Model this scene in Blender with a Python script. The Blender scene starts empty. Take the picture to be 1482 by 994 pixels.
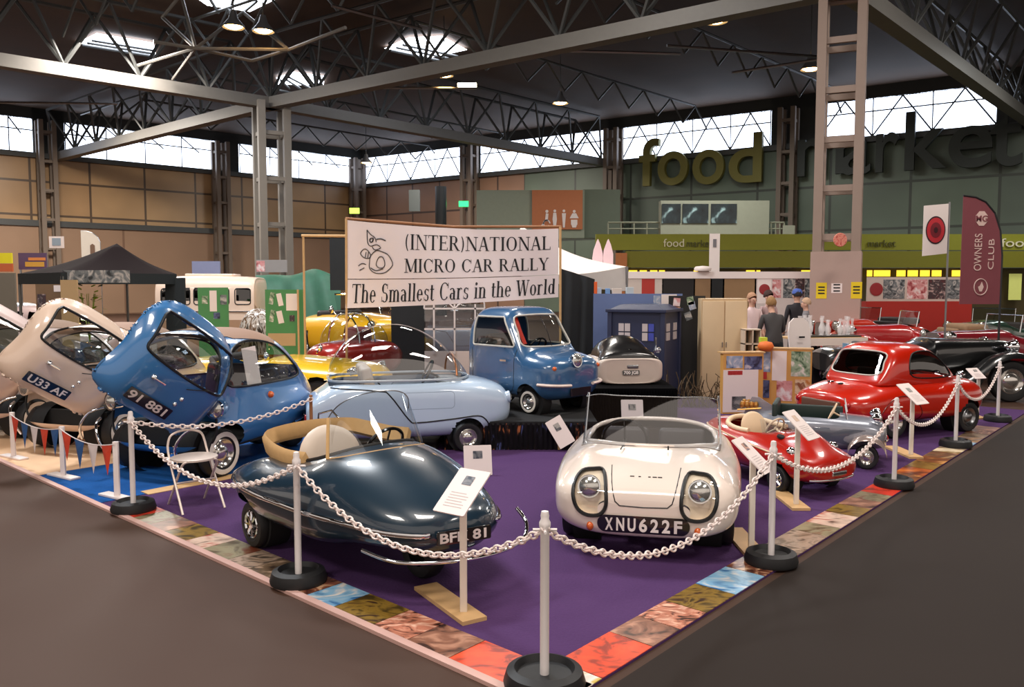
import bpy, bmesh, math, random
import numpy as np
from mathutils import Vector, Matrix
from mathutils.bvhtree import BVHTree
random.seed(7)
PI = math.pi
SC = bpy.context.scene
COL = SC.collection
# ------------------------------------------------------------------ camera model (used to turn pixels of the photo into places)
F = 1200.0; CH = 1.85; HZ = 412.0
PITCH = math.atan((497 - HZ) / F)
def ray(px, py):
    a = (px - 741) / F; b = (497 - py) / F
    return Vector((a, math.cos(PITCH) + b * math.sin(PITCH), -math.sin(PITCH) + b * math.cos(PITCH)))
def G(px, py, z=0.0):
    r = ray(px, py); t = (z - CH) / r.z
    return Vector((r.x * t, r.y * t, z))
def D(px, py, Y):
    r = ray(px, py); t = Y / r.y
    return Vector((r.x * t, Y, CH + r.z * t))
# ------------------------------------------------------------------ materials
def lin(c):
    return tuple(((v / 255) / 12.92 if v / 255 <= .04045 else ((v / 255 + .055) / 1.055) ** 2.4) for v in c) + (1,)
MATS = {}
def nt_new(name):
    m = bpy.data.materials.new(name); m.use_nodes = True
    nt = m.node_tree; return m, nt, nt.nodes['Principled BSDF']
def mat(name, c, rough=.5, metal=0, coat=0, var=.06, scale=6, bump=0, spec=.5, emit=0):
    if name in MATS: return MATS[name]
    m, nt, b = nt_new(name); N = nt.nodes; L = nt.links
    b.inputs['Roughness'].default_value = rough; b.inputs['Metallic'].default_value = metal
    b.inputs['Coat Weight'].default_value = coat; b.inputs['Coat Roughness'].default_value = .03
    b.inputs['Specular IOR Level'].default_value = spec
    col = lin(c)
    tc = N.new('ShaderNodeTexCoord'); nz = N.new('ShaderNodeTexNoise')
    nz.inputs['Scale'].default_value = scale; nz.inputs['Detail'].default_value = 4
    L.new(tc.outputs['Object'], nz.inputs['Vector'])
    mx = N.new('ShaderNodeMix'); mx.data_type = 'RGBA'
    mx.inputs[6].default_value = tuple(min(1, v * (1 - var)) for v in col[:3]) + (1,)
    mx.inputs[7].default_value = tuple(min(1, v * (1 + var)) for v in col[:3]) + (1,)
    L.new(nz.outputs['Fac'], mx.inputs[0]); L.new(mx.outputs[2], b.inputs['Base Color'])
    if emit:
        b.inputs['Emission Color'].default_value = col; b.inputs['Emission Strength'].default_value = emit
    if bump:
        bp = N.new('ShaderNodeBump'); bp.inputs['Strength'].default_value = bump; bp.inputs['Distance'].default_value = .02
        L.new(nz.outputs['Fac'], bp.inputs['Height']); L.new(bp.outputs['Normal'], b.inputs['Normal'])
    MATS[name] = m; return m
def glass(name, tint=(235, 240, 240), refl=.9, base=.06):
    if name in MATS: return MATS[name]
    m = bpy.data.materials.new(name); m.use_nodes = True; nt = m.node_tree; N = nt.nodes; L = nt.links
    N.remove(N['Principled BSDF']); out = N['Material Output']
    t = N.new('ShaderNodeBsdfTransparent'); t.inputs['Color'].default_value = lin(tint)
    g = N.new('ShaderNodeBsdfGlossy'); g.inputs['Roughness'].default_value = .015; g.inputs['Color'].default_value = (refl, refl, refl, 1)
    fr = N.new('ShaderNodeFresnel'); fr.inputs['IOR'].default_value = 1.5
    ad = N.new('ShaderNodeMath'); ad.operation = 'ADD'; ad.inputs[1].default_value = base; ad.use_clamp = True
    ge = N.new('ShaderNodeNewGeometry'); mu = N.new('ShaderNodeMath'); mu.operation = 'MULTIPLY'
    iv = N.new('ShaderNodeMath'); iv.operation = 'SUBTRACT'; iv.inputs[0].default_value = 1
    L.new(ge.outputs['Backfacing'], iv.inputs[1])
    L.new(fr.outputs[0], ad.inputs[0]); L.new(ad.outputs[0], mu.inputs[0]); L.new(iv.outputs[0], mu.inputs[1])
    mx = N.new('ShaderNodeMixShader'); L.new(mu.outputs[0], mx.inputs[0]); L.new(t.outputs[0], mx.inputs[1]); L.new(g.outputs[0], mx.inputs[2])
    L.new(mx.outputs[0], out.inputs['Surface']); MATS[name] = m; return m
def emis(name, c, s):
    if name in MATS: return MATS[name]
    m = bpy.data.materials.new(name); m.use_nodes = True; nt = m.node_tree; N = nt.nodes
    N.remove(N['Principled BSDF']); e = N.new('ShaderNodeEmission'); e.inputs[0].default_value = lin(c); e.inputs[1].default_value = s
    nt.links.new(e.outputs[0], N['Material Output'].inputs['Surface']); MATS[name] = m; return m
def photo(name, cols, scale=3.0, seed=0, rough=.35, stretch=(1, 1, 1), dist=1.5):
    """A printed picture: soft blotches of a few colours."""
    if name in MATS: return MATS[name]
    m, nt, b = nt_new(name); N = nt.nodes; L = nt.links
    tc = N.new('ShaderNodeTexCoord'); mp = N.new('ShaderNodeMapping')
    mp.inputs['Location'].default_value = (seed * 3.7, seed * 1.3, seed * .7); mp.inputs['Scale'].default_value = stretch
    nz = N.new('ShaderNodeTexNoise'); nz.inputs['Scale'].default_value = scale; nz.inputs['Detail'].default_value = 3; nz.inputs['Distortion'].default_value = dist
    rp = N.new('ShaderNodeValToRGB'); rp.color_ramp.interpolation = 'EASE'
    n = len(cols)
    for i in range(n - 2): rp.color_ramp.elements.new(.5)
    for i, c in enumerate(cols):
        rp.color_ramp.elements[i].position = .32 + .36 * i / max(1, n - 1)
    for i, c in enumerate(cols): rp.color_ramp.elements[i].color = lin(c)
    L.new(tc.outputs['Object'], mp.inputs['Vector']); L.new(mp.outputs[0], nz.inputs['Vector'])
    L.new(nz.outputs['Fac'], rp.inputs[0]); L.new(rp.outputs[0], b.inputs['Base Color'])
    b.inputs['Roughness'].default_value = rough
    MATS[name] = m; return m
def car_paint(name, c, var=.03): return mat(name, c, .28, 0, 1.0, var, 3)
# ------------------------------------------------------------------ meshes
class MB:
    """Collects shapes that belong to ONE mesh."""
    def __init__(s): s.v = []; s.f = []; s.mi = []
    def add(s, v, f, mi=0):
        o = len(s.v); s.v += [tuple(p) for p in v]; s.f += [tuple(i + o for i in q) for q in f]; s.mi += [mi] * len(f); return s
    def box(s, c, d, rot=None, mi=0, bev=0):
        x, y, z = d[0] / 2, d[1] / 2, d[2] / 2
        if bev:
            bm = bmesh.new(); bmesh.ops.create_cube(bm, size=1)
            for v in bm.verts: v.co = Vector((v.co.x * d[0], v.co.y * d[1], v.co.z * d[2]))
            bmesh.ops.bevel(bm, geom=bm.edges[:], offset=bev, segments=3, affect='EDGES', profile=.5)
            bm.verts.index_update(); V = [v.co.copy() for v in bm.verts]; Fc = [[v.index for v in f.verts] for f in bm.faces]; bm.free()
        else:
            V = [Vector((i, j, k)) for i in (-x, x) for j in (-y, y) for k in (-z, z)]
            Fc = [(0, 1, 3, 2), (4, 6, 7, 5), (0, 4, 5, 1), (2, 3, 7, 6), (0, 2, 6, 4), (1, 5, 7, 3)]
        c = Vector(c)
        if rot is not None: V = [rot @ p for p in V]
        return s.add([p + c for p in V], Fc, mi)
    def tube(s, pts, r, n=8, closed=False, mi=0, cap=True, flat=None):
        pts = [Vector(p) for p in pts]; m = len(pts)
        rs = r if isinstance(r, (list, tuple)) else [r] * m
        V = []; Fc = []; up = None
        for i, p in enumerate(pts):
            a = pts[(i - 1) % m] if (closed or i > 0) else p
            b = pts[(i + 1) % m] if (closed or i < m - 1) else p
            t = (b - a).normalized() if (b - a).length > 1e-9 else Vector((0, 0, 1))
            if up is None:
                up = Vector((0, 0, 1)) if abs(t.z) < .9 else Vector((1, 0, 0))
            x = t.cross(up)
            if x.length < 1e-6: x = t.orthogonal()
            x.normalize(); y = x.cross(t); y.normalize(); up = y
            for k in range(n):
                an = 2 * PI * k / n
                V.append(p + x * (rs[i] * math.cos(an)) + y * ((rs[i] * (flat or 1)) * math.sin(an)))
        for i in range(m if closed else m - 1):
            for k in range(n):
                i2 = (i + 1) % m
                Fc.append((i * n + k, i * n + (k + 1) % n, i2 * n + (k + 1) % n, i2 * n + k))
        if not closed and cap:
            Fc.append(tuple(range(n))[::-1]); Fc.append(tuple((m - 1) * n + k for k in range(n)))
        return s.add(V, Fc, mi)
    def lathe(s, prof, n=24, M=None, mi=0, arc=2 * PI):
        """prof: (radius, height) pairs spun about local z; M places it."""
        V = []; Fc = []; m = len(prof); full = arc > 6.28
        for k in range(n if full else n + 1):
            a = arc * k / n
            for r, h in prof: V.append(Vector((r * math.cos(a), r * math.sin(a), h)))
        for k in range(n):
            k2 = (k + 1) % n if full else k + 1
            for i in range(m - 1): Fc.append((k * m + i, k2 * m + i, k2 * m + i + 1, k * m + i + 1))
        if M is not None: V = [M @ p for p in V]
        return s.add(V, Fc, mi)
    def prism(s, poly, t, M=None, mi=0):
        """2D polygon in local xy, extruded t along z."""
        n = len(poly); V = [Vector((x, y, 0)) for x, y in poly] + [Vector((x, y, t)) for x, y in poly]
        Fc = [tuple(range(n))[::-1], tuple(range(n, 2 * n))] + [(i, (i + 1) % n, n + (i + 1) % n, n + i) for i in range(n)]
        if M is not None: V = [M @ p for p in V]
        return s.add(V, Fc, mi)
    def quad(s, a, b, c, d, mi=0): return s.add([a, b, c, d], [(0, 1, 2, 3)], mi)
    def build(s, name, m, parent=None, smooth=None, label=None):
        me = bpy.data.meshes.new(name); me.from_pydata(s.v, [], s.f)
        ms = m if isinstance(m, (list, tuple)) else [m]
        for q in ms: me.materials.append(q)
        if len(ms) > 1: me.polygons.foreach_set('material_index', s.mi)
        bm = bmesh.new(); bm.from_mesh(me); bmesh.ops.remove_doubles(bm, verts=bm.verts[:], dist=1e-5); bm.to_mesh(me); bm.free()
        if smooth:
            me.polygons.foreach_set('use_smooth', [True] * len(me.polygons)); me.set_sharp_from_angle(angle=math.radians(smooth))
        o = bpy.data.objects.new(name, me); COL.objects.link(o)
        if parent is not None: o.parent = parent
        if label: o['label'] = label
        return o
def thing(name, label, cat, loc=(0, 0, 0), rz=0.0, group=None):
    o = bpy.data.objects.new(name, None); COL.objects.link(o); o.empty_display_size = .1
    o.location = loc; o.rotation_euler = (0, 0, rz); o['label'] = label; o['category'] = cat
    if group: o['group'] = group
    return o
def tag(o, label, cat, group=None):
    o['label'] = label; o['category'] = cat
    if group: o['group'] = group
    return o
def struct(o): o['kind'] = 'structure'; return o
def clone(o, parent=None):
    c = o.copy(); COL.objects.link(c); c.parent = parent
    for ch in list(o.children): clone(ch, c)
    return c
def place(o, M):
    """Put a top-level object where matrix M says."""
    o.matrix_world = M; return o
def frame(o, x, z=Vector((0, 0, 1))):
    """Matrix with origin o, local x along x, local z near z."""
    x = Vector(x).normalized(); y = Vector(z).cross(x).normalized(); z = x.cross(y)
    return Matrix(((x.x, y.x, z.x, o[0]), (x.y, y.y, z.y, o[1]), (x.z, y.z, z.z, o[2]), (0, 0, 0, 1)))
TR = Matrix.Translation
RX = lambda a: Matrix.Rotation(a, 4, 'X')
RY = lambda a: Matrix.Rotation(a, 4, 'Y')
RZ = lambda a: Matrix.Rotation(a, 4, 'Z')
def smooth_poly(P, k=4, closed=True):
    """Catmull-Rom through 2D/3D points."""
    n = len(P); out = []
    for i in range(n if closed else n - 1):
        p = [np.array(P[(i + j) % n] if closed else P[min(max(i + j, 0), n - 1)], float) for j in (-1, 0, 1, 2)]
        for t in np.linspace(0, 1, k, endpoint=False):
            out.append(tuple(.5 * (2 * p[1] + (p[2] - p[0]) * t + (2 * p[0] - 5 * p[1] + 4 * p[2] - p[3]) * t * t + (3 * p[1] - p[0] - 3 * p[2] + p[3]) * t ** 3)))
    if not closed: out.append(tuple(P[-1]))
    return out
def rrect(w, h, r, cx=0, cy=0, k=5):
    out = []
    for sx, sy, a0 in ((1, 1, 0), (-1, 1, PI / 2), (-1, -1, PI), (1, -1, 1.5 * PI)):
        for i in range(k + 1):
            a = a0 + PI / 2 * i / k
            out.append((cx + sx * (w / 2 - r) + r * math.cos(a), cy + sy * (h / 2 - r) + r * math.sin(a)))
    return out
def ell(cx, cy, rx, ry, n=20, a0=0, a1=2 * PI):
    return [(cx + rx * math.cos(a0 + (a1 - a0) * i / n), cy + ry * math.sin(a0 + (a1 - a0) * i / n)) for i in range(n)]
# ------------------------------------------------------------------ lofted shells with cut-outs
def inpoly(P, poly):
    x = P[:, 0]; y = P[:, 1]; ins = np.zeros(len(P), bool); n = len(poly); j = n - 1
    for i in range(n):
        xi, yi = poly[i]; xj, yj = poly[j]
        c = ((yi > y) != (yj > y)) & (x < (xj - xi) * (y - yi) / ((yj - yi) if yj != yi else 1e-12) + xi)
        ins ^= c; j = i
    return ins
AX = {'y': (0, 2, 1), 'x': (1, 2, 0), 'z': (0, 1, 2)}
class Shell:
    def __init__(s, st, nt=90, na=72, fn=None, ends=True):
        st = np.array(st, float); n = len(st)
        x = []; T = np.linspace(0, n - 1, nt)
        for t in T:
            i = min(int(t), n - 2); u = t - i
            p0, p1, p2, p3 = st[max(i - 1, 0)], st[i], st[i + 1], st[min(i + 2, n - 1)]
            x.append(.5 * (2 * p1 + (p2 - p0) * u + (2 * p0 - 5 * p1 + 4 * p2 - p3) * u * u + (3 * p1 - p0 - 3 * p2 + p3) * u ** 3))
        V = []; Fc = []
        for q in x:
            X, w, zb, zm, zt, nu, nl = q; w = max(w, .005)
            for j in range(na):
                a = 2 * PI * j / na; c, si = math.cos(a), math.sin(a); e = nu if si > 0 else nl
                y = w * math.copysign(abs(c) ** (2 / e), c)
                z = zm + (zt - zm) * abs(si) ** (2 / e) if si > 0 else zm - (zm - zb) * abs(si) ** (2 / e)
                V.append((X, y, z))
        for i in range(nt - 1):
            for j in range(na):
                Fc.append((i * na + j, i * na + (j + 1) % na, (i + 1) * na + (j + 1) % na, (i + 1) * na + j))
        if ends:
            for i in (0, nt - 1):
                c = len(V); V.append(tuple(np.mean(V[i * na:(i + 1) * na], axis=0)))
                for j in range(na):
                    q = (c, i * na + (j + 1) % na, i * na + j)
                    Fc.append(q if i == 0 else q[::-1])
        if fn: V = [fn(*p) for p in V]
        s.V = np.array(V, float); s.F = [tuple(f) for f in Fc]
        s.bvh = BVHTree.FromPolygons([Vector(v) for v in s.V], s.F)
        # outward check
        if x[0][0] > x[-1][0]: s.F = [f[::-1] for f in s.F]
        s.cell = .03
    def proj(s, u, v, ax='y', sg=1):
        iu, iv, iw = AX[ax]; o = [0, 0, 0]; o[iu] = u; o[iv] = v; o[iw] = 10 * sg; d = [0, 0, 0]; d[iw] = -sg
        h = s.bvh.ray_cast(Vector(o), Vector(d))
        if h[0] is None: return None, None
        nrm = h[1]
        if nrm[iw] * sg < 0: nrm = -nrm
        return h[0], nrm
    def cut(s, poly, ax='y', sg=1, keep=True):
        """Open the shell where the outline projects on it; returns the piece taken out."""
        iu, iv, iw = AX[ax]
        P = np.array(poly, float); Q = np.roll(P, -1, axis=0); E = Q - P; L2 = (E ** 2).sum(1) + 1e-12
        uv = s.V[:, [iu, iv]]; lo = P.min(0) - .05; hi = P.max(0) + .05
        used = np.zeros(len(s.V), bool)
        for f in s.F: used[list(f)] = True
        ctr = s.V[:, iw].mean() if ax != 'y' else 0
        cand = np.where(used & (uv > lo).all(1) & (uv < hi).all(1) & ((sg == 0) | ((s.V[:, iw] - ctr) * sg > -.02)))[0]
        # local edge length
        for i in cand:
            p = uv[i]; t = np.clip(((p - P) * E).sum(1) / L2, 0, 1); C = P + E * t[:, None]; d = np.hypot(*(C - p).T); k = d.argmin()
            if d[k] < s.cell * .55:
                c = C[k]; g = sg if sg else (1 if s.V[i, iw] > ctr else -1)
                h, _ = s.proj(c[0], c[1], ax, g)
                if h is not None and (h - Vector(s.V[i])).length < .12: s.V[i] = h
        cen = np.array([s.V[list(f)].mean(0) for f in s.F])
        ins = inpoly(cen[:, [iu, iv]], poly)
        if sg: 
            nor = np.array([(np.cross(s.V[f[2]] - s.V[f[0]], s.V[f[3 if len(f) > 3 else 1]] - s.V[f[1 if len(f) > 3 else 0]]))[iw] for f in s.F])
            ins &= nor * sg > 0
        out = [f for f, k in zip(s.F, ins) if k]; s.F = [f for f, k in zip(s.F, ins) if not k]
        return s.piece(out)
    def piece(s, faces):
        ids = sorted({i for f in faces for i in f}); mp = {i: k for k, i in enumerate(ids)}
        return [Vector(s.V[i]) for i in ids], [tuple(mp[i] for i in f) for f in faces]
    def split(s, fn):
        """Take out the faces whose centre makes fn true."""
        out = [f for f in s.F if fn(*s.V[list(f)].mean(0))]; o = set(out); s.F = [f for f in s.F if f not in o]
        return s.piece(out)
    def line(s, pts, ax='y', sg=1, off=.0, closed=False, step=.03):
        P = [np.array(p, float) for p in pts]
        if closed: P.append(P[0])
        out = []
        for a, b in zip(P[:-1], P[1:]):
            n = max(1, int(np.hypot(*(b - a)) / step))
            for k in range(n):
                c = a + (b - a) * k / n; h, nn = s.proj(c[0], c[1], ax, sg)
                if h is not None: out.append(h + nn * off)
        if not closed:
            h, nn = s.proj(P[-1][0], P[-1][1], ax, sg)
            if h is not None: out.append(h + nn * off)
        return out
    def mb(s):
        m = MB(); v, f = s.piece(s.F); return m.add(v, f)
    def patch(s, poly, ax='y', sg=1, off=.004, n=14):
        """A thin skin lying on the shell inside the outline."""
        P = np.array(poly, float); c = P.mean(0); m = len(P); V = []; Fc = []
        for k in range(n + 1):
            for p in P:
                q = c + (p - c) * k / n; h, nn = s.proj(q[0], q[1], ax, sg)
                if h is None: h, nn = V[-1] if False else (Vector((0, 0, 0)), Vector((0, 0, 0)))
                V.append(h + nn * off)
        for k in range(n):
            for i in range(m):
                Fc.append((k * m + i, k * m + (i + 1) % m, (k + 1) * m + (i + 1) % m, (k + 1) * m + i))
        return MB().add(V, Fc)
def offset_piece(pc, d):
    v, f = pc; n = [Vector((0, 0, 0)) for _ in v]
    for q in f:
        c = (v[q[1]] - v[q[0]]).cross(v[q[2]] - v[q[0]])
        for i in q: n[i] += c
    return [p + (k.normalized() * d if k.length else k) for p, k in zip(v, n)], f
# ------------------------------------------------------------------ lettering
def text_mesh(txt, h, m, name='lettering', parent=None, M=None, ext=.002, align='CENTER', width=None, smooth=None, bold=0):
    cu = bpy.data.curves.new('t', 'FONT'); cu.body = txt; cu.size = h / .7; cu.extrude = ext; cu.align_x = align; cu.offset = bold
    o = bpy.data.objects.new('t', cu); COL.objects.link(o); bpy.context.view_layer.update()
    me = bpy.data.meshes.new_from_object(o.evaluated_get(bpy.context.evaluated_depsgraph_get()))
    bpy.data.objects.remove(o); bpy.data.curves.remove(cu); me.name = name
    xs = [v.co.x for v in me.vertices]
    s = width / (max(xs) - min(xs)) if width else 1
    T = (M or Matrix.Identity(4)) @ Matrix.Diagonal((s, 1, 1, 1)); me.transform(T)
    me.materials.clear(); me.materials.append(m)
    q = bpy.data.objects.new(name, me); COL.objects.link(q)
    if parent is not None: q.parent = parent
    return q
# a roman letter drawn by stems, hairlines, bowls and serifs; every glyph in a box 1 high
def _st(x0, y0, x1, y1, w): # straight stroke, horizontal ends
    return [(x0 - w / 2, y0), (x0 + w / 2, y0), (x1 + w / 2, y1), (x1 - w / 2, y1)]
def _hb(x0, x1, y, w): return [(x0, y - w / 2), (x1, y - w / 2), (x1, y + w / 2), (x0, y + w / 2)]
def _sf(x, y, w=.3): return _hb(x - w / 2, x + w / 2, y + (.02 if y < .5 else -.02), .04)
def _arc(cx, cy, rx, ry, a0, a1, K, k=.05, n=16):
    out = []
    for i in range(n + 1):
        a = math.radians(a0 + (a1 - a0) * i / n); w = k + (K - k) * abs(math.cos(a))
        out.append((a, w))
    o = [(cx + rx * math.cos(a), cy + ry * math.sin(a)) for a, w in out]
    i_ = [(cx + (rx - w) * math.cos(a), cy + (ry - max(k, .05)) * math.sin(a)) for a, w in out]
    return o + i_[::-1]
def glyph(c):
    K = .15; k = .05
    g = {
    'I': (.36, [_st(.18, 0, .18, 1, K), _sf(.18, 0), _sf(.18, .99)]),
    'N': (.86, [_st(.14, 0, .14, 1, k), _st(.74, 0, .74, 1, k), _st(.16, 1, .74, 0, K), _sf(.14, 0), _sf(.74, .99), _sf(.1, .99, .2)]),
    'T': (.74, [_st(.37, 0, .37, 1, K), _sf(.37, 0), _hb(.03, .71, .975, k), _st(.04, .8, .04, 1, .04), _st(.7, .8, .7, 1, .04)]),
    'E': (.68, [_st(.16, 0, .16, 1, K), _hb(.02, .6, .975, k), _hb(.16, .5, .52, k), _hb(.02, .64, .025, k), _st(.59, .8, .59, 1, .04), _st(.63, 0, .63, .2, .04), _st(.5, .42, .5, .62, .04)]),
    'R': (.78, [_st(.16, 0, .16, 1, K), _hb(.02, .36, .975, k), _hb(.16, .36, .49, k), _arc(.36, .733, .26, .267, -90, 90, K), _st(.38, .49, .68, 0, K), _sf(.16, 0), _sf(.7, 0, .2)]),
    'A': (.78, [_st(.1, 0, .38, 1, k), _st(.66, 0, .4, 1, K), _hb(.2, .56, .34, k), _sf(.1, 0, .24), _sf(.67, 0, .28)]),
    'O': (.84, [_arc(.42, .5, .38, .51, 0, 360, K, n=32)]),
    'L': (.66, [_st(.16, 0, .16, 1, K), _sf(.16, .99), _hb(.02, .6, .025, k), _st(.6, 0, .6, .22, .04)]),
    'M': (1.0, [_st(.14, 0, .14, 1, k), _st(.86, 0, .86, 1, K), _st(.16, 1, .48, .05, K), _st(.84, 1, .5, .05, k), _sf(.14, 0), _sf(.86, 0), _sf(.1, .99, .2), _sf(.9, .99, .2)]),
    'C': (.78, [_arc(.42, .5, .38, .51, 40, 320, K, n=28), _st(.72, .68, .72, .98, .04)]),
    'Y': (.76, [_st(.38, 0, .38, .48, K), _st(.36, .45, .1, 1, K), _st(.39, .45, .66, 1, k), _sf(.38, 0), _sf(.1, .99, .28), _sf(.66, .99, .22)]),
    '(': (.34, [_arc(.44, .45, .36, .68, 125, 235, .09)]), ')': (.34, [_arc(-.1, .45, .36, .68, -55, 55, .09)]),
    'S': (.62, [_arc(.31, .74, .25, .27, 40, 270, K), _arc(.31, .26, .27, .27, -140, 90, K), _st(.52, .72, .52, .98, .04), _st(.07, .03, .07, .3, .04)]),
    'W': (1.06, [_st(.3, 0, .1, 1, K), _st(.32, 0, .54, 1, k), _st(.74, 0, .54, 1, K), _st(.76, 0, .96, 1, k), _sf(.1, .99), _sf(.54, .99), _sf(.96, .99, .24)]),
    'h': (.64, [_st(.14, 0, .14, 1, K), _arc(.32, .42, .24, .26, 0, 150, K), _st(.49, 0, .49, .43, K), _sf(.14, 0), _sf(.49, 0), _hb(.0, .14, .98, .04)]),
    'e': (.56, [_arc(.28, .33, .25, .34, 0, 320, K), _hb(.1, .5, .36, k)]),
    'm': (.92, [_st(.14, 0, .14, .66, K), _arc(.3, .42, .22, .25, 0, 150, K), _st(.45, 0, .45, .43, K), _arc(.62, .42, .22, .25, 0, 150, K), _st(.77, 0, .77, .43, K), _sf(.14, 0, .26), _sf(.45, 0, .26), _sf(.77, 0, .26), _hb(0, .14, .64, .04)]),
    'a': (.56, [_arc(.22, .48, .22, .2, 0, 150, K), _st(.4, .05, .4, .5, K), _arc(.24, .2, .2, .2, 60, 300, K), _hb(.34, .54, .03, k)]),
    'l': (.32, [_st(.16, 0, .16, 1, K), _sf(.16, 0), _hb(.02, .16, .98, .04)]),
    's': (.48, [_arc(.24, .5, .18, .18, 30, 270, .12), _arc(.24, .17, .2, .18, -150, 90, .12), _st(.42, .5, .42, .66, .03), _st(.05, .02, .05, .2, .03)]),
    't': (.38, [_st(.16, .08, .16, .88, K), _hb(.02, .36, .64, k), _arc(.26, .14, .17, .15, 180, 320, .1)]),
    'r': (.48, [_st(.14, 0, .14, .66, K), _arc(.32, .44, .18, .24, 40, 150, K), _sf(.14, 0), _hb(0, .14, .64, .04)]),
    'i': (.32, [_st(.16, 0, .16, .66, K), _sf(.16, 0), _hb(.02, .16, .64, .04), _arc(.16, .88, .09, .09, 0, 360, .085)]),
    'n': (.62, [_st(.14, 0, .14, .66, K), _arc(.32, .42, .24, .25, 0, 150, K), _st(.48, 0, .48, .43, K), _sf(.14, 0), _sf(.48, 0), _hb(0, .14, .64, .04)]),
    'o': (.58, [_arc(.29, .33, .26, .35, 0, 360, K, n=28)]),
    'd': (.62, [_st(.46, 0, .46, 1, K), _arc(.27, .33, .24, .34, 0, 360, K, n=28), _hb(.34, .46, .98, .04), _hb(.46, .6, .02, .04)]),
    ' ': (.34, [])}
    return g[c]
def roman(txt, h, width, mb, place2, slant=0, gap=.05):
    """Lay roman letters in the width given; place2(x, y) puts a banner point in space."""
    tot = sum(glyph(c)[0] + gap for c in txt) - gap; sx = width / tot; x = 0
    for c in txt:
        w, sh = glyph(c)
        for n_, poly in enumerate(sh):
            P = [((x + px + slant * py) * sx, py * h) for px, py in poly]; nP = len(P)
            if nP > 8:   # a ribbon: outer then inner edge
                hN = nP // 2
                for i in range(hN - 1):
                    q = [P[i], P[i + 1], P[nP - 2 - i], P[nP - 1 - i]]; mb.add([place2(a, b, n_) for a, b in q], [(0, 1, 2, 3)])
            else: mb.add([place2(a, b, n_) for a, b in P], [tuple(range(nP))])
        x += w + gap
# ------------------------------------------------------------------ palette
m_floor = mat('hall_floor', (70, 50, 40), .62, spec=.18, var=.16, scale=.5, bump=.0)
m_purple = mat('purple_carpet', (80, 54, 96), .9, var=.1, scale=60, bump=.3, spec=.1)
m_blue_c = mat('blue_carpet', (28, 84, 150), .9, var=.1, scale=50, bump=.3, spec=.1)
m_pale = mat('pale_wood_floor', (232, 190, 150), .5, var=.08, scale=3)
m_white = mat('white_plastic', (236, 224, 220), .4, var=.02)
m_paper = mat('white_paper', (240, 226, 222), .6, var=.02)
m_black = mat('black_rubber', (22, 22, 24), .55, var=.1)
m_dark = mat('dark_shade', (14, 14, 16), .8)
m_chrome = mat('chrome', (225, 228, 232), .08, 1.0, var=.0)
m_steel = mat('brushed_steel', (150, 152, 155), .3, 1.0)
m_wood = mat('pale_wood', (205, 165, 115), .5, var=.12, scale=12)
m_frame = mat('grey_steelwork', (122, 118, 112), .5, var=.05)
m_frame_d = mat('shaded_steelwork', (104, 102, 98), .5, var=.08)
m_truss = mat('dark_steelwork', (66, 68, 68), .5, var=.1)
m_roof = mat('roof_deck', (66, 46, 30), .8, var=.3, scale=.6)
m_ink = mat('black_ink', (20, 18, 22), .6)
m_glass = glass('clear_glass')
m_plexi = glass('clear_plexiglass', (232, 236, 238), .95, .05)
m_tint = glass('dusky_glass', (120, 118, 116), .9, .07)
m_black_gloss = car_paint('gloss_black', (14, 14, 16))
m_rope = mat('white_chain', (238, 222, 216), .45)
# ------------------------------------------------------------------ hall floor and the stand's carpets
C0 = G(806, 1028); EL = (G(0, 665) - C0).normalized(); ER = Vector((-EL.y * -1, 0, 0)); ER = (G(1462, 612) - C0).normalized()
def S(a, b, z=0): p = C0 + EL * a + ER * b; return Vector((p.x, p.y, z))
struct(MB().quad((-60, -12, 0), (60, -12, 0), (60, 75, 0), (-60, 75, 0)).build('floor', m_floor))
def slab(name, P, z0, z1, m):
    n = len(P); V = [Vector((p.x, p.y, z0)) for p in P] + [Vector((p.x, p.y, z1)) for p in P]
    return MB().add(V, [tuple(range(n, 2 * n))] + [(i, (i + 1) % n, n + (i + 1) % n, n + i) for i in range(n)]).build(name, m)
tag(slab('purple_carpet', [S(0, 0), S(0, 11.3), S(5.0, 11.3), S(5.0, 0)], 0, .012, m_purple), 'deep purple carpet laid under the small cars of the roped stand', 'carpet')
tag(slab('blue_carpet', [S(5.02, .0), S(5.02, 7), S(6.5, 7), S(6.5, 0)], 0, .012, m_blue_c), 'bright blue carpet under the blue bubble car with open front door', 'carpet')
tag(slab('pale_floor_panel', [S(6.52, .0), S(6.52, 5), S(9.6, 5), S(9.6, 0)], 0, .012, m_pale), 'pale orange wooden floor panel behind the bunting', 'floor panel')
tag(slab('edge_strip', [S(-.02, -.05), S(-.02, .0), S(9.6, .0), S(9.6, -.05)], 0, .02, mat('pale_edging', (205, 165, 155), .5)), 'thin pale edging strip along the carpet beside the plain floor', 'edging')
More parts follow.
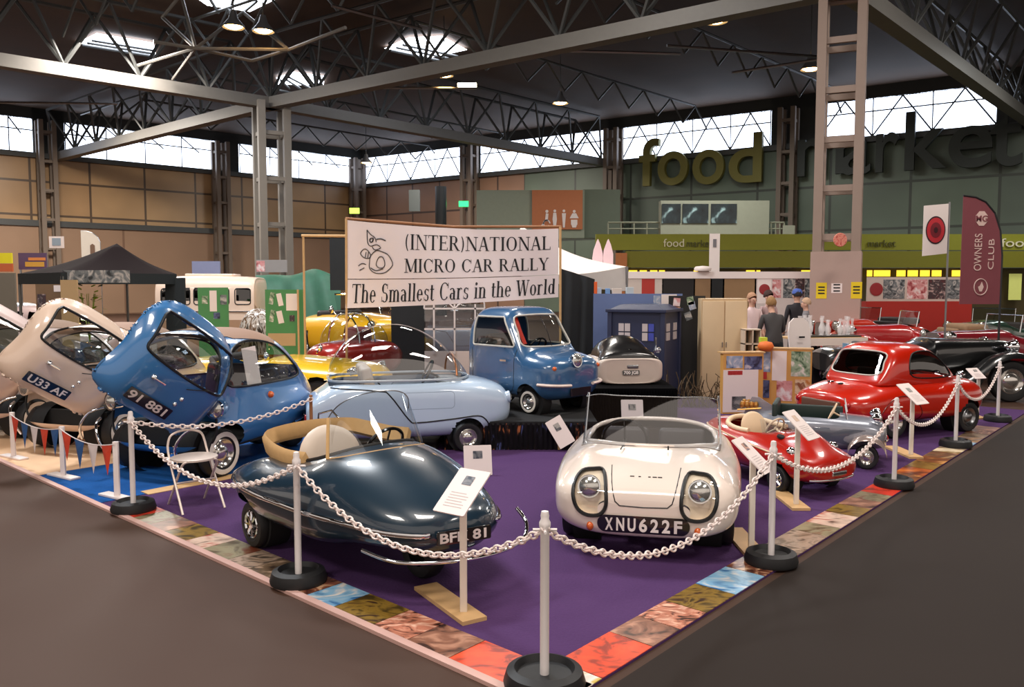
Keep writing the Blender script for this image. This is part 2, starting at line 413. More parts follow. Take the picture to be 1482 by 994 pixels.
# printed pictures along both edges of the carpet
PICS = [((235, 80, 30), (225, 70, 25), (150, 40, 20)), ((60, 40, 35), (140, 95, 75), (190, 140, 115)), ((50, 30, 25), (190, 120, 95), (235, 190, 165)),
        ((70, 55, 25), (140, 110, 45), (60, 40, 30)), ((40, 95, 150), (130, 175, 205), (225, 215, 205)), ((70, 35, 25), (120, 70, 50), (205, 165, 130)),
        ((40, 30, 28), (110, 90, 70), (205, 175, 150)), ((95, 80, 55), (150, 140, 110), (120, 60, 40)), ((170, 60, 40), (220, 190, 170), (90, 60, 45)),
        ((120, 100, 80), (175, 150, 130), (70, 60, 50)), ((150, 95, 60), (90, 70, 50), (200, 160, 110)), ((205, 50, 30), (215, 60, 40), (120, 40, 25)),
        ((230, 205, 190), (240, 225, 215), (200, 170, 70)), ((225, 165, 90), (130, 80, 40), (80, 50, 35)), ((235, 215, 180), (150, 120, 70), (60, 60, 40)),
        ((110, 110, 125), (190, 150, 110), (70, 55, 45)), ((230, 130, 50), (180, 90, 40), (90, 50, 30))]
def border(name, label, along, across, lengths, order, sgn):
    t = thing(name, label, 'printed border', tuple(C0)); a = .0
    M = Matrix.Identity(4)
    for k, (L, i) in enumerate(zip(lengths, order)):
        m = MB(); w = .27
        def P(u, v, z=0): q = along * u + across * v; return Vector((q.x, q.y, z))
        p = [P(a, .002), P(a + L - .006, .002), P(a + L - .006, w), P(a, w)]
        z0, z1 = .0125, .0165
        V = [Vector((q.x, q.y, z0)) for q in p] + [Vector((q.x, q.y, z1)) for q in p]
        m.add(V, [(4, 5, 6, 7), (0, 1, 5, 4), (1, 2, 6, 5), (2, 3, 7, 6), (3, 0, 4, 7)])
        if m.v and (V[5] - V[4]).cross(V[7] - V[4]).z < 0: m.f = [f[::-1] for f in m.f]
        mt = photo('border_print_%s_%d' % (name, k), PICS[i], random.uniform(3.5, 7), k * 3 + i, .3, (1, 1.6, 1), random.uniform(.5, 2.5))
        m.build('picture', mt, t); a += L
    return t
rl = [random.uniform(.26, .42) for _ in range(60)]
border('photo_border', 'strip of printed photographs along the carpet edge facing the brown floor', EL, ER, [.2, .5] + rl[:13], [12, 0, 1, 2, 3, 4, 5, 6, 9, 7, 8, 3, 1, 7, 11], 1)
border('photo_border', 'strip of printed photographs along the carpet edge beside the black aisle', ER, EL, [.35, .45] + rl[14:14 + 26], [6, 12, 5, 1, 14, 11, 9, 10, 2, 8, 13, 7, 15, 16, 14, 16, 13, 16, 3, 13, 10, 14, 9, 4, 15, 6, 5, 1], -1)
tag(slab('dividing_strip', [S(4.96, .4, 0), S(4.96, 2.4, 0), S(5.12, 2.4, 0), S(5.12, .4, 0)], .0125, .018, m_wood), 'pale wooden strip dividing blue carpet from purple carpet', 'floor strip')
# the aisle on the right is darker than the floor on the left
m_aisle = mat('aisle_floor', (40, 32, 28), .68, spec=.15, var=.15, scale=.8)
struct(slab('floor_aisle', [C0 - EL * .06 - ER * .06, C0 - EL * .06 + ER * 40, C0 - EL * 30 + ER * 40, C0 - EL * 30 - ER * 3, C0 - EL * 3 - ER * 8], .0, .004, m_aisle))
# ------------------------------------------------------------------ walls, windows, roof
ZB = 9.5
PC = G(524, 270, ZB); PL = G(80, 228, ZB); PR = G(870, 235, ZB); PR2 = G(1436, 186, ZB)
dL = Vector((PL.x - PC.x, PL.y - PC.y, 0)).normalized(); dR = Vector((PR2.x - PC.x, PR2.y - PC.y, 0)).normalized()
def wallmat(name, c1, c2, bw, bh, mortar=(70, 62, 52), rough=.4, noise=.35):
    m, nt, b = nt_new(name); N = nt.nodes; L = nt.links
    tc = N.new('ShaderNodeTexCoord'); br = N.new('ShaderNodeTexBrick'); br.offset = 0
    br.inputs['Scale'].default_value = 1; br.inputs['Brick Width'].default_value = bw; br.inputs['Row Height'].default_value = bh
    br.inputs['Mortar Size'].default_value = .07; br.inputs['Color1'].default_value = lin(c1); br.inputs['Color2'].default_value = lin(c2); br.inputs['Mortar'].default_value = lin(mortar)
    nz = N.new('ShaderNodeTexNoise'); nz.inputs['Scale'].default_value = .35
    mx = N.new('ShaderNodeMix'); mx.data_type = 'RGBA'; mx.blend_type = 'OVERLAY'; mx.inputs[0].default_value = noise
    L.new(tc.outputs['Object'], br.inputs['Vector']); L.new(tc.outputs['Object'], nz.inputs['Vector'])
    L.new(br.outputs[0], mx.inputs[6]); L.new(nz.outputs['Fac'], mx.inputs[7]); L.new(mx.outputs[2], b.inputs['Base Color'])
    b.inputs['Roughness'].default_value = rough; return m
def wall(name, p, d, L, z0, z1, m, off=0):
    """Local x along d, local y up."""
    o = MB().box((L / 2, (z0 + z1) / 2, -.15 - off), (L, z1 - z0, .3)).build(name, m)
    n = Vector((d.y, -d.x, 0)); 
    if n.y > 0: n = -n
    y = Vector((0, 0, 1)); z = d.cross(y)
    o.matrix_world = Matrix(((d.x, y.x, n.x, p.x), (d.y, y.y, n.y, p.y), (d.z, y.z, n.z, 0), (0, 0, 0, 1)))
    return struct(o)
wl = wallmat('tan_wall_panels', (176, 144, 104), (164, 130, 92), 3.3, 2.0, (84, 66, 50), .35)  # overlaid noise puts uneven highlights into the tan panel colour
wl2 = wallmat('tan_lower_wall', (150, 120, 96), (142, 112, 92), 9, 20, (120, 90, 70), .6, .2)
wb = wallmat('brown_wall_panels', (150, 116, 94), (140, 106, 86), 2.6, 2.4, (80, 62, 54), .5)
wr = wallmat('green_grey_wall_panels', (98, 112, 96), (86, 98, 86), 4.0, 2.4, (60, 66, 58), .5)
wall('wall_left', PC, dL, 45, 5.5, ZB, wl); wall('wall_left_lower', PC, dL, 45, 0, 5.5, wl2, -.25)
wall('wall_back', PC, dR, 15.2, 0, ZB, wb); wall('wall_right', PC + dR * 15.2, dR, 45, 0, ZB, wr)
struct(MB().box(((PC + dL * 22).x, (PC + dL * 22).y - .35, 5.5), (45, .3, .35), Matrix.Rotation(math.atan2(-dL.y, -dL.x), 3, 'Z')).build('trim_1', m_truss))
for k, d in ((2, dL), (3, dR)):
    struct(MB().box(((PC + d * 22).x, (PC + d * 22).y - .2, ZB), (46, .4, .3), Matrix.Rotation(math.atan2(d.y, d.x), 3, 'Z')).build('trim_%d' % k, m_truss))
# windows: bright daylight behind glazing bars and bracing
m_sky = emis('overcast_daylight', (222, 234, 255), 4.2)
m_skyl = emis('skylight_daylight', (235, 242, 255), 9)
wins = [(-60, 49, 'L'), (95, 312, 'L'), (346, 508, 'L'), (530, 668, 'R'), (696, 880, 'R'), (902, 1115, 'R'), (1182, 1440, 'R')]
def along(d, px):  # where the photo's column px meets the wall line
    r = ray(px, 250); # solve PC + d*t with x/y = r.x/r.y
    k = r.x / r.y; return (k * PC.y - PC.x) / (d.x - k * d.y)
HT = 12.0; wi = 0
for a, b, sd in wins:
    d = dL if sd == 'L' else dR; t0, t1 = along(d, a), along(d, b)
    p, q = PC + d * t0, PC + d * t1; wi += 1
    zt = ZB + 2.15
    w = struct(MB().quad(Vector((p.x, p.y, ZB + .15)), Vector((q.x, q.y, ZB + .15)), Vector((q.x, q.y, zt)), Vector((p.x, p.y, zt))).build('window_%d' % wi, m_sky))
    fr = MB(); n = max(3, int(abs(t1 - t0) / 2.2)); up = Vector((0, 0, 1)); nn = Vector((-d.y, d.x, 0)); nn = nn if nn.y < 0 else -nn
    for k in range(n + 1):
        u = p + (q - p) * k / n + nn * .15
        if k < n:
            v = p + (q - p) * (k + .5) / n + nn * .15; x = p + (q - p) * (k + 1) / n + nn * .15
            fr.tube([u + up * (.15 if sd == 'R' else 2.1), v + up * (2.1 if sd == 'R' else 1.2)], .045, 5)
            if sd == 'R': fr.tube([v + up * 2.1, x + up * .15], .045, 5)
        fr.box((u.x, u.y, ZB + 1.1), (.05, .05, 2.1))
    fr.tube([p + nn * .15 + up * 1.45, q + nn * .15 + up * 1.45], .04, 5)
    struct(fr.build('window_%d_bracing' % wi, m_truss))
# the dark stretches of wall between the windows
gaps = [(49, 95, 'L'), (312, 346, 'L'), (508, 523, 'L'), (525, 530, 'R'), (668, 696, 'R'), (880, 902, 'R'), (1115, 1182, 'R'), (1440, 1900, 'R')]
for k, (a, b, sd) in enumerate(gaps):
    d = dL if sd == 'L' else dR; t0, t1 = along(d, a), along(d, b) if b < 1600 else 60
    p, q = PC + d * t0, PC + d * t1
    struct(MB().quad(Vector((p.x, p.y, ZB)), Vector((q.x, q.y, ZB)), Vector((q.x, q.y, HT + 2)), Vector((p.x, p.y, HT + 2))).build('wall_upper', mat('dark_upper_wall', (44, 46, 46), .7)))
for d in (dL, dR):
    p, q = PC, PC + d * 60
    struct(MB().quad(Vector((p.x, p.y, ZB + 2.1)), Vector((q.x, q.y, ZB + 2.1)), Vector((q.x, q.y, HT + 2)), Vector((p.x, p.y, HT + 2))).build('wall_upper', MATS['dark_upper_wall']))
struct(MB().quad((-70, -12, HT + .3), (-70, 80, HT + .3), (70, 80, HT + .3), (70, -12, HT + .3)).build('ceiling', m_roof))
# skylights
sk = [[(268, -14), (405, -4), (362, 17), (300, 8)], [(112, 62), (140, 48), (222, 62), (226, 80)], [(556, 70), (592, 54), (640, 52), (676, 72), (622, 84)],
      [(400, 112), (425, 104), (470, 110), (468, 124), (402, 122)]]
for k, P in enumerate(sk):
    q = [G(x, y, HT + .2) for x, y in P]
    struct(MB().add(q, [tuple(range(len(q)))]).build('skylight', m_skyl))
    mm = MB(); 
    for j in range(1, 4): mm.tube([q[0].lerp(q[1], j / 4) - Vector((0, 0, .2)), q[-1].lerp(q[-2], j / 4) - Vector((0, 0, .2))], .06, 5)
    struct(mm.build('skylight_bars', m_truss))
# skylights over and behind the visitors (not in the picture, the light of the hall)
for x, y, s in ((-6, 13, 3), (7, 11, 3), (-1, 1, 4), (9, -3, 4), (-9, -2, 4), (14, 19, 3), (-15, 20, 3), (0, 21, 2.5)):
    l = bpy.data.lights.new('skylight_lamp', 'AREA'); l.shape = 'RECTANGLE'; l.size = s; l.size_y = s * .6
    l.energy = {(-6, 13): 1500, (-1, 1): 800, (9, -3): 700, (-9, -2): 700}.get((x, y), 640)
    l.color = (1, .92, .84) if (x, y) != (-6, 13) else (.92, .96, 1)
    o = bpy.data.objects.new('skylight_lamp', l); COL.objects.link(o); o.location = (x, y, HT - .1)
for x, y, z, e, c in ((-22, 40, 10.5, 2900, (1, .9, .78)), (-4, 50, 10.5, 1700, (1, .9, .8)), (10, 38, 10.5, 750, (1, 1, .95)), (22, 30, 10.5, 600, (1, 1, .95)), (-14, 30, 10.5, 1500, (1, .9, .8))):  # added fill lights that brighten the far walls and deep hall
    l = bpy.data.lights.new('wall_fill_light', 'AREA'); l.size = 3; l.energy = e; l.color = c; l.spread = 3.1
    o = bpy.data.objects.new('wall_fill_light', l); COL.objects.link(o); o.location = (x, y, z)
# steelwork
up = Vector((0, 0, 1))
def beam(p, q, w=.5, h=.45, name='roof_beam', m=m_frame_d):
    d = (q - p); L = d.length; d.normalize(); s = d.cross(up).normalized(); u = s.cross(d); b = MB()
    c = [s * (w / 2) + u * (h / 2), -s * (w / 2) + u * (h / 2), -s * (w / 2) - u * (h / 2), s * (w / 2) - u * (h / 2)]
    b.add([p + x for x in c] + [q + x for x in c], [(0, 1, 2, 3), (7, 6, 5, 4)] + [(i, i + 4, (i + 1) % 4 + 4, (i + 1) % 4) for i in range(4)])
    return struct(b.build(name, m))
def truss(p, q, depth, n, r=.07, name='roof_truss', m=m_truss, wide=.0, chord=True):
    b = MB(); d = (q - p).normalized(); s = d.cross(up).normalized()
    for sg in ((-1, 1) if wide else (0,)):
        o = s * wide * sg
        for k in range(n):
            u = p + (q - p) * k / n; v = p + (q - p) * (k + .5) / n + up * depth + o; x = p + (q - p) * (k + 1) / n
            b.tube([u, v], r, 5); b.tube([v, x], r, 5)
        if chord: b.tube([p + (q - p) * .5 / n + up * depth + o, p + (q - p) * (n - .5) / n + up * depth + o], r * 1.2, 5)
    return struct(b.build(name, m, smooth=40))
A = G(392, 150, ZB); B = G(1222, -20, ZB); A0 = G(0, 88, ZB); A0b = A + (A0 - A) * 1.6; R1 = G(1482, 168, ZB); R1 = B + (R1 - B) * 1.15
Bf = B + (B - A) * .5
for p, q in ((A, PL), (A, PR), (A, B), (A, A0b), (B, R1)):
    beam(p, q); truss(p + up * .2, q + up * .2, 2.3, max(6, int((q - p).length / 2.6)), .065, wide=.9)
truss(B + up * .2, Bf + up * .2, 2.3, 6, .07, wide=.9); beam(B, Bf)
# tapering ends and secondary trusses between main frames
for t in (.25, .5, .75):
    p = A + (A0b - A) * t; q = B + (A0b - A) * t
    if t < .7: truss(p + up * 1.2, p + (B - A) + up * 1.2, 1.2, 10, .05)
for t in (.3, .62):
    p = A + (PL - A) * t; truss(p + up * 1.3, p + (PR - A) * 1.0 + up * 1.3, 1.1, 9, .05)
    p = A + (B - A) * t; truss(p + up * 1.3, p + (PR - A) * 1.0 + up * 1.3, 1.1, 9, .05)
# thin service pipes under the roof
for a, b, z in (((800, 73), (985, 78), 9.8), ((965, 66), (1185, 82), 10), ((540, 127), (690, 128), 9.6), ((0, 148), (170, 150), 10), ((480, 8), (610, 42), 10.5), ((1060, 105), (1190, 85), 9.8)):
    struct(MB().tube([G(*a, z), G(*b, z)], .05, 6).build('roof_pipe', m_steel))
# star node of the space frame near the top left skylight
nd = MB(); c = G(283, 70, 10)
for px, py, z in ((235, 25, 11.6), (262, -8, 11.8), (352, 18, 11.6), (222, 60, 10), (418, 72, 10), (250, 115, 9.7), (300, 66, 11.9), (200, 95, 9.8)):
    nd.tube([c, G(px, py, z)], .06, 6)
for a, b in (((235, 25, 11.6), (262, -8, 11.8)), ((418, 72, 10), (352, 18, 11.6)), ((418, 72, 10), (365, 88, 9.9)), ((365, 88, 9.9), (283, 70, 10)), ((418, 72, 10), (500, 40, 10))):
    nd.tube([G(a[0], a[1], a[2]), G(b[0], b[1], b[2])], .06, 6)
struct(nd.build('roof_space_frame', m_frame_d, smooth=40))
def column(o, w, rz, z1, step, m, name='pillar', leg=.2):
    b = MB(); R = Matrix.Rotation(rz, 3, 'Z'); h = w / 2 - leg / 2
    for sx in (-1, 1):
        for sy in (-1, 1): b.box(o + R @ Vector((sx * h, sy * h, z1 / 2)), (leg, leg, z1), R)
    z = .6
    while z < z1:
        for ax in (0, 1):
            for sg in (-1, 1):
                v = Vector((0, sg * h, z)) if ax == 0 else Vector((sg * h, 0, z))
                b.box(o + R @ v, (w - leg, leg * .5, .16) if ax == 0 else (leg * .5, w - leg, .16), R)
        z += step
    return struct(b.build(name, m))
m_col = mat('grey_brown_column', (150, 130, 118), .5, var=.05)
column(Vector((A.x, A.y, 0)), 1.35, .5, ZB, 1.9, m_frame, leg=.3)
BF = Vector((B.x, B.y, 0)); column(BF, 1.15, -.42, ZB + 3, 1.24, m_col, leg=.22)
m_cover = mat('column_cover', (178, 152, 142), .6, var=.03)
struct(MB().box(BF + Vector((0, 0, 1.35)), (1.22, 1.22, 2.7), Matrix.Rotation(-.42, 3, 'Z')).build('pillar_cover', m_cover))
for px, dz, d in ((80, 0, dL), (326, 0, dL), (520, 0, dL), (680, 0, dR), (885, 0, dR), (1132, 0, dR)):
    t = along(d, px); p = PC + d * t; p = Vector((p.x, p.y - .9, 0)); column(p, .95, math.atan2(d.y, d.x), ZB + 2, 1.7, mat('wall_column', (112, 98, 86) if d is dL else (84, 88, 80), .6), 'pillar', .25)
# hanging lamps
m_lampg = emis('warm_lamp_glow', (255, 196, 120), 30); m_shade = mat('lamp_shade_metal', (120, 122, 126), .4, .6)
def hang(px, py, z, k):
    p = G(px, py, z); t = thing('high_bay_lamp', k, 'lamp', p, group='warm hanging lamps under the roof')
    MB().lathe([(.09, .55), (.12, .45), (.16, .3), (.36, .06), (.38, 0), (.36, 0), (.33, .06), (.13, .28)], 18).build('lamp_shade', m_shade, t, 40)
    MB().lathe([(0, -.03), (.2, -.01), (.3, .05), (.2, .12), (0, .14)], 16).build('bulb', m_lampg, t, 60)
    MB().tube([(0, 0, .5), (0, 0, HT - p.z + .3)], .02, 5).build('suspension', m_truss, t)
for px, py, z, k in ((381, 46, 10.4, 'warm hanging lamp beside the brightest skylight'), (1036, 32, 10, 'warm hanging lamp above the upper roof pipe'), (1173, 101, 9.8, 'warm hanging lamp close beside the grey lattice pillar'),
                     (643, 110, 10, 'warm hanging lamp next to the white strip light'), (811, 150, 10, 'warm hanging lamp alone under the dark middle of the roof'), (530, 236, 9.4, 'small warm lamp hanging in front of the corner windows'), (338, 40, 10.4, 'unlit grey hanging lamp next to lit lamp')):
    hang(px, py, z, k)
p = G(676, 123, 9.8); tag(MB().box(p, (.75, .2, .12)).build('strip_light', emis('strip_glow', (255, 240, 200), 12)), 'short white strip light hanging under the roof', 'lamp')
# ------------------------------------------------------------------ camera and sky
w = bpy.data.worlds.new('hall_air'); SC.world = w; w.use_nodes = True
w.node_tree.nodes['Background'].inputs[0].default_value = (1, .86, .76, 1); w.node_tree.nodes['Background'].inputs[1].default_value = .82
cam = bpy.data.cameras.new('camera'); co = bpy.data.objects.new('camera', cam); COL.objects.link(co)
cam.sensor_width = 36; cam.lens = 36 * F / 1482; co.location = (0, 0, CH); co.rotation_euler = (PI / 2 - PITCH, 0, 0); cam.clip_end = 300; cam.clip_start = .05
SC.camera = co
try: SC.view_settings.view_transform = 'Standard'; SC.view_settings.look = 'None'; SC.view_settings.exposure = 0.12
except Exception: pass
# ================================================================== the cars
m_hub = mat('polished_hubcap', (215, 212, 208), .15, .9)
m_ww = mat('white_wall', (228, 222, 212), .5)
m_amber = mat('amber_lens', (215, 95, 25), .2, coat=1)
m_redl = mat('red_lens', (170, 20, 20), .2, coat=1)
m_cream_cloth = mat('beige_canvas', (205, 165, 112), .75, var=.12, scale=20)
m_seat = mat('pale_seat_vinyl', (205, 188, 172), .5)
m_seat_dark = mat('dark_seat_vinyl', (48, 42, 44), .5)
m_lens = mat('lamp_reflector', (205, 205, 200), .15, .8)
m_rubber = mat('window_rubber', (18, 18, 20), .5)
def wheel(t, x, y, r, w, sd, style='plain', z=None, name='wheel', rim=None):
    M = TR((x, y, r if z is None else z)) @ RX(-PI / 2 * sd)
    o = MB().lathe([(r * .55, -w * .45), (r * .7, -w * .5), (r * .92, -w * .46), (r, -w * .28), (r, w * .28), (r * .93, w * .46), (r * .72, w * .5), (r * .6, w * .4), (r * .56, w * .1)], 32, M).build(name, m_black, t, 35)
    mr = rim or m_hub
    if style == 'ww':
        MB().lathe([(r * .68, w * .512), (r * .8, w * .53), (r * .88, w * .505)], 32, M).build('white_wall', m_ww, o, 40)
    if style == 'spoke':
        h = MB().lathe([(r * .6, w * .45), (r * .56, w * .5), (r * .52, w * .4)], 28, M)
        h.lathe([(r * .56, w * .12), (0, w * .12)], 28, M)
        for k in range(8):
            a = 2 * PI * k / 8; h.tube([M @ Vector((r * .12 * math.cos(a), r * .12 * math.sin(a), w * .42)), M @ Vector((r * .54 * math.cos(a + .1), r * .54 * math.sin(a + .1), w * .4))], r * .06, 5)
        h.lathe([(r * .2, w * .3), (r * .18, w * .5), (0, w * .54)], 16, M); h.build('wheel_rim', m_chrome, o, 40)
    else:
        h = MB().lathe([(r * .62, w * .4), (r * .58, w * .46), (r * .5, w * .3), (r * .4, w * .22), (r * .36, w * .34), (r * .2, w * .5), (0, w * .54)], 28, M); h.build('hubcap', mr, o, 40)
    return o
def headlamp(t, p, d, r, shell=None, depth=.12, name='headlamp'):
    M = frame(p, Vector((d[0], d[1], d[2])).orthogonal(), d)
    z = Vector(d).normalized(); x = z.orthogonal().normalized(); y = z.cross(x)
    M = Matrix(((x.x, y.x, z.x, p[0]), (x.y, y.y, z.y, p[1]), (x.z, y.z, z.z, p[2]), (0, 0, 0, 1)))
    o = MB().lathe([(0, -depth), (r * .5, -depth * .85), (r * .9, -depth * .4), (r * 1.02, 0), (r * 1.08, .005), (r * 1.05, .02), (r * .93, .02)], 24, M).build(name, shell or m_chrome, t, 50)
    MB().lathe([(r * .95, .015), (r * .7, .03), (r * .35, .042), (0, .046)], 24, M).build('lens', m_lens, o, 60)
    return o
def plate(t, M, txt, w, h, name='number_plate', rad=.01, c=m_white, mb=m_black_gloss, bold=.002):
    o = MB().prism(rrect(w, h, rad), .008, M).build(name, mb, t, 30)
    if txt: text_mesh(txt, h * .68, c, 'lettering', o, M @ TR((0, -h * .34, .009)), .001, width=w * .86, bold=bold)
    return o
def facing(p, d, upv=(0, 0, 1)):
    """Local x to the right when looked at, y up, z = d (towards the looker)."""
    z = Vector(d).normalized(); x = Vector(upv).cross(z).normalized(); y = z.cross(x)
    return Matrix(((x.x, y.x, z.x, p[0]), (x.y, y.y, z.y, p[1]), (x.z, y.z, z.z, p[2]), (0, 0, 0, 1)))
def steering(t, p, d, r=.17, m=m_black_gloss):
    M = facing(p, d); b = MB().tube([M @ Vector((r * math.cos(2 * PI * k / 28), r * math.sin(2 * PI * k / 28), 0)) for k in range(28)], .012, 6, True)
    for a in (PI / 2, PI * 1.2, PI * 1.8): b.tube([M @ Vector((0, 0, -.02)), M @ Vector((r * math.cos(a), r * math.sin(a), 0))], .008, 5)
    b.tube([M @ Vector((0, 0, 0)), M @ Vector((0, 0, -.25))], .014, 6)
    return b.build('steering_wheel', m, t, 50)
def seal(sh, poly, t, ax, sg, r=.008, m=m_rubber, name='window_seal', off=0):
    return MB().tube(sh.line(poly, ax, sg, off, True), r, 6, True).build(name, m, t, 60)
def pane(t, pc, d, m=m_glass, name='window'):
    v, f = offset_piece(pc, d); return MB().add(v, f).build(name, m, t, 60)
def hd(deg): return math.radians(deg)
# ---------------------------------------------------------------- egg shaped bubble car with its whole front as one door
def bubble_car(name, label, paint, loc, head, th, lean, txt, group, full=True, roofc=(150, 120, 102)):
    t = thing(name, label, 'car', loc, head, group); t.scale = (1.03,) * 3
    st = [(.38, .22, .46, .62, .74, 2.3, 2.2), (.37, .40, .38, .62, .80, 2.6, 2.6), (.32, .54, .28, .62, .93, 3.2, 3), (.22, .63, .22, .62, 1.09, 3.9, 3.2), (.08, .675, .19, .62, 1.23, 4.1, 3.4), (0, .685, .19, .62, 1.28, 3.9, 3.4), (-.15, .695, .19, .62, 1.33, 3.3, 3.6),
          (-.5, .695, .19, .62, 1.35, 2.8, 3.6), (-.85, .66, .20, .62, 1.33, 2.6, 3.6), (-1.2, .58, .22, .6, 1.22, 2.4, 3.4), (-1.5, .47, .24, .56, .98, 2.3, 3), (-1.75, .33, .28, .52, .76, 2.2, 2.6), (-1.88, .15, .36, .5, .62, 2, 2)]
    st = [(q[0], q[1] * .92) + q[2:] for q in st]
    def fn(x, y, z):   # front wings swell over the wheels
        g = math.exp(-((x - .0) / .34) ** 2) * math.exp(-((z - .42) / .2) ** 2); s = 1 if y > 0 else -1
        return (x, y + s * .055 * g * min(1, abs(y) / .4), z)
    sh = Shell(st, 120, 180, fn)
    seam = [(-.12, 1.5), (-.09, 1.31), (.04, 1.02), (.12, .75), (.15, .335)]
    door_pc = sh.cut(seam + [(.2, .32), (.8, .315), (.8, 1.5)], 'y', 0)
    # side windows, left open on the far side, glazed
    win = smooth_poly([(-.07, .84), (-.10, .97), (-.18, 1.16), (-.5, 1.235), (-.9, 1.18), (-1.12, 1.02), (-1.24, .84), (-.7, .82)], 5)
    for sg in (1, -1):
        pc = sh.cut(win, 'y', sg); pane(t, pc, -.006)
        seal(sh, win, t, 'y', sg, .011, m_rubber if full else m_rubber, off=.002)
        for ar in (0.02,):
            arch = ell(.0, .24, .25, .27, 24, 0, PI) + [(-.25, .1), (.25, .1)]
            sh.cut(arch, 'y', sg)
    roof = rrect(.78, .86, .12, -.64, 0)
    rp = sh.cut(roof, 'z', 1)
    pane(t, rp, .006, mat('sunroof_fabric_%s' % name, roofc, .8), 'sunroof')
    rw = [(-.36, .92), (.36, .92), (.3, 1.14), (-.3, 1.14)]
    rp = sh.cut(smooth_poly(rw, 4), 'x', -1); pane(t, rp, -.005); 
    body = sh.mb().build('body', paint, t, 40)
    MB().tube(sh.line(seam[1:] , 'y', 1, .0), .012, 6).tube(sh.line(seam[1:], 'y', -1, .0), .012, 6).build('door_seal', m_rubber, t, 60)
    # floor, bulkhead, seat and wheel inside
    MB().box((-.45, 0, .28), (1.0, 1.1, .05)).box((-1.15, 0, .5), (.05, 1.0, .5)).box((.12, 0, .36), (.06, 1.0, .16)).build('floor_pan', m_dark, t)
    MB().box((-.75, 0, .52), (.45, 1.02, .14), bev=.05).box((-1.0, 0, .74), (.14, 1.02, .42), Matrix.Rotation(-.2, 3, 'Y'), bev=.05).build('bench_seat', mat('seat_cloth_' + name, (70, 34, 34) if not full else (62, 58, 62), .8, var=.3, scale=30), t, 40)
    for sg in (1, -1):
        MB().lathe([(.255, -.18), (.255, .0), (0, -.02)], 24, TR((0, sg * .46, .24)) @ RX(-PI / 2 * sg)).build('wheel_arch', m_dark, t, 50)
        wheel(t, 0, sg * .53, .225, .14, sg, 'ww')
        headlamp(t, (.15, sg * .64, .66), (1, sg * .18, 0), .085, m_chrome if full else paint, .2)
        MB().lathe([(.035, 0), (.032, .02), (.02, .035), (0, .04)], 14, TR(sh.proj(-.62, .70, 'y', sg)[0]) @ RX(-PI / 2 * sg)).build('turn_signal', m_amber, t, 50)
    wheel(t, -1.45, .22, .22, .13, 1); wheel(t, -1.45, -.22, .22, .13, -1)
    if full: MB().box((-.46, .545, .99), (.20, .004, .38), Matrix.Rotation(.12, 3, 'X') @ Matrix.Rotation(.08, 3, 'Y')).build('paper_notice', m_paper, t)
    # ---- the door: skin, rim, windscreen, plate, handle
    hp = Vector((.10, .575, .80)); ax = Vector((-math.sin(lean), 0, math.cos(lean)))
    R = TR(hp) @ Matrix.Rotation(th, 4, ax) @ TR(-hp)
    ds = Shell.__new__(Shell); ds.V = np.array([list(v) for v in door_pc[0]]); ds.F = list(door_pc[1]); ds.cell = .03
    ds.bvh = sh.bvh
    scr = smooth_poly([(-.55, .87), (-.545, .94), (-.52, 1.12), (-.49, 1.18), (-.42, 1.205), (0, 1.22), (.42, 1.205), (.49, 1.18), (.52, 1.12), (.545, .94), (.55, .87), (.50, .84), (.25, .825), (0, .82), (-.25, .825), (-.50, .84)], 3)
    scr = [(y * .92, z) for y, z in scr]; ds.cell = .018
    gl = ds.cut(scr, 'x', 1)
    d = ds.mb().build('front_door', paint, t, 40); d.matrix_local = R @ TR(hp) @ Matrix.Scale(.91, 4) @ TR(-hp)
    so = d.modifiers.new('skin', 'SOLIDIFY'); so.thickness = .022; so.offset = -1
    pane(d, gl, -.004, m_glass, 'windscreen'); seal(sh, scr, d, 'x', 1, .014, m_rubber, 'windscreen_seal', .002)
    p, n = sh.proj(-.16, .46, 'x', 1); plate(d, facing(p + n * .02, n), txt, .52, .115)
    p, n = sh.proj(-.30, .68, 'x', 1); MB().lathe([(.03, 0), (.028, .02), (.012, .035), (0, .05)], 14, facing(p, n)).build('handle', m_chrome, d, 50)
    MB().tube([p + n * .04, p + n * .045 + Vector((0, .12, -.0))], .009, 6).build('handle', m_chrome, d, 50)
    for yy, zz in ((.1, .64), (.08, .57)):
        p, n = sh.proj(yy, zz, 'x', 1); MB().lathe([(.022, 0), (.02, .015), (0, .03)], 12, facing(p, n)).build('badge', m_chrome, d, 50)
    p, n = sh.proj(.02, .74, 'x', 1); w_ = MB(); 
    w_.tube(sh.line([(.05, .745), (.30, .84)], 'x', 1, .02), .005, 5); w_.build('wiper', m_black, d, 50)
    # front bumper bars
    for sg in (1, -1):
        MB().tube(smooth_poly([(.30, sg * .62, .52), (.42, sg * .54, .48), (.46, sg * .46, .34), (.40, sg * .42, .20)], 5, False), .013, 8).build('bumper_bar', m_chrome, t, 60)
    return t
bubble_car('bubble_car', 'bright blue bubble car, front door open, white paper in side window', car_paint('mid_blue_paint', (58, 118, 176)), (-3.32, 8.08, .012), math.atan2(-.92, -.39), math.radians(88), math.radians(32), '91 881', 'bubble cars with open front doors')
bubble_car('bubble_car', 'cream bubble car behind the blue bubble car, its tilted front door open', car_paint('cream_paint', (232, 205, 184)), (-4.84, 9.25, .012), math.atan2(-.94, -.33), math.radians(80), math.radians(32), 'U33 AF', 'bubble cars with open front doors', False, (200, 180, 170))
bubble_car('bubble_car', 'greyish white bubble car cut off by the left edge, door open', car_paint('pale_grey_paint', (214, 192, 186)), (-6.28, 10.1, .012), math.atan2(-.94, -.33), math.radians(80), math.radians(32), '', 'bubble cars with open front doors', False, (190, 170, 165))
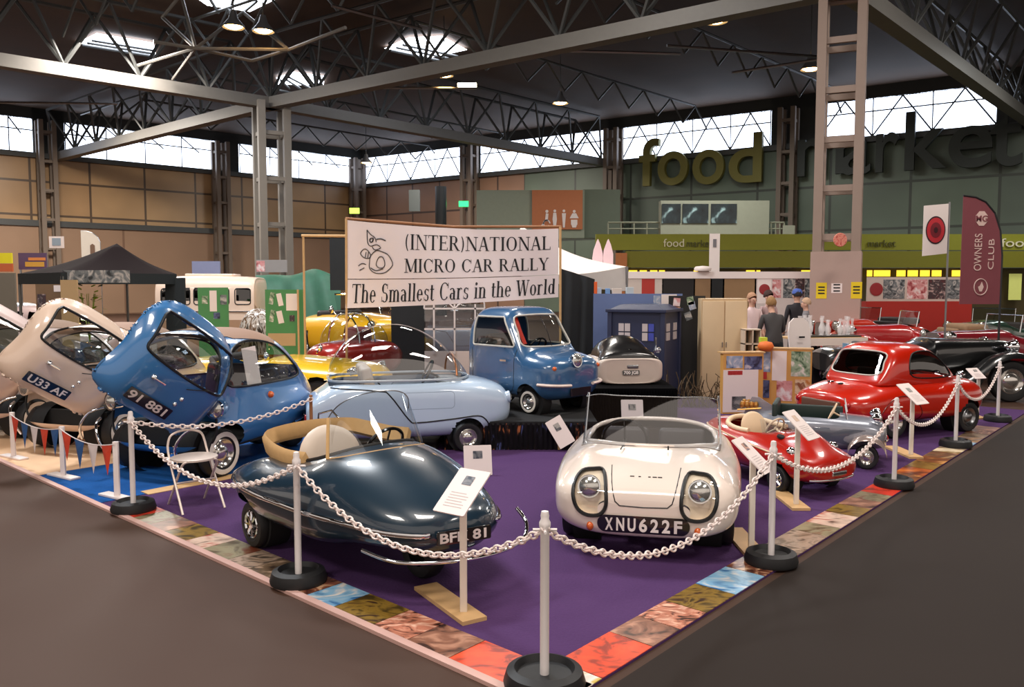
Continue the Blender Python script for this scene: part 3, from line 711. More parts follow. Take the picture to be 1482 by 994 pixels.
# ---------------------------------------------------------------- pale blue car under a clear dome
def dome_car():
    t = thing('dome_car', 'pale blue three-wheeled car with a clear dome roof and black side line', 'car', (-.63 - .52, 9.17 + .22, 0), hd(15))
    pb = car_paint('powder_blue_paint', (188, 208, 230))
    st = [(1.12, .10, .40, .47, .54, 2.4, 2), (1.09, .28, .30, .47, .62, 2.6, 2.4), (1.0, .40, .24, .48, .71, 3, 3), (.85, .47, .2, .5, .765, 3.4, 3.6), (.62, .52, .18, .52, .80, 3.8, 4.5), (.2, .54, .17, .53, .815, 4.5, 5),
          (-.4, .53, .17, .53, .815, 4.5, 5), (-.8, .5, .18, .52, .80, 4.2, 4.5), (-1.0, .46, .19, .5, .70, 4, 4), (-1.14, .43, .2, .46, .6, 4, 4), (-1.17, .41, .22, .44, .56, 4, 4)]
    sh = Shell(st, 100, 96)
    arch = ell(.56, .17, .2, .22, 22, 0, PI) + [(.36, .05), (.76, .05)]
    for sg in (1, -1): sh.cut(arch, 'y', sg)
    base = smooth_poly([(-.88, -.30), (-.92, 0), (-.88, .30), (-.55, .43), (0, .46), (.45, .40), (.60, .22), (.64, 0), (.60, -.22), (.45, -.40), (0, -.46), (-.55, -.43)], 4)
    sh.cut(base, 'z', 1)
    sh.mb().build('body', pb, t, 40)
    ln = [(-1.12, .66), (-.95, .745), (-.42, .715), (-.30, .665), (-.10, .40), (.0, .365), (.4, .39), (.66, .41), (.76, .36), (.85, .25), (1.04, .27)]
    for sg in (1, -1):
        MB().tube(sh.line(smooth_poly(ln, 4, False), 'y', sg, .001), .008, 6).build('side_line', m_black, t, 60)
        MB().tube(sh.line(rrect(.56, .18, .04, .12, .6), 'y', sg, -.002, True), .0035, 5, True).build('panel_seam', mat('panel_seam', (120, 138, 160), .6), t, 60)
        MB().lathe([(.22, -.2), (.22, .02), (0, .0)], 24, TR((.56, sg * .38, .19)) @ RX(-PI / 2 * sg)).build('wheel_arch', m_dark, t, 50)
        wheel(t, .56, sg * .45, .165, .1, sg)
        headlamp(t, (1.06, sg * .3, .58), (1, sg * .1, .1), .065, pb, .12)
        MB().box((-1.175, sg * .34, .42), (.03, .07, .1), bev=.01).build('tail_lamp', m_redl, t, 40)
    wheel(t, -.75, .05, .15, .1, 1)
    plate(t, facing((-1.185, 0, .40), (-1, 0, 0)), '', .3, .1)
    # dome: a clear bubble, its flat screen at the front
    ds = [(.64, .10, .8, .8, .82, 2, 2), (.60, .22, .8, .8, .90, 2.2, 2), (.5, .34, .8, .8, 1.02, 2.4, 2), (.3, .42, .8, .8, 1.22, 2.4, 2), (.05, .45, .8, .8, 1.36, 2.3, 2), (-.2, .46, .8, .8, 1.41, 2.2, 2), (-.5, .44, .8, .8, 1.36, 2.2, 2),
          (-.75, .37, .8, .8, 1.2, 2.1, 2), (-.88, .28, .8, .8, 1.02, 2, 2), (-.93, .12, .8, .8, .86, 2, 2)]
    dsh = Shell(ds, 60, 64); dsh.split(lambda x, y, z: z < .803)
    dsh.mb().build('dome', glass('dome_plexiglass', (228, 232, 236), .95, .13), t, 60)
    MB().tube([Vector((x, y, .815)) for x, y in base], .014, 6, True).build('dome_rim', mat('pale_rim', (190, 200, 208), .3, .3), t, 60)
    MB().tube(sorted([Vector((.46, y, .8 + (1.06 - .8) * max(0, 1 - (y / .37) ** 2) ** .5)) for y in np.linspace(-.365, .365, 24)], key=lambda v: v.y), .012, 6).build('screen_frame', mat('copper_frame', (170, 110, 70), .3, .5), t, 60)
    MB().box((-.1, 0, .30), (1.4, .8, .05)).build('floor_pan', m_dark, t)
    for sg in (1, -1): MB().box((-.25, sg * .2, .52), (.4, .36, .12), bev=.04).box((-.5, sg * .2, .75), (.12, .36, .42), Matrix.Rotation(-.2, 3, 'Y'), bev=.04).build('seat', m_seat, t, 40)
    MB().box((.45, 0, .74), (.24, .78, .08), bev=.03).build('dashboard', mat('grey_dash', (120, 125, 128), .6), t, 40)
    steering(t, (.22, .2, .84), (-1, 0, .5), .14)
    return t
dome_car()
# ---------------------------------------------------------------- dark blue open boat-shaped three-wheeler in front
def boat_car():
    fw = Vector((.669, -.743, 0)); t = thing('open_three_wheeler', 'dark blue-green open boat-shaped car with beige seat and clear windscreen', 'car', (-1.0, 5.61, .012), math.atan2(fw.y, fw.x))
    pt = car_paint('dark_teal_paint', (24, 46, 62))
    st = [(1.14, .08, .31, .40, .47, 2, 2), (1.1, .2, .29, .40, .52, 2, 2.2), (1.0, .33, .27, .405, .575, 2, 2.6), (.8, .44, .255, .41, .66, 2, 2.8), (.5, .52, .22, .42, .76, 2.1, 2.8), (.2, .58, .16, .43, .80, 2.1, 3),
          (-.1, .61, .16, .44, .735, 2.1, 3), (-.4, .63, .17, .45, .65, 2.1, 3), (-.7, .61, .18, .46, .60, 2, 3), (-.95, .52, .22, .46, .555, 2, 2.6), (-1.1, .38, .28, .46, .52, 2, 2.2), (-1.17, .15, .38, .46, .50, 2, 2)]
    def fn(x, y, z):   # humps over the rear wheels, a hollow between them and the tail
        s = min(1, abs(y) / .3); g = math.exp(-((x + .62) / .28) ** 2) * math.exp(-((abs(y) - .45) / .14) ** 2)
        return (x, y, z + (.05 * g if z > .47 else 0))
    sh = Shell(st, 100, 96, fn)
    ck = smooth_poly([(-.72, -.34), (-.76, 0), (-.72, .34), (-.4, .40), (-.05, .38), (.14, .30), (.24, .14), (.26, 0), (.24, -.14), (.14, -.30), (-.05, -.38), (-.4, -.40)], 4)
    sh.cut(ck, 'z', 1)
    for sg in (1, -1):
        sh.cut(ell(-.62, .2, .2, .2, 20, 0, PI) + [(-.82, .0), (-.42, .0)], 'y', sg)
    sh.mb().build('body', pt, t, 45)
    # bright rub strip right round
    ps = []
    for k in range(121):
        a = 2 * PI * k / 120; i = (1 - math.cos(a)) / 2 
        X = 1.13 - 2.28 * i; sg = 1 if a < PI else -1; zz = .405 + .055 * i
        h, n = sh.proj(X, zz, 'y', sg)
        if h is not None: ps.append(h + n * .006)
    MB().tube([p for p in ps if p.x < 1.06] , .017, 6, True).build('rub_strip', m_chrome, t, 60)
    MB().tube([Vector((x, y, sh.proj(x, y * .99, 'z', 1)[0].z if sh.proj(x, y * .99, 'z', 1)[0] else .7)) for x, y in ck], .014, 6, True).build('cockpit_rim', mat('dark_rim', (40, 34, 30), .5), t, 60)
    # folded hood: beige band standing round the back of the cockpit
    band = [(-.1, -.40, .70), (-.35, -.42, .69), (-.62, -.40, .71), (-.80, -.33, .75), (-.83, 0, .78), (-.80, .33, .77), (-.6, .40, .76), (-.3, .41, .76), (-.05, .39, .78)]
    band = smooth_poly(band, 4, False); b = MB(); V = []
    for x, y, z in band: V += [(x, y, z + .035), (x * 1.0, y * 1.06, z + .0), (x, y, z - .09), (x + .02, y * .9, z - .06)]
    n = len(band); b.add(V, [(i * 4 + k, i * 4 + (k + 1) % 4, (i + 1) * 4 + (k + 1) % 4, (i + 1) * 4 + k) for i in range(n - 1) for k in range(4)] + [(0, 1, 2, 3), (4 * n - 1, 4 * n - 2, 4 * n - 3, 4 * n - 4)])
    b.build('folded_hood', m_cream_cloth, t, 60)
    MB().tube([(-.84, .1, .78), (-.9, .14, .84), (-.88, .24, .86), (-.82, .28, .79)], .008, 6).build('hood_loop', m_chrome, t, 60)
    # seat, big round back
    s = MB(); s.lathe([(0, .05), (.16, .045), (.215, .02), (.23, -.02), (.2, -.06), (0, -.06)], 32, TR((-.42, -.02, .61)) @ RZ(.25) @ RY(PI / 2 - .3) @ Matrix.Diagonal((1, 1.25, 1, 1)))
    s.box((-.15, 0, .36), (.5, .6, .12), bev=.05); s.build('seat', m_seat, t, 50)
    MB().box((-.25, 0, .27), (1.0, .8, .04)).build('floor_pan', m_dark, t)
    steering(t, (.05, .12, .74), (-1, 0, .6), .14)
    # windscreen: a curved sheet of clear plastic leaning back, beige strip on its edge
    V = []; Fc = []; nn = 26; mm = 10; top = []; bot = []
    for i in range(nn):
        u = i / (nn - 1) * 2 - 1; a = u * 1.42
        bx, by = .13 + .30 * math.cos(a) - .05, .37 * math.sin(a)
        h, _ = sh.proj(bx, by, 'z', 1); bz = h.z - .004 if h is not None else .66
        H = .40 * (1 - .28 * abs(u) ** 3)
        for j in range(mm):
            v = j / (mm - 1); V.append((bx - .14 * v * math.cos(a) - .05 * v, by * (1 - .14 * v), bz + H * v * (1 - .12 * v)))
        bot.append(V[-mm]); top.append(V[-1])
    for i in range(nn - 1):
        for j in range(mm - 1): Fc.append((i * mm + j, (i + 1) * mm + j, (i + 1) * mm + j + 1, i * mm + j + 1))
    w_ = MB().add(V, Fc).build('windscreen', m_plexi, t, 60)
    MB().tube([V[j] for j in range(mm)], .013, 6).build('screen_edge', m_cream_cloth, w_, 60)
    MB().tube(bot, .008, 6).build('screen_base', m_wood, w_, 60); MB().tube(top, .004, 5).build('screen_rim', m_steel, w_, 60)
    for sg in (1, -1):
        MB().lathe([(.2, -.16), (.2, .0), (0, -.02)], 24, TR((-.62, sg * .5, .19)) @ RX(-PI / 2 * sg)).build('wheel_arch', m_dark, t, 50)
        wheel(t, -.62, sg * .50, .165, .12, sg, 'spoke')
    wheel(t, .66, .0, .175, .12, 1); wheel_guard = MB().lathe([(.2, -.08), (.2, .08)], 20, TR((.66, 0, .19)) @ RX(PI / 2), arc=PI).build('wheel_arch', m_dark, t, 50)
    headlamp(t, (.90, .20, .62), (1, .15, .1), .055)
    h, n = sh.proj(-.08, .40, 'x', 1); plate(t, facing(h + Vector((.03, 0, 0)), (1, -.25, .0)), 'BFK 81', .34, .08)
    MB().tube(smooth_poly([(.75, -.50, .30), (.98, -.42, .27), (1.16, -.22, .27), (1.24, .05, .27), (1.22, .32, .29), (1.14, .44, .36), (1.05, .44, .44)], 5, False), .012, 8).build('bumper_bar', m_chrome, t, 60)
    return t
boat_car()
# ---------------------------------------------------------------- white open car with covered headlamps
def white_car():
    fw = Vector((-.21, -.98, 0)); t = thing('white_open_car', 'white open car with number plate XNU622F and covered headlamps', 'car', (.985, 5.925, .012), math.atan2(fw.y, fw.x))
    pt = car_paint('ivory_paint', (236, 220, 208))
    st = [(.60, .30, .25, .36, .43, 2.6, 2.6), (.585, .44, .2, .36, .47, 2.8, 3), (.54, .53, .17, .37, .505, 3, 3.2), (.44, .60, .155, .39, .545, 3, 3.4), (.25, .635, .15, .42, .59, 2.8, 3.4), (0, .655, .15, .44, .625, 2.8, 3.4),
          (-.3, .665, .19, .46, .65, 2.7, 3.4), (-.7, .65, .19, .47, .665, 2.7, 3.4), (-1.1, .62, .2, .47, .685, 2.6, 3.2), (-1.4, .52, .24, .45, .66, 2.4, 3), (-1.62, .36, .3, .43, .58, 2.2, 2.4), (-1.7, .12, .38, .43, .5, 2, 2)]
    def fn(x, y, z):   # wings a touch higher than the bonnet
        g = math.exp(-((abs(y) - .44) / .13) ** 2) * math.exp(-((x - .12) / .36) ** 2); return (x, y, z + (.045 * g if z > .42 else 0))
    sh = Shell(st, 110, 110, fn)
    ck = smooth_poly([(-.22, -.30), (-.17, 0), (-.22, .30), (-.36, .46), (-.7, .50), (-.98, .44), (-1.08, .25), (-1.1, 0), (-1.08, -.25), (-.98, -.44), (-.7, -.50), (-.36, -.46)], 4)
    sh.cut(ck, 'z', 1)
    for sg in (1, -1):
        lampo = smooth_poly([(sg * .285, .565), (sg * .35, .573), (sg * .425, .563), (sg * .465, .51), (sg * .465, .42), (sg * .43, .345), (sg * .365, .312), (sg * .285, .322), (sg * .245, .385), (sg * .252, .50)], 4)
        pc = sh.cut(lampo, 'x', 1)
        pane(t, pc, .004, glass('lamp_cover', (250, 248, 244), .9, .04), 'lamp_cover'); seal(sh, lampo, t, 'x', 1, .013, m_rubber, 'lamp_cover_seal', .002)
        MB().add([p + Vector((-.05, 0, .0)) for p in pc[0]], pc[1]).build('lamp_recess', mat('lamp_recess', (240, 226, 208), .6), t, 60)
        h, n = sh.proj(sg * .36, .47, 'x', 1); headlamp(t, h + Vector((-.022, 0, .025)), (1, 0, .12), .072, m_chrome, .05)
        rim_ = sh.line(lampo, 'x', 1, 0, True); MB().add(rim_ + [p + Vector((-.055, 0, 0)) for p in rim_], [(i, (i + 1) % len(rim_), len(rim_) + (i + 1) % len(rim_), len(rim_) + i) for i in range(len(rim_))]).build('lamp_bowl', mat('lamp_recess', (196, 180, 165), .6), t, 60)
        h, n = sh.proj(sg * .35, .238, 'x', 1); MB().lathe([(.024, 0), (.022, .014), (.012, .026), (0, .03)], 14, facing(h, n) @ Matrix.Diagonal((1, 1.35, 1, 1))).build('turn_signal', m_amber, t, 50)
        sh.cut(ell(-.02, .2, .24, .22, 20, 0, PI) + [(-.26, .0), (.22, .0)], 'y', sg)
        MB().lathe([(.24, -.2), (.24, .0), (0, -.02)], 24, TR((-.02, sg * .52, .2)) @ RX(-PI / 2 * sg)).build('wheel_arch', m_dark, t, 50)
        wheel(t, 0, sg * .54, .19, .13, sg); wheel(t, -1.2, sg * .5, .19, .13, sg)
    sh.mb().build('body', pt, t, 45)
    # bonnet panel line, vents, lettering plate
    bl = [(-.275, .66), (-.225, .48), (-.20, .445), (-.17, .435), (.17, .435), (.20, .445), (.225, .48), (.275, .66)]
    bl = [(y, min(z, .62)) for y, z in bl]
    q = [(.05, -.30), (.44, -.205), (.48, -.18), (.485, 0), (.48, .18), (.44, .205), (.05, .30)]
    MB().tube(sh.line([(-.235, .585), (-.215, .52), (-.185, .415), (-.155, .388), (0, .383), (.155, .388), (.185, .415), (.215, .52), (.235, .585)], 'x', 1, 0), .004, 5).build('bonnet_seam', m_rubber, t, 60)
    v = MB()
    for yy in (-.085, -.035, .03, .065, .1): 
        h, n = sh.proj(yy, .548, 'x', 1); v.box(h, (.012, .028 if abs(yy) > .05 else .016, .006))
    v.build('bonnet_vents', m_dark, t)
    o = MB(); pts = rrect(.60, .115, .056, 0, .268, 8); o = sh.patch([(y, z) for y, z in pts], 'x', 1, .010).build('number_plate', m_black_gloss, t, 60)
    for i, ch in enumerate('XNU622F'):
        yy = (i - 3) * .074; h, n = sh.proj(yy, .268, 'x', 1)
        text_mesh(ch, .082, m_white, 'letter', o, facing(h + n * .011, (n.x, n.y, n.z)) @ TR((0, -.041, 0)), .002, bold=.0035, width=.052)
    # windscreen wraparound, tall clear sheet
    V = []; Fc = []; nn = 40; mm = 8; bot = []; top = []
    for i in range(nn):
        u = i / (nn - 1) * 2 - 1; yy = .505 * math.copysign(min(1, abs(u) * 1.18) ** 1, u); k = max(0, (abs(u) - .847) / .153)
        bx = -.16 - .05 * (yy / .5) ** 2 - .30 * k; yy = yy + math.copysign(.02 * k, u)
        h, _ = sh.proj(bx, yy, 'z', 1); bz = (h.z if h is not None else .62) - .002
        for j in range(mm):
            v_ = j / (mm - 1); V.append((bx - .13 * v_, yy * (1 - .03 * v_), bz + (.36 - .0 * k) * v_))
        bot.append(V[-mm]); top.append(V[-1])
    for i in range(nn - 1):
        for j in range(mm - 1): Fc.append((i * mm + j, (i + 1) * mm + j, (i + 1) * mm + j + 1, i * mm + j + 1))
    w_ = MB().add(V, Fc).build('windscreen', glass('tall_plexiglass', (226, 230, 234), .95, .10), t, 50)
    MB().tube(bot, .008, 6).build('screen_base', mat('dull_trim', (110, 100, 95), .4), w_, 60); MB().tube([V[j] for j in range(mm)], .009, 6).build('screen_edge', m_chrome, w_, 60); MB().tube([V[-mm + j] for j in range(mm)], .009, 6).build('screen_edge', m_chrome, w_, 60); MB().tube(top, .0035, 5).build('screen_rim', m_steel, w_, 60)
    MB().tube([(-.12, -.18, .645), (-.06, -.19, .655), (-.02, -.2, .64)], .005, 5).build('wiper', m_black, t)
    MB().tube([(-.06, .14, .64), (-.06, .14, .67)], .006, 5).build('washer_jet', m_black, t)
    # cockpit: rim, dark trim, wheel, seats
    ri = [Vector((x, y, (sh.proj(x * 1.0, y * 1.01, 'z', 1)[0] or Vector((0, 0, .66))).z + (.015 if x < -.8 else 0))) for x, y in ck]
    MB().tube(ri, .02, 8, True).build('cockpit_rim', pt, t, 60)
    MB().box((-.64, 0, .24), (1.0, .98, .04)).box((-1.12, 0, .42), (.04, .95, .4)).box((-.28, 0, .52), (.05, .9, .12)).box((-.64, .49, .42), (.9, .03, .36)).box((-.64, -.49, .42), (.9, .03, .36)).build('cockpit_trim', mat('dark_trim', (52, 40, 36), .7), t)
    for sg in (1, -1): MB().box((-.72, sg * .23, .36), (.4, .38, .12), bev=.05).box((-.95, sg * .23, .5), (.1, .38, .3), Matrix.Rotation(-.25, 3, 'Y'), bev=.04).build('seat', m_seat_dark, t, 40)
    steering(t, (-.42, -.20, .64), (-1, 0, .35), .17)
    return t
white_car()
# ---------------------------------------------------------------- tiny blue cabin car on the plinth
PLZ = .33
def cabin_car():
    t = thing('cabin_car', 'tiny steel-blue cabin car with red strip inside, parked on black platform', 'car', (.262, 10.3, PLZ), hd(-46)); t.scale = (1.06, 1.06, 1.06)
    pt = car_paint('steel_blue_paint', (50, 92, 134))
    st = [(.74, .12, .28, .44, .52, 2.2, 2), (.72, .30, .22, .44, .58, 2.6, 2.6), (.64, .42, .17, .44, .63, 3, 3.4), (.5, .47, .14, .44, .665, 3.2, 4), (.34, .485, .13, .44, .70, 3.2, 4.4), (.27, .485, .13, .45, .76, 3.2, 4.4), (.12, .475, .13, .46, 1.0, 3.6, 4.4), (.03, .47, .13, .46, 1.13, 4, 4.4),
          (-.08, .47, .13, .46, 1.175, 4.5, 4.4), (-.45, .465, .13, .46, 1.175, 4.5, 4.4), (-.58, .45, .14, .46, 1.14, 4.2, 4), (-.66, .42, .18, .46, 1.05, 4, 3.6), (-.70, .30, .24, .5, .95, 3, 3), (-.72, .1, .4, .55, .8, 2, 2)]
    sh = Shell(st, 110, 100)
    win = smooth_poly([(-.52, .735), (-.53, .9), (-.51, 1.06), (-.3, 1.075), (-.06, 1.065), (.02, .98), (.1, .84), (.15, .735), (-.2, .725)], 3)
    win = [(-.52, .735), (-.535, .75), (-.53, 1.05), (-.515, 1.065), (-.07, 1.065), (-.05, 1.055), (.15, .755), (.14, .735)]
    for sg in (1, -1):
        pane(t, sh.cut(win, 'y', sg), -.005); seal(sh, win, t, 'y', sg, .011, mat('pale_window_trim', (200, 196, 188), .4), off=.002)
        sh.cut(ell(.36, .14, .18, .2, 20, 0, PI) + [(.18, 0), (.54, 0)], 'y', sg)
        MB().tube(sh.line([(.2, .72), (.17, .6), (.16, .3), (.1, .22), (-.5, .22), (-.55, .3), (-.56, .7)], 'y', sg, 0), .0035, 5).build('door_seam', m_rubber, t, 60)
    scr = smooth_poly([(-.39, .755), (-.38, .9), (-.35, 1.06), (-.2, 1.085), (0, 1.09), (.2, 1.085), (.35, 1.06), (.38, .9), (.39, .755), (.2, .735), (0, .73), (-.2, .735)], 4)
    pane(t, sh.cut(scr, 'x', 1), -.004, m_glass, 'windscreen'); seal(sh, scr, t, 'x', 1, .011, mat('pale_window_trim', (200, 196, 188), .4), 'windscreen_seal')
    sh.mb().build('body', pt, t, 40)
    MB().box((-.1, 0, .2), (1.0, .86, .05)).build('floor_pan', m_dark, t)
    MB().box((-.3, 0, .4), (.4, .5, .12), bev=.04).box((-.52, 0, .65), (.1, .5, .4), bev=.04).build('seat', m_seat_dark, t, 40)
    steering(t, (.05, 0, .7), (-1, 0, .7), .14)
    MB().tube([(.0, -.30, 1.08), (.10, -.31, .9), (.17, -.30, .76)], .03, 6, flat=.4).build('red_strip', mat('red_cloth', (215, 45, 20), .5), t, 50)
    MB().tube([(.3, .0, .735), (.18, .05, .9), (.08, .04, 1.06)], .006, 5).build('wiper', m_chrome, t, 50)
    h, n = sh.proj(-.07, .56, 'x', 1); headlamp(t, h + Vector((.01, 0, .04)), (1, 0, .1), .075, m_chrome, .1)
    for sg in (1, -1):
        h, n = sh.proj(sg * .36, .52, 'x', 1); MB().lathe([(.025, 0), (.02, .02), (0, .03)], 12, facing(h, n)).build('turn_signal', m_amber, t, 50)
        MB().tube(sh.line([(sg * .18, .33), (sg * .46, .345)], 'x', 1, .03), .022, 8, flat=.8).build('bumper', mat('pale_bumper', (226, 205, 195), .4), t, 50)
        MB().lathe([(.19, -.14), (.19, .0), (0, -.02)], 24, TR((.36, sg * .40, .13)) @ RX(-PI / 2 * sg)).build('wheel_arch', m_dark, t, 50)
        wheel(t, .36, sg * .40, .135, .09, sg, 'ww')
    MB().tube(sh.line([(-.40, .34), (.40, .34)], 'x', -1, .03), .022, 8, flat=.8).build('bumper', mat('pale_bumper', (226, 205, 195), .4), t, 50)
    h, n = sh.proj(.0, .25, 'x', 1); plate(t, facing(h + Vector((.01, 0, 0)), (1, 0, 0)), '', .34, .09)
    wheel(t, -.5, 0.045, .135, .09, 1)
    MB().box((.02, -.50, .58), (.1, .02, .02)).build('door_handle', m_chrome, t)
    return t
cabin_car()
# ---------------------------------------------------------------- the back of a small two-tone car on a stand
def tail_car():
    t = thing('two_tone_car', 'small car seen from behind, gloss black top over white tail with number plate', 'car', (1.60, 11.2, .47), hd(97)); t.scale = (.86, .90, .84)
    lo = Shell([(-.05, .36, .07, .27, .43, 5, 4), (-.045, .47, .05, .26, .455, 5, 4), (.05, .51, .04, .25, .465, 5, 4), (.5, .52, .04, .25, .47, 5, 4), (1.2, .46, .06, .25, .44, 5, 4), (1.6, .2, .14, .25, .34, 3, 3)], 50, 64)
    lo.mb().build('lower_body', mat('off_white_paint', (208, 190, 178), .35, coat=.5), t, 40)
    up_ = Shell([(-.02, .2, .36, .42, .48, 2, 2), (.0, .42, .34, .42, .54, 2.2, 2), (.1, .48, .34, .38, .6, 2.2, 2), (.3, .43, .34, .38, .72, 2.2, 2), (.6, .42, .34, .38, .80, 2.2, 2), (1.0, .40, .34, .38, .7, 2.2, 2), (1.4, .2, .34, .38, .5, 2.2, 2)], 50, 60)
    up_.mb().build('upper_body', m_black_gloss, t, 40)
    plate(t, facing((-.066, .0, .235), (-1, 0, .1)), '700 JG8', .26, .07)
    MB().box((-.055, -.03, .33), (.03, .17, .05), bev=.008).build('plate_lamp', m_steel, t, 40)
    MB().lathe([(.055, 0), (.045, .012), (0, .02)], 16, facing((.08, -.03, .56), (-1, 0, .8))).build('fuel_cap', m_chrome, t, 50)
    for sg in (1, -1): MB().box((-.035, sg * .33, .24), (.02, .12, .018)).build('side_slot', m_dark, t)
    MB().tube([(.25, -.40, .45), (.22, -.46, .62), (.22, -.46, .78)], .012, 6).build('chrome_strip', m_chrome, t, 50)
    m = MB().lathe([(.05, 0), (.055, .03), (.04, .07), (0, .09)], 16, facing((.3, -.52, .56), (1, -.2, .1))).build('door_mirror', m_chrome, t, 50)
    MB().tube([(.3, -.42, .50), (.3, -.52, .56)], .008, 5).build('mirror_arm', m_chrome, m)
    for sg in (1, -1): wheel(t, 1.2, sg * .36, .13, .09, sg, z=-.0)
    return t
tail_car()
# ---------------------------------------------------------------- red open three-wheeler with covered nose
def red_boat():
    t = thing('red_open_car', 'small red boat-tailed open car with cream cockpit rim by the chain', 'car', (2.66, 7.42, .012), hd(-61)); t.scale = (.74, .8, .8)
    pt = car_paint('signal_red_paint', (178, 26, 10))
    st = [(.50, .10, .22, .30, .36, 2, 2), (.46, .30, .17, .30, .41, 2, 2.4), (.36, .40, .14, .31, .46, 2, 3), (.15, .46, .13, .33, .52, 2, 3.2), (-.1, .47, .13, .37, .56, 2, 3.2), (-.4, .47, .13, .42, .60, 2.2, 3.2), (-.8, .45, .14, .46, .63, 2.2, 3), (-1.15, .40, .16, .48, .66, 2.1, 2.8), (-1.45, .28, .24, .49, .64, 2, 2.4), (-1.6, .10, .36, .5, .58, 2, 2)]
    def fn(x, y, z):
        g = math.exp(-((x - .06) / .24) ** 2); a = math.exp(-(y / .17) ** 2)
        v = .5 + .5 * math.cos(min(1, abs(abs(y) - .27) / .1) * PI)
        return (x, y, z + ((.13 * g * a - .05 * g * v) if z > .34 else 0))
    sh = Shell(st, 90, 96, fn)
    ck = smooth_poly([(-.42, -.22), (-.36, 0), (-.42, .22), (-.7, .32), (-1.0, .29), (-1.12, .15), (-1.15, 0), (-1.12, -.15), (-1.0, -.29), (-.7, -.32)], 4)
    sh.cut(ck, 'z', 1)
    for sg in (1, -1): sh.cut(ell(0, .14, .2, .2, 20, 0, PI) + [(-.2, .0), (.2, .0)], 'y', sg)
    sh.mb().build('body', pt, t, 45)
    MB().tube([Vector((x, y, (sh.proj(x, y * 1.02, 'z', 1)[0] or Vector((0, 0, .6))).z + .01)) for x, y in ck if x < -.55], .032, 8).build('cockpit_rim', mat('cream_vinyl', (236, 205, 170), .5), t, 60)
    MB().lathe([(0, .03), (.16, .03), (.19, 0), (.16, -.04), (0, -.04)], 28, TR((-.86, 0, .58)) @ RY(PI / 2 - .3) @ Matrix.Diagonal((1, 1.1, 1, 1))).box((-.7, 0, .3), (.4, .45, .1), bev=.04).build('seat', mat('cream_vinyl', (236, 205, 170), .5), t, 50)
    MB().box((-.75, 0, .24), (.8, .6, .03)).build('floor_pan', m_dark, t)
    steering(t, (-.5, 0, .62), (-1, 0, .6), .13, mat('cream_vinyl', (236, 205, 170), .5))
    for sg in (1, -1):
        MB().tube(sh.line([(-1.5, .56), (-1.0, .54), (-.4, .47), (.1, .40)], 'y', sg, .002), .01, 6).build('waist_strip', mat('cream_vinyl', (236, 205, 170), .5), t, 60)
        MB().lathe([(.2, -.16), (.2, .0), (0, -.02)], 24, TR((0, sg * .38, .17)) @ RX(-PI / 2 * sg)).build('wheel_arch', m_dark, t, 50)
        wheel(t, 0, sg * .42, .15, .1, sg, 'spoke')
        h, n = sh.proj(.1, sg * .33, 'z', 1); MB().lathe([(.06, 0), (.055, .03), (.03, .05), (0, .055)], 16, TR(h) @ RY(.5)).build('headlamp', m_chrome, t, 50)
        h, n = sh.proj(-.2, sg * .2, 'z', 1); MB().lathe([(.05, 0), (.045, .02), (0, .03)], 14, TR(h) @ RY(.3)).build('vent', m_dark, t, 50)
    h, n = sh.proj(.0, .26, 'x', 1); MB().box(h, (.03, .22, .05), bev=.01).build('nose_badge', m_chrome, t, 40)
    MB().tube(sh.line([(-.34, .2), (0, .2), (.34, .2)], 'x', 1, .012), .012, 6).build('bumper_bar', m_chrome, t, 60)
    sc_ = MB(); V = [(-.42 + .1 * math.cos(a) - .05 * v, .3 * math.sin(a), .58 + .17 * v) for a in np.linspace(-1.4, 1.4, 14) for v in (0, 1)]
    sc_.add(V, [(2 * i, 2 * i + 2, 2 * i + 3, 2 * i + 1) for i in range(13)]).build('windscreen', m_plexi, t, 60)
    wheel(t, -1.25, 0, .15, .1, 1)
    return t
red_boat()
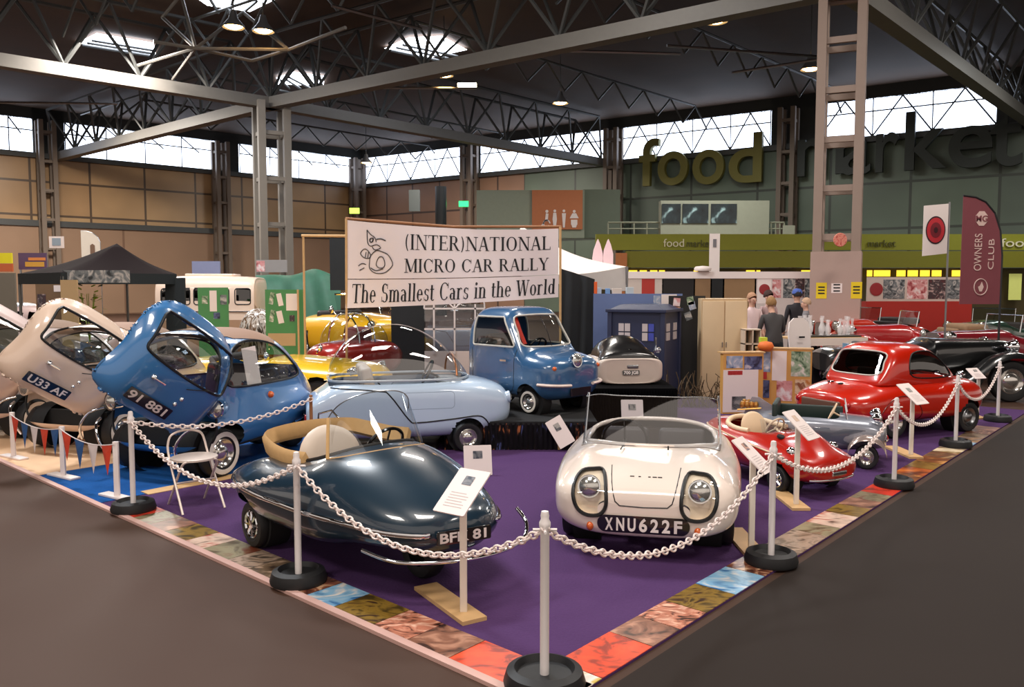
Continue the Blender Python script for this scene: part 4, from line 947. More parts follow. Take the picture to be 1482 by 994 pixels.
# ---------------------------------------------------------------- silver-grey open car
def silver_car():
    t = thing('silver_open_car', 'silver-grey open car with green seats and brass rack on its tail', 'car', (3.47, 8.62, .012), hd(-22)); t.scale = (.68, .74, .74)
    pt = mat('silver_grey_paint', (142, 146, 158), .3, .3, .8); flank = car_paint('slate_flank', (88, 94, 108))
    st = [(.62, .14, .26, .4, .5, 2, 2), (.56, .30, .22, .42, .58, 2.2, 2.2), (.4, .36, .2, .44, .63, 2.6, 2.6), (.1, .40, .18, .44, .65, 3, 3), (-.2, .43, .17, .44, .66, 3.4, 3.4), (-.6, .44, .17, .44, .66, 3.6, 3.6), (-1.0, .43, .18, .44, .66, 3.4, 3.4), (-1.3, .38, .22, .44, .62, 2.8, 3), (-1.55, .26, .3, .46, .58, 2.2, 2.2), (-1.62, .1, .38, .46, .54, 2, 2)]
    sh = Shell(st, 80, 90)
    ck = rrect(.95, .66, .12, -.52, 0)
    sh.cut(ck, 'z', 1); sh.mb().build('body', pt, t, 45)
    for sg in (1, -1):
        sh.patch([(-1.2, .25), (.3, .25), (.32, .5), (-.3, .52), (-1.25, .54)], 'y', sg, .006).build('side_panel', flank, t, 50)
        # cycle wing over the front wheel
        wp = []
        for a in np.linspace(-.1, PI * .92, 22): wp.append((.34 + .27 * math.cos(a), .18 + .25 * math.sin(a)))
        V = []; 
        for x, z in wp:
            for k, y in enumerate((.36, .42, .5, .57, .60)): V.append((x, sg * y, z - (.0, -.025, -.03, -.015, .03)[k]))
        MB().add(V, [(i * 5 + k, i * 5 + k + 1, i * 5 + k + 6, i * 5 + k + 5) for i in range(21) for k in range(4)]).build('front_wing', mat('polished_wing', (196, 176, 168), .2, .6), t, 60)
        wheel(t, .34, sg * .50, .165, .1, sg); headlamp(t, (.5, sg * .26, .66), (1, 0, 0), .07)
        wheel(t, -1.1, sg * .36, .165, .1, sg)
        MB().tube([(.06, sg * .36, .64), (.02, sg * .36, .84)], .012, 6).build('screen_post', m_chrome, t, 50)
    MB().quad((.06, -.36, .65), (.06, .36, .65), (.02, .35, .84), (.02, -.35, .84)).build('windscreen', m_plexi, t)
    MB().box((-.52, 0, .3), (.9, .6, .04)).build('floor_pan', m_dark, t)
    gm = mat('dark_green_leather', (34, 50, 46), .5)
    MB().box((-.5, .34, .62), (1.0, .06, .2), bev=.02).box((-.98, 0, .66), (.08, .7, .3), bev=.03).box((-.7, 0, .42), (.4, .6, .12), bev=.04).build('seat', gm, t, 40)
    steering(t, (-.15, -.12, .70), (-1, 0, .5), .13, mat('cream_vinyl', (236, 205, 170), .5))
    # tail fin and brass rack
    MB().prism([(-1.5, .55), (-1.0, .6), (-1.0, .70), (-1.25, .84), (-1.36, .84)], .03, RX(PI / 2) @ TR((0, 0, -.015))).build('tail_fin', pt, t)
    rk = MB(); rm = mat('brass', (205, 150, 80), .3, .8)
    for i in range(4):
        for y in (-.12, .12): rk.lathe([(.0, .0), (.035, .02), (.045, .06), (.03, .1), (.0, .11)], 10, TR((-1.28 - .07 * i, y, .68 + .0 * i)))
    rk.tube([(-1.2, -.16, .70), (-1.56, -.16, .66)], .012, 6).tube([(-1.2, .16, .70), (-1.56, .16, .66)], .012, 6); rk.build('luggage_rack', rm, t, 50)
    MB().tube(sh.line([(-.26, .36), (0, .36), (.26, .36)], 'x', 1, .02), .012, 6).build('bumper_bar', m_chrome, t, 50)
    return t
silver_car()
# ---------------------------------------------------------------- orange-red coupe seen from its rear quarter
def red_coupe():
    t = thing('red_coupe', 'shiny orange-red small coupe with dark windows standing at carpet edge', 'car', (4.92, 10.55, .012), hd(24))
    pt = car_paint('orange_red_paint', (194, 28, 2))
    st = [(1.02, .16, .3, .42, .52, 2.2, 2), (.98, .42, .22, .42, .6, 2.4, 2.4), (.85, .56, .18, .42, .66, 2.8, 3), (.5, .62, .16, .42, .69, 3, 3.4), (.0, .62, .16, .42, .69, 3, 3.4), (-.5, .62, .16, .42, .68, 3, 3.4), (-.85, .60, .18, .40, .64, 2.8, 3), (-1.1, .55, .2, .39, .58, 2.6, 2.8), (-1.24, .42, .25, .38, .53, 2.4, 2.4), (-1.28, .14, .32, .38, .46, 2, 2)]
    sh = Shell(st, 90, 90)
    for sg in (1, -1):
        sh.cut(ell(.62, .18, .22, .24, 20, 0, PI) + [(.4, 0), (.84, 0)], 'y', sg)
        MB().lathe([(.24, -.16), (.24, .0), (0, -.02)], 24, TR((.62, sg * .5, .2)) @ RX(-PI / 2 * sg)).build('wheel_arch', m_dark, t, 50)
        wheel(t, .62, sg * .52, .19, .12, sg, rim=m_steel); wheel(t, -.6, sg * .48, .19, .12, sg)
        MB().tube(sh.line(ell(-.58, .2, .34, .32, 22, 0, PI), 'y', sg, .002), .008, 6).build('reflection_arch', car_paint('reflection_red', (120, 18, 10)), t, 60)  # dark arch reflected in the flank, drawn as a deep red line
    sh.mb().build('body', pt, t, 40)
    cs = [(.62, .20, .6, .64, .70, 2.4, 2), (.52, .42, .6, .64, .76, 3, 2), (.3, .49, .6, .64, .96, 3.4, 2), (.1, .50, .6, .64, 1.08, 3.6, 2), (-.15, .5, .6, .64, 1.125, 3.8, 2), (-.4, .5, .6, .64, 1.115, 3.8, 2), (-.56, .49, .6, .64, 1.06, 3.6, 2), (-.7, .46, .6, .64, .84, 3.2, 2), (-.78, .40, .6, .64, .70, 3, 2), (-.80, .2, .6, .63, .66, 2, 2)]
    cb = Shell(cs, 70, 90)
    rwin = smooth_poly([(-.36, .76), (-.37, .9), (-.33, 1.01), (0, 1.03), (.33, 1.01), (.37, .9), (.36, .76), (0, .74)], 4)
    pane(t, cb.cut(rwin, 'x', -1), -.004, m_tint, 'rear_window'); seal(cb, rwin, t, 'x', -1, .01, mat('pale_window_trim', (200, 196, 188), .4))
    sw = smooth_poly([(-.3, .73), (-.36, .86), (-.28, 1.0), (-.05, 1.03), (.14, .98), (.36, .76), (.3, .71), (0, .70)], 4)
    for sg in (1, -1):
        pane(t, cb.cut(sw, 'y', sg), -.004, m_tint); seal(cb, sw, t, 'y', sg, .009)
    fs = smooth_poly([(-.34, .72), (-.32, .9), (0, .95), (.32, .9), (.34, .72)], 4)
    pane(t, cb.cut(fs, 'x', 1), -.004, m_glass, 'windscreen'); cb.mb().build('roof', pt, t, 40)
    MB().box((.0, 0, .45), (1.0, .9, .04)).box((-.2, 0, .62), (.1, .85, .3), bev=.03).build('seat', m_seat_dark, t, 40)
    MB().box((.55, .3, .78), (.02, .02, .02)).tube([(.3, -.52, .70), (.3, -.66, .74)], .01, 6).lathe([(.05, 0), (.055, .03), (.03, .06), (0, .07)], 14, facing((.3, -.66, .74), (1, 0, 0))).build('door_mirror', m_chrome, t, 50)
    h, n = sh.proj(-.95, .0, 'z', 1); MB().lathe([(.035, 0), (.03, .015), (0, .02)], 14, TR(h)).build('filler_cap', m_black, t, 50)
    MB().lathe([(.05, 0), (.045, .015), (0, .02)], 14, TR(sh.proj(-.9, .2, 'z', 1)[0])).build('badge', m_chrome, t, 50)
    for sg in (1, -1): MB().lathe([(.04, 0), (.03, .02), (0, .03)], 14, facing(sh.proj(sg * .4, .42, 'x', -1)[0], (-1, 0, 0))).build('tail_lamp', m_redl, t, 50)
    MB().box((-1.26, 0, .37), (.06, .62, .16), bev=.02).build('rear_panel', mat('dull_brown_panel', (96, 62, 46), .5), t, 40)
    return t
red_coupe()
# ================================================================== barrier posts and chain
m_post = mat('white_post', (238, 230, 228), .4, var=.02)
def post(px, py, label, h=.74, rbase=.17):
    p = G(px, py, .06); t = thing('barrier_post', label, 'post', (p.x, p.y, .0165), 0, 'white chain barrier posts'); z0 = 0
    MB().lathe([(.0, z0), (rbase, z0), (rbase + .005, z0 + .02), (rbase - .01, z0 + .07), (rbase - .045, z0 + .085), (rbase - .06, z0 + .055), (0, z0 + .05)], 32).build('base', m_black, t, 40)
    MB().lathe([(.021, z0 + .05), (.021, h - .01), (.026, h), (.026, h + .02), (.018, h + .035), (.02, h + .05), (.016, h + .07), (0, h + .075)], 16).build('pole', m_post, t, 40)
    b = MB()
    for a in (0, PI / 2):
        b.tube([(.055 * math.cos(a), .055 * math.sin(a), h - .015), (-.055 * math.cos(a), -.055 * math.sin(a), h - .015)], .007, 6)
    b.build('chain_hook', m_post, t, 40)
    return Vector((p.x, p.y, h - .015 + .0165))
P0 = post(788, 977, 'white barrier post on black base at the front corner of the carpet', .74, .185)
PLa = post(432, 831, 'white barrier post beside the dark blue boat-shaped car')
PLb = post(193, 730, 'white barrier post at the end of the chain before the blue bubble car')
PRa = post(1116, 804, 'white barrier post between the white open car and the small red open car')
PRb = post(1294, 696, 'white barrier post beside the front wheel of the silver-grey open car')
PRc = post(1383, 640, 'white barrier post in front of the orange-red coupe')
PRd = post(1444, 604, 'white barrier post farthest along the aisle, near black vintage car')
PLc = Vector((-2.2, 8.6, .74))
def chain(a, b, sag, label, link=.052, real=True, r=.0058):
    n = 60; pts = []
    for i in range(n + 1):
        u = i / n; p = a.lerp(b, u); pts.append(p - Vector((0, 0, sag * 4 * u * (1 - u))))
    m = MB(); L = sum((pts[i + 1] - pts[i]).length for i in range(n)); k = int(L / (link * .78)); acc = 0; i = 0; pos = []
    for q in range(k + 1):
        s = L * q / k
        while i < n - 1 and acc + (pts[i + 1] - pts[i]).length < s: acc += (pts[i + 1] - pts[i]).length; i += 1
        seg = (pts[i + 1] - pts[i]); pos.append((pts[i] + seg * min(1, (s - acc) / seg.length), seg.normalized()))
    nl, nr = (12, 6) if real else (8, 4)
    for q, (p, t) in enumerate(pos):
        x = t.cross(Vector((0, 0, 1))).normalized(); y = x.cross(t); w = x if q % 2 else y
        w = (x + y * .5).normalized() if q % 2 else (y - x * .5).normalized()
        m.tube([p + t * (link * .5 * math.cos(2 * PI * j / nl)) + w * (link * .34 * math.sin(2 * PI * j / nl)) for j in range(nl)], r, nr, True)
    return tag(m.build('barrier_chain', m_rope, None, 60), label, 'chain', 'white plastic chains')
chain(P0, PLa, .30, 'white chain sagging in front of the dark blue boat-shaped car')
chain(PLa, PLb, .29, 'white chain sagging past the bistro chair')
E_ = Vector((-1.85, 7.55, .80))
tag(MB().tube([(-1.85, 7.57, .0125), (-1.85, 7.57, .84)], .016, 8).build('wooden_post', mat('brown_wood', (150, 100, 62), .6)), 'slim brown post holding the chain end beside the pale blue car tail', 'post')
chain(PLb, E_, .12, 'white chain rising from end post past the blue bubble car', real=True)
chain(P0, PRa, .345, 'white chain sagging below the number plate of the white open car')
chain(PRa, PRb, .30, 'white chain sagging in front of the small red open car')
chain(PRb, PRc, .30, 'white chain in front of the orange-red coupe', real=False)
chain(PRc, PRd, .30, 'white chain at the far end of the aisle edge', real=False)
# ================================================================== information boards on stands
pho = [photo('small_photo_%d' % k, c, 9, k, .4) for k, c in enumerate([((50, 55, 70), (120, 120, 125), (190, 180, 175)), ((60, 80, 110), (200, 150, 130), (40, 40, 50)), ((70, 70, 80), (170, 165, 160), (40, 45, 50)), ((50, 90, 120), (220, 190, 170), (60, 40, 40))])]
def info(base, topc, size, rz, tilt, label, k=0, h=None, foot=True, roll=0, pos=(.1, .16)):
    """base: floor point; topc: centre of the board; the sheet leans back."""
    t = thing('information_board', label, 'sign', (base.x, base.y, .0125), 0, 'information boards in front of the cars')
    c = Vector(topc) - Vector((base.x, base.y, .0125))
    m_st = mat('sign_post_paint', (232, 222, 208), .5, var=.03)
    if foot: MB().box((0, .18, .011), (.15, .62, .022), None).build('foot', m_wood, t).rotation_euler = (0, 0, foot if foot is not True else 0)
    if base is not None and c.z > .2: MB().box((0, 0, (c.z + .0) / 2 + .01), (.04, .028, c.z - .02), bev=.004).build('post', m_st, t, 40)
    d = Vector((math.sin(rz) * math.cos(tilt), -math.cos(rz) * math.cos(tilt), math.sin(tilt)))
    M = facing(c + d * .006, d) @ RZ(roll); w, hh = size
    b = MB().prism(rrect(w, hh, .008), .008, M).build('board', m_paper, t, 30)
    MB().prism(rrect(w * .3, hh * .2, .004, w * pos[0], hh * pos[1] + hh * .08), .001, M @ TR((0, 0, .009))).build('photo', pho[k % 4], b)
    l = MB()
    for i in range(6): l.add([M @ Vector((x, y, .0088)) for x, y in ((-w * .3, -hh * .04 - i * hh * .06), (w * (.3 if i % 3 else .2), -hh * .04 - i * hh * .06), (w * (.3 if i % 3 else .2), -hh * .04 - i * hh * .06 - .005), (-w * .3, -hh * .04 - i * hh * .06 - .005))], [(0, 1, 2, 3)])
    l.build('text_lines', mat('faint_print', (196, 180, 178), .6), b)
    return t
b = G(671, 893); info(b, Vector((b.x, b.y, .0)) + Vector((0, -.02, .71)), (.215, .31), -.62, hd(52), 'white information board on post beside the nose of the dark blue boat-shaped car', 0, foot=.55, roll=0, pos=(.0, .16))
b = G(1087, 800); info(b, D(1088, 660, b.y - .02), (.2, .31), .95, hd(48), 'white information board on post between white car and front right barrier post', 1, pos=(0, .16))
b = G(1152, 735); info(b, D(1158, 616, b.y - .02), (.21, .31), .8, hd(48), 'white information board on post in front of the small red car seat', 3, pos=(0, .14))
b = G(1318, 662); info(b, D(1320, 571, b.y - .02), (.22, .31), .55, hd(52), 'white information board on post before the flank of the orange-red coupe', 2, pos=(0, .1))
b = G(1414, 606); info(b, D(1412, 541, b.y - .02), (.22, .2), .4, hd(50), 'small information board on thin post beside the last barrier posts', 2)
for px0, py0, px1, py1, Y, rz, roll, lab, k in ((671, 644, 712, 688, 7.95, .15, .0, 'white information card propped below the nose of the pale blue dome car', 0), (790, 604, 831, 646, 9.1, .1, .5, 'white information card leaning on the black skirt below the cabin car', 2), (899, 578, 931, 613, 9.3, 0, 0, 'white information card standing behind the white open car', 2)):
    a = D((px0 + px1) / 2, (py0 + py1) / 2, Y); w = (px1 - px0) / 1200 * Y; h = (py1 - py0) / 1200 * Y
    if roll: w *= .62; h *= 1.05
    t = thing('information_card', lab, 'sign', (a.x, a.y, .0125), 0, 'cards without posts'); zc = a.z - .0125
    M = facing((0, 0, zc), (math.sin(rz), -1, .35)) @ RZ(roll)
    bo = MB().prism(rrect(w, h, .008), .008, M).build('board', m_paper, t, 30)
    MB().prism(rrect(w * .34, h * .26, .004, 0, h * .18), .001, M @ TR((0, 0, .009))).build('photo', pho[k], bo)
    MB().box((0, .06, zc / 2 - .0), (.05, .02, zc), Matrix.Rotation(0, 3, 'X')).build('support', m_wood, t)
# ================================================================== bistro chair
def bistro():
    o = G(285, 722); t = thing('bistro_chair', 'white metal bistro chair with round seat on the carpet', 'chair', (o.x, o.y, .0125), hd(25))
    t.rotation_euler = (0, 0, hd(-50)); t.location = (-2.63, 6.78, .0125); wm = mat('off_white_metal', (222, 206, 196), .35, .2)
    MB().lathe([(0, .005), (.17, .005), (.185, .0), (.185, -.015), (0, -.015)], 32, TR((0, 0, .42))).build('seat', wm, t, 50)
    for s in (-1, 1):
        MB().tube(smooth_poly([(.20, s * .17, 0), (.02, s * .165, .22), (-.14, s * .16, .42), (-.18, s * .155, .50)], 5, False), .010, 8).build('leg', wm, t, 50)
        MB().tube(smooth_poly([(-.22, s * .15, 0), (-.04, s * .145, .2), (.12, s * .14, .38), (.14, s * .1, .41)], 5, False), .010, 8).build('leg', wm, t, 50)
    MB().tube(smooth_poly([(-.18, -.155, .50), (-.19, -.12, .585), (-.2, 0, .615), (-.19, .12, .585), (-.18, .155, .50)], 6, False), .010, 8).build('backrest', wm, t, 50)
    MB().tube([(.02, -.165, .22), (.02, .165, .22)], .008, 6).build('stretcher', wm, t, 50)
bistro()
# ================================================================== bunting on small white stands
m_f = [mat('flag_red', (214, 66, 38), .7), mat('flag_blue', (40, 84, 140), .7), mat('flag_white', (222, 208, 206), .7)]
bst = [((92, 692), (72, 628)), ((170, 722), (168, 648)), ((20, 664), (20, 596))]
tops = []
for k, (bp, tp) in enumerate(bst):
    b = G(*bp); t = thing('bunting_stand', ['white stand on flat foot carrying the middle of the bunting', 'white stand on flat foot nearest the first barrier post', 'white stand carrying bunting, nearest left edge'][k], 'stand', (b.x, b.y, .0125), 0, 'small white bunting stands')
    MB().box((0, 0, .01), (.10, .42, .02), Matrix.Rotation(1.0, 3, 'Z'), bev=.004).build('foot', m_white, t, 40); MB().box((0, 0, .25), (.045, .03, .48), bev=.004).build('upright', m_white, t, 40); tops.append(Vector((b.x, b.y, .485)))
def bunting(a, b, n, first, label):
    t = thing('bunting', label, 'bunting', a); d = b - a
    P = [Vector((0, 0, 0)) + d * i / 20 - Vector((0, 0, .06 * 4 * (i / 20) * (1 - i / 20))) for i in range(21)]
    MB().tube([p + Vector((0, -.03, 0)) for p in P], .005, 5).build('string', m_white, t)
    for i in range(n):
        u0 = (i + .12) / n; u1 = (i + .88) / n; f = lambda u: d * u - Vector((0, .03, .06 * 4 * u * (1 - u)))
        p, q = f(u0), f(u1); r = (p + q) / 2 - Vector((0, .0, .26)) + Vector((.02, -.04, 0)); c = (p + q) / 2 + Vector((.0, -.025, -.08))
        MB().add([p, q, r, c], [(0, 1, 3), (1, 2, 3), (2, 0, 3)]).build('pennant', m_f[(i + first) % 3], t)
bunting(tops[0], tops[1], 4, 0, 'red, blue and white bunting between the two nearest white stands')
bunting(tops[2], tops[0], 5, 0, 'red, blue and white bunting towards the left edge')
# ================================================================== black plinth with dark party skirt
sk_m = photo('party_skirt', ((170, 100, 64), (30, 22, 20), (9, 9, 11), (12, 12, 14), (22, 20, 26), (80, 90, 140)), 9, 5, .4, (1.6, 1.6, .5), .4)
def plinth(name, label, x0, x1, y0, y1, h, ms, mt):
    t = thing(name, label, 'plinth', ((x0 + x1) / 2, (y0 + y1) / 2, .0125), 0)
    w, d = x1 - x0, y1 - y0
    MB().box((0, 0, h - .02 - .0125), (w, d, .04)).build('top', mt, t)
    m = MB(); n = 60; per = [(-w / 2, d / 2), (-w / 2, -d / 2), (w / 2, -d / 2), (w / 2, d / 2)]; P = []
    for a, b in zip(per[:-1], per[1:]):
        for i in range(n):
            u = i / n; s = .012 * (1 if i % 2 else -1); nx, ny = (b[1] - a[1]), -(b[0] - a[0]); L = math.hypot(nx, ny); P.append((a[0] + (b[0] - a[0]) * u - nx / L * s, a[1] + (b[1] - a[1]) * u - ny / L * s))
    V = [(x, y, 0) for x, y in P] + [(x, y, h - .03) for x, y in P]; k = len(P)
    m.add(V, [(i, i + 1, k + i + 1, k + i) for i in range(k - 1)]).build('skirt', ms, t, 60)
    return t
plinth('black_plinth', 'black plinth with dark patterned skirt under the steel-blue cabin car', -.75, .95, 9.15, 11.3, .33, sk_m, m_dark)
plinth('black_plinth', 'plain black plinth under the car with black top and white tail', 1.05, 2.15, 10.75, 12.35, .50, mat('black_skirt', (10, 10, 12), .95, spec=.05), mat('black_skirt', (10, 10, 12), .95, spec=.05))
plinth('under_car_shade', 'low black slab standing for the shade under the pale blue dome car', -2.1, -.85, 9.0, 10.0, .06, m_dark, m_dark)  # dark slab stands for the shade beneath the car
tag(MB().box(D(778, 612, 9.5) + Vector((0, 0, 0)), (.30, .12, .03), Matrix.Rotation(-.1, 3, 'Z')).build('wooden_chock', m_wood), 'pale wooden block on plinth edge under the cabin car', 'block')
# ================================================================== banner on its two poles
BY = 12.6
def bw(u, v):  # u 0..1 across, v 0..1 up
    bl, br, tl, tr = D(500, 446, BY), D(808, 430, BY), D(502, 318, BY), D(808, 331, BY)
    p = (bl * (1 - u) + br * u) * (1 - v) + (tl * (1 - u) + tr * u) * v
    y = .05 * math.sin(u * 9 + v * 2) * (1 - .3 * v) + .02 * math.sin(u * 23)
    z = -.06 * 4 * u * (1 - u) * (v if v > .5 else .3)
    return Vector((p.x, p.y + y, p.z + z))
o3 = D(655, 380, BY); t = thing('banner', 'wide white cloth banner lettered (INTER)NATIONAL MICRO CAR RALLY', 'banner', o3)
def BP(u, v, off=0): q = bw(u, v) - o3; return Vector((q.x, q.y - off, q.z))
def bsheet(v0, v1, name):
    m = MB(); nu, nv = 60, 14; V = [BP(i / nu, v0 + (v1 - v0) * j / nv) for i in range(nu + 1) for j in range(nv + 1)]
    m.add(V, [(i * (nv + 1) + j, (i + 1) * (nv + 1) + j, (i + 1) * (nv + 1) + j + 1, i * (nv + 1) + j + 1) for i in range(nu) for j in range(nv)])
    return m.build(name, mat('banner_cloth', (244, 230, 230), .8, var=.03, scale=2), t, 60)
bs1 = bsheet(.335, 1, 'upper_sheet'); bs2 = bsheet(0, .325, 'lower_sheet')
def bline(txt, u0, u1, v0, v1, par, slant=0):
    m = MB(); roman(txt, 1, 1, m, lambda x, y, n: BP(u0 + (u1 - u0) * x, v0 + (v1 - v0) * y, .008 + .0006 * (n % 6)), slant)
    m.build('lettering', m_ink, par)
bline('(INTER)NATIONAL', .275, .965, .70, .895, bs1); bline('MICRO CAR RALLY', .275, .955, .405, .585, bs1)
bline('The Smallest Cars in the World', .025, .985, .055, .275, bs2, .06)
dr = MB()
def stroke(P, r=.006, cl=False): dr.tube([BP(.045 + .19 * x, .40 + .52 * y, .012) for x, y in smooth_poly(P, 4, cl)], r, 5, cl)
stroke([(.1, .45), (.2, .55), (.3, .5), (.36, .4), (.3, .34), (.18, .36)], cl=True)          # small egg-shaped car seen from its front
stroke([(.36, .4), (.5, .52), (.66, .5), (.82, .42), (.92, .2), (.74, .02), (.5, 0), (.34, .1), (.33, .26)], cl=True)
stroke([(.5, .2), (.56, .36), (.66, .38), (.72, .26), (.7, .14), (.58, .12)], cl=True); stroke([(.36, .12), (.5, .06), (.68, .1)])
stroke([(.05, .16), (.14, .22), (.24, .2)]); stroke([(.08, .06), (.2, .12)]); stroke([(.22, .36), (.24, .48)]); stroke([(.28, .35), (.3, .48)])
stroke([(.26, .98), (.28, .7), (.36, .62), (.5, .66), (.6, .62)]); stroke([(.26, .98), (.36, .88), (.46, .82), (.5, .72)]); stroke([(.34, .78), (.42, .8), (.4, .72), (.34, .72)], .009, True)
stroke([(.5, .78), (.62, .8), (.74, .76)], .009); stroke([(.4, .6), (.46, .54), (.56, .56), (.62, .6)])
dr.build('drawing', m_ink, bs1)
tag(MB().tube([(D(501, 520, BY + .02).x, BY + .02, .0), D(501, 316, BY + .02)], .018, 8).build('banner_pole', m_wood), 'slim pole holding the left end of the white banner', 'pole', 'banner poles')
tag(MB().tube([(D(811, 500, BY + .02).x, BY + .02, .0), D(811, 328, BY + .02)], .018, 8).build('banner_pole', m_wood), 'slim pole holding the right end of the white banner', 'pole', 'banner poles')
tag(MB().tube([D(500, 316, BY + .05), D(655, 328, BY + .06), D(812, 328, BY + .05)], .02, 8).build('banner_rail', mat('brown_wood', (150, 100, 62), .6)), 'brown rail along the top of the white banner', 'rail')
# ================================================================== behind the stand
def board(px0, py0, px1, py1, Y, m, name, label, cat, th=.04, rz=0, floor=False, group=None, parent=None):
    """An upright panel whose front fills these columns and rows of the photo at depth Y."""
    a, b = D(px0, py0, Y), D(px1, py1, Y); z0 = .0 if floor else b.z
    w = abs(b.x - a.x) / max(.2, math.cos(rz)); h = a.z - z0; c = Vector(((a.x + b.x) / 2, Y, z0))
    o = MB().box((0, 0, h / 2), (w, th, h)).build(name, m)
    o.location = c; o.rotation_euler = (0, 0, rz)
    if label: tag(o, label, cat, group)
    if parent is not None: o.parent = parent; o.matrix_parent_inverse = parent.matrix_world.inverted()
    o['w'] = w; o['h'] = h
    return o
def sheet(par, m, x, z, w, h, name='paper', th=.004, front=None, rot=0, label=None):
    """A sheet pinned on the front of an upright panel (panel coordinates: x across, z up)."""
    y = -(front if front is not None else .02) - th / 2 - .001
    o = MB().box((0, 0, 0), (w, th, h)).build(name, m, par, label=label); o.location = (x, y, z); o.rotation_euler = (0, rot, 0); return o
m_grn = mat('green_board', (74, 140, 84), .6); m_tan = mat('tan_board', (190, 160, 118), .6); m_navy = mat('navy_panel', (38, 44, 72), .5); m_bluegrey = mat('blue_grey_board', (104, 122, 168), .6)
m_charc = mat('charcoal_cloth', (34, 36, 38), .85, var=.2, scale=3); m_tent = mat('white_tent_cloth', (240, 222, 212), .8, var=.03, scale=1.5)
m_gaz = mat('black_canopy', (24, 15, 16), .9, var=.15, scale=2, spec=.1); m_gaz2 = mat('black_valance', (24, 32, 36), .7)
pp = [photo('poster_%d' % k, c, s, 40 + k, .4) for k, (c, s) in enumerate([(((60, 80, 120), (150, 165, 190), (225, 215, 215)), 5), (((150, 40, 50), (215, 150, 150), (235, 220, 220)), 5), (((40, 44, 48), (110, 115, 118), (190, 185, 180)), 7), (((200, 120, 50), (235, 205, 170), (150, 90, 60)), 5), (((60, 90, 60), (150, 170, 140), (225, 215, 205)), 7), (((90, 30, 35), (60, 50, 55), (200, 170, 165)), 6), (((30, 34, 60), (90, 100, 140), (200, 190, 200)), 6)])]
# ---- black gazebo
def gazebo():
    Fc, Lc, Rc = D(89, 409, 12.8), D(26, 410, 14.4), D(256, 409, 14.8); Bc = Lc + Rc - Fc; z = 1.88
    o = (Lc + Rc) / 2; t = thing('gazebo', 'black peaked gazebo canopy over a stall behind the cream bubble car', 'gazebo', (o.x, o.y, 0))
    P = [Vector((q.x - o.x, q.y - o.y, z + .16)) for q in (Fc, Rc, Bc, Lc)]; ap = Vector((.25, .2, 2.58)); m = MB()
    for i in range(4):
        a, b = P[i], P[(i + 1) % 4]; n = 8; V = []
        for j in range(n + 1):
            for k in range(n + 1):
                v = j / n; u = k / n; e = a.lerp(b, u); q = e.lerp(ap, v); q.z -= .10 * math.sin(PI * v) * (.4 + .6 * abs(2 * u - 1)) * .6; V.append(q)
        m.add(V, [(j * (n + 1) + k, j * (n + 1) + k + 1, (j + 1) * (n + 1) + k + 1, (j + 1) * (n + 1) + k) for j in range(n) for k in range(n)])
    m.build('canopy', m_gaz, t, 50); v = MB()
    for i in range(4):
        a, b = P[i], P[(i + 1) % 4]; v.quad(a, b, b - Vector((0, 0, .18)), a - Vector((0, 0, .18)))
    v.build('valance', m_gaz2, t)
    for i, q in enumerate(P): MB().tube([(q.x * .98, q.y * .98, 0), (q.x * .98, q.y * .98, z + .1)], .025, 8).build('leg', m_frame_d, t)
    MB().box((P[1].x * .98, P[1].y * .98, 1.0), (.34, .06, 1.95)).build('side_curtain', m_gaz2, t)
gazebo()
tag(board(90, 391, 188, 409, 12.9, pp[2], 'picture_strip', '', '', .02), 'strip of black and white pictures hung along the front of the black gazebo', 'picture')
b = board(88, 405, 113, 438, 12.6, m_tan, 'tan_board', 'plain tan board standing at the front leg of the black gazebo', 'board', floor=True)
b = board(52, 410, 108, 470, 15.6, mat('brown_backing', (120, 92, 66), .7), 'brown_screen', 'brown display screen standing inside the black gazebo', 'screen', floor=True)
sheet(b, m_paper, .12, 1.78, .25, .12); sheet(b, pp[5], -.24, 1.55, .16, .25, 'picture')
b = board(-30, 395, 24, 440, 16, mat('grey_backing', (110, 100, 86), .7), 'grey_screen', 'tall grey-brown stall screen at the left edge beside the gazebo', 'screen', floor=True)
tag(board(-12, 366, 18, 381, 17, mat('yellow_sign', (226, 206, 30), .6), 'stall_sign', '', ''), 'small yellow sign above the stall at the left edge', 'sign')
tag(board(-12, 381.5, 19, 393, 17, mat('rust_sign', (190, 92, 50), .6), 'stall_sign', '', ''), 'rust-orange sign under the yellow sign at the left edge', 'sign')
b = board(27, 366, 68, 390, 17.5, mat('purple_banner_cloth', (92, 66, 92), .7), 'stall_banner', 'purple stall banner with orange lettering strips behind the gazebo', 'banner')
for sx in (-.28, .28): MB().tube([(sx, .03, -1.0 * b.location.z), (sx, .03, .2)], .02, 6).build('pole', m_steel, b)
sheet(b, mat('orange_strip', (216, 130, 66), .6), .10, .22, .36, .06); sheet(b, mat('gold_strip', (205, 150, 60), .6), .05, .11, .40, .10)
b = board(71, 342, 93, 359, 40, m_paper, 'wall_sign', 'pale square sign fixed high on the tan wall', 'sign'); sheet(b, mat('grey_blue_print', (150, 165, 180), .6), 0, .3, .42, .36)
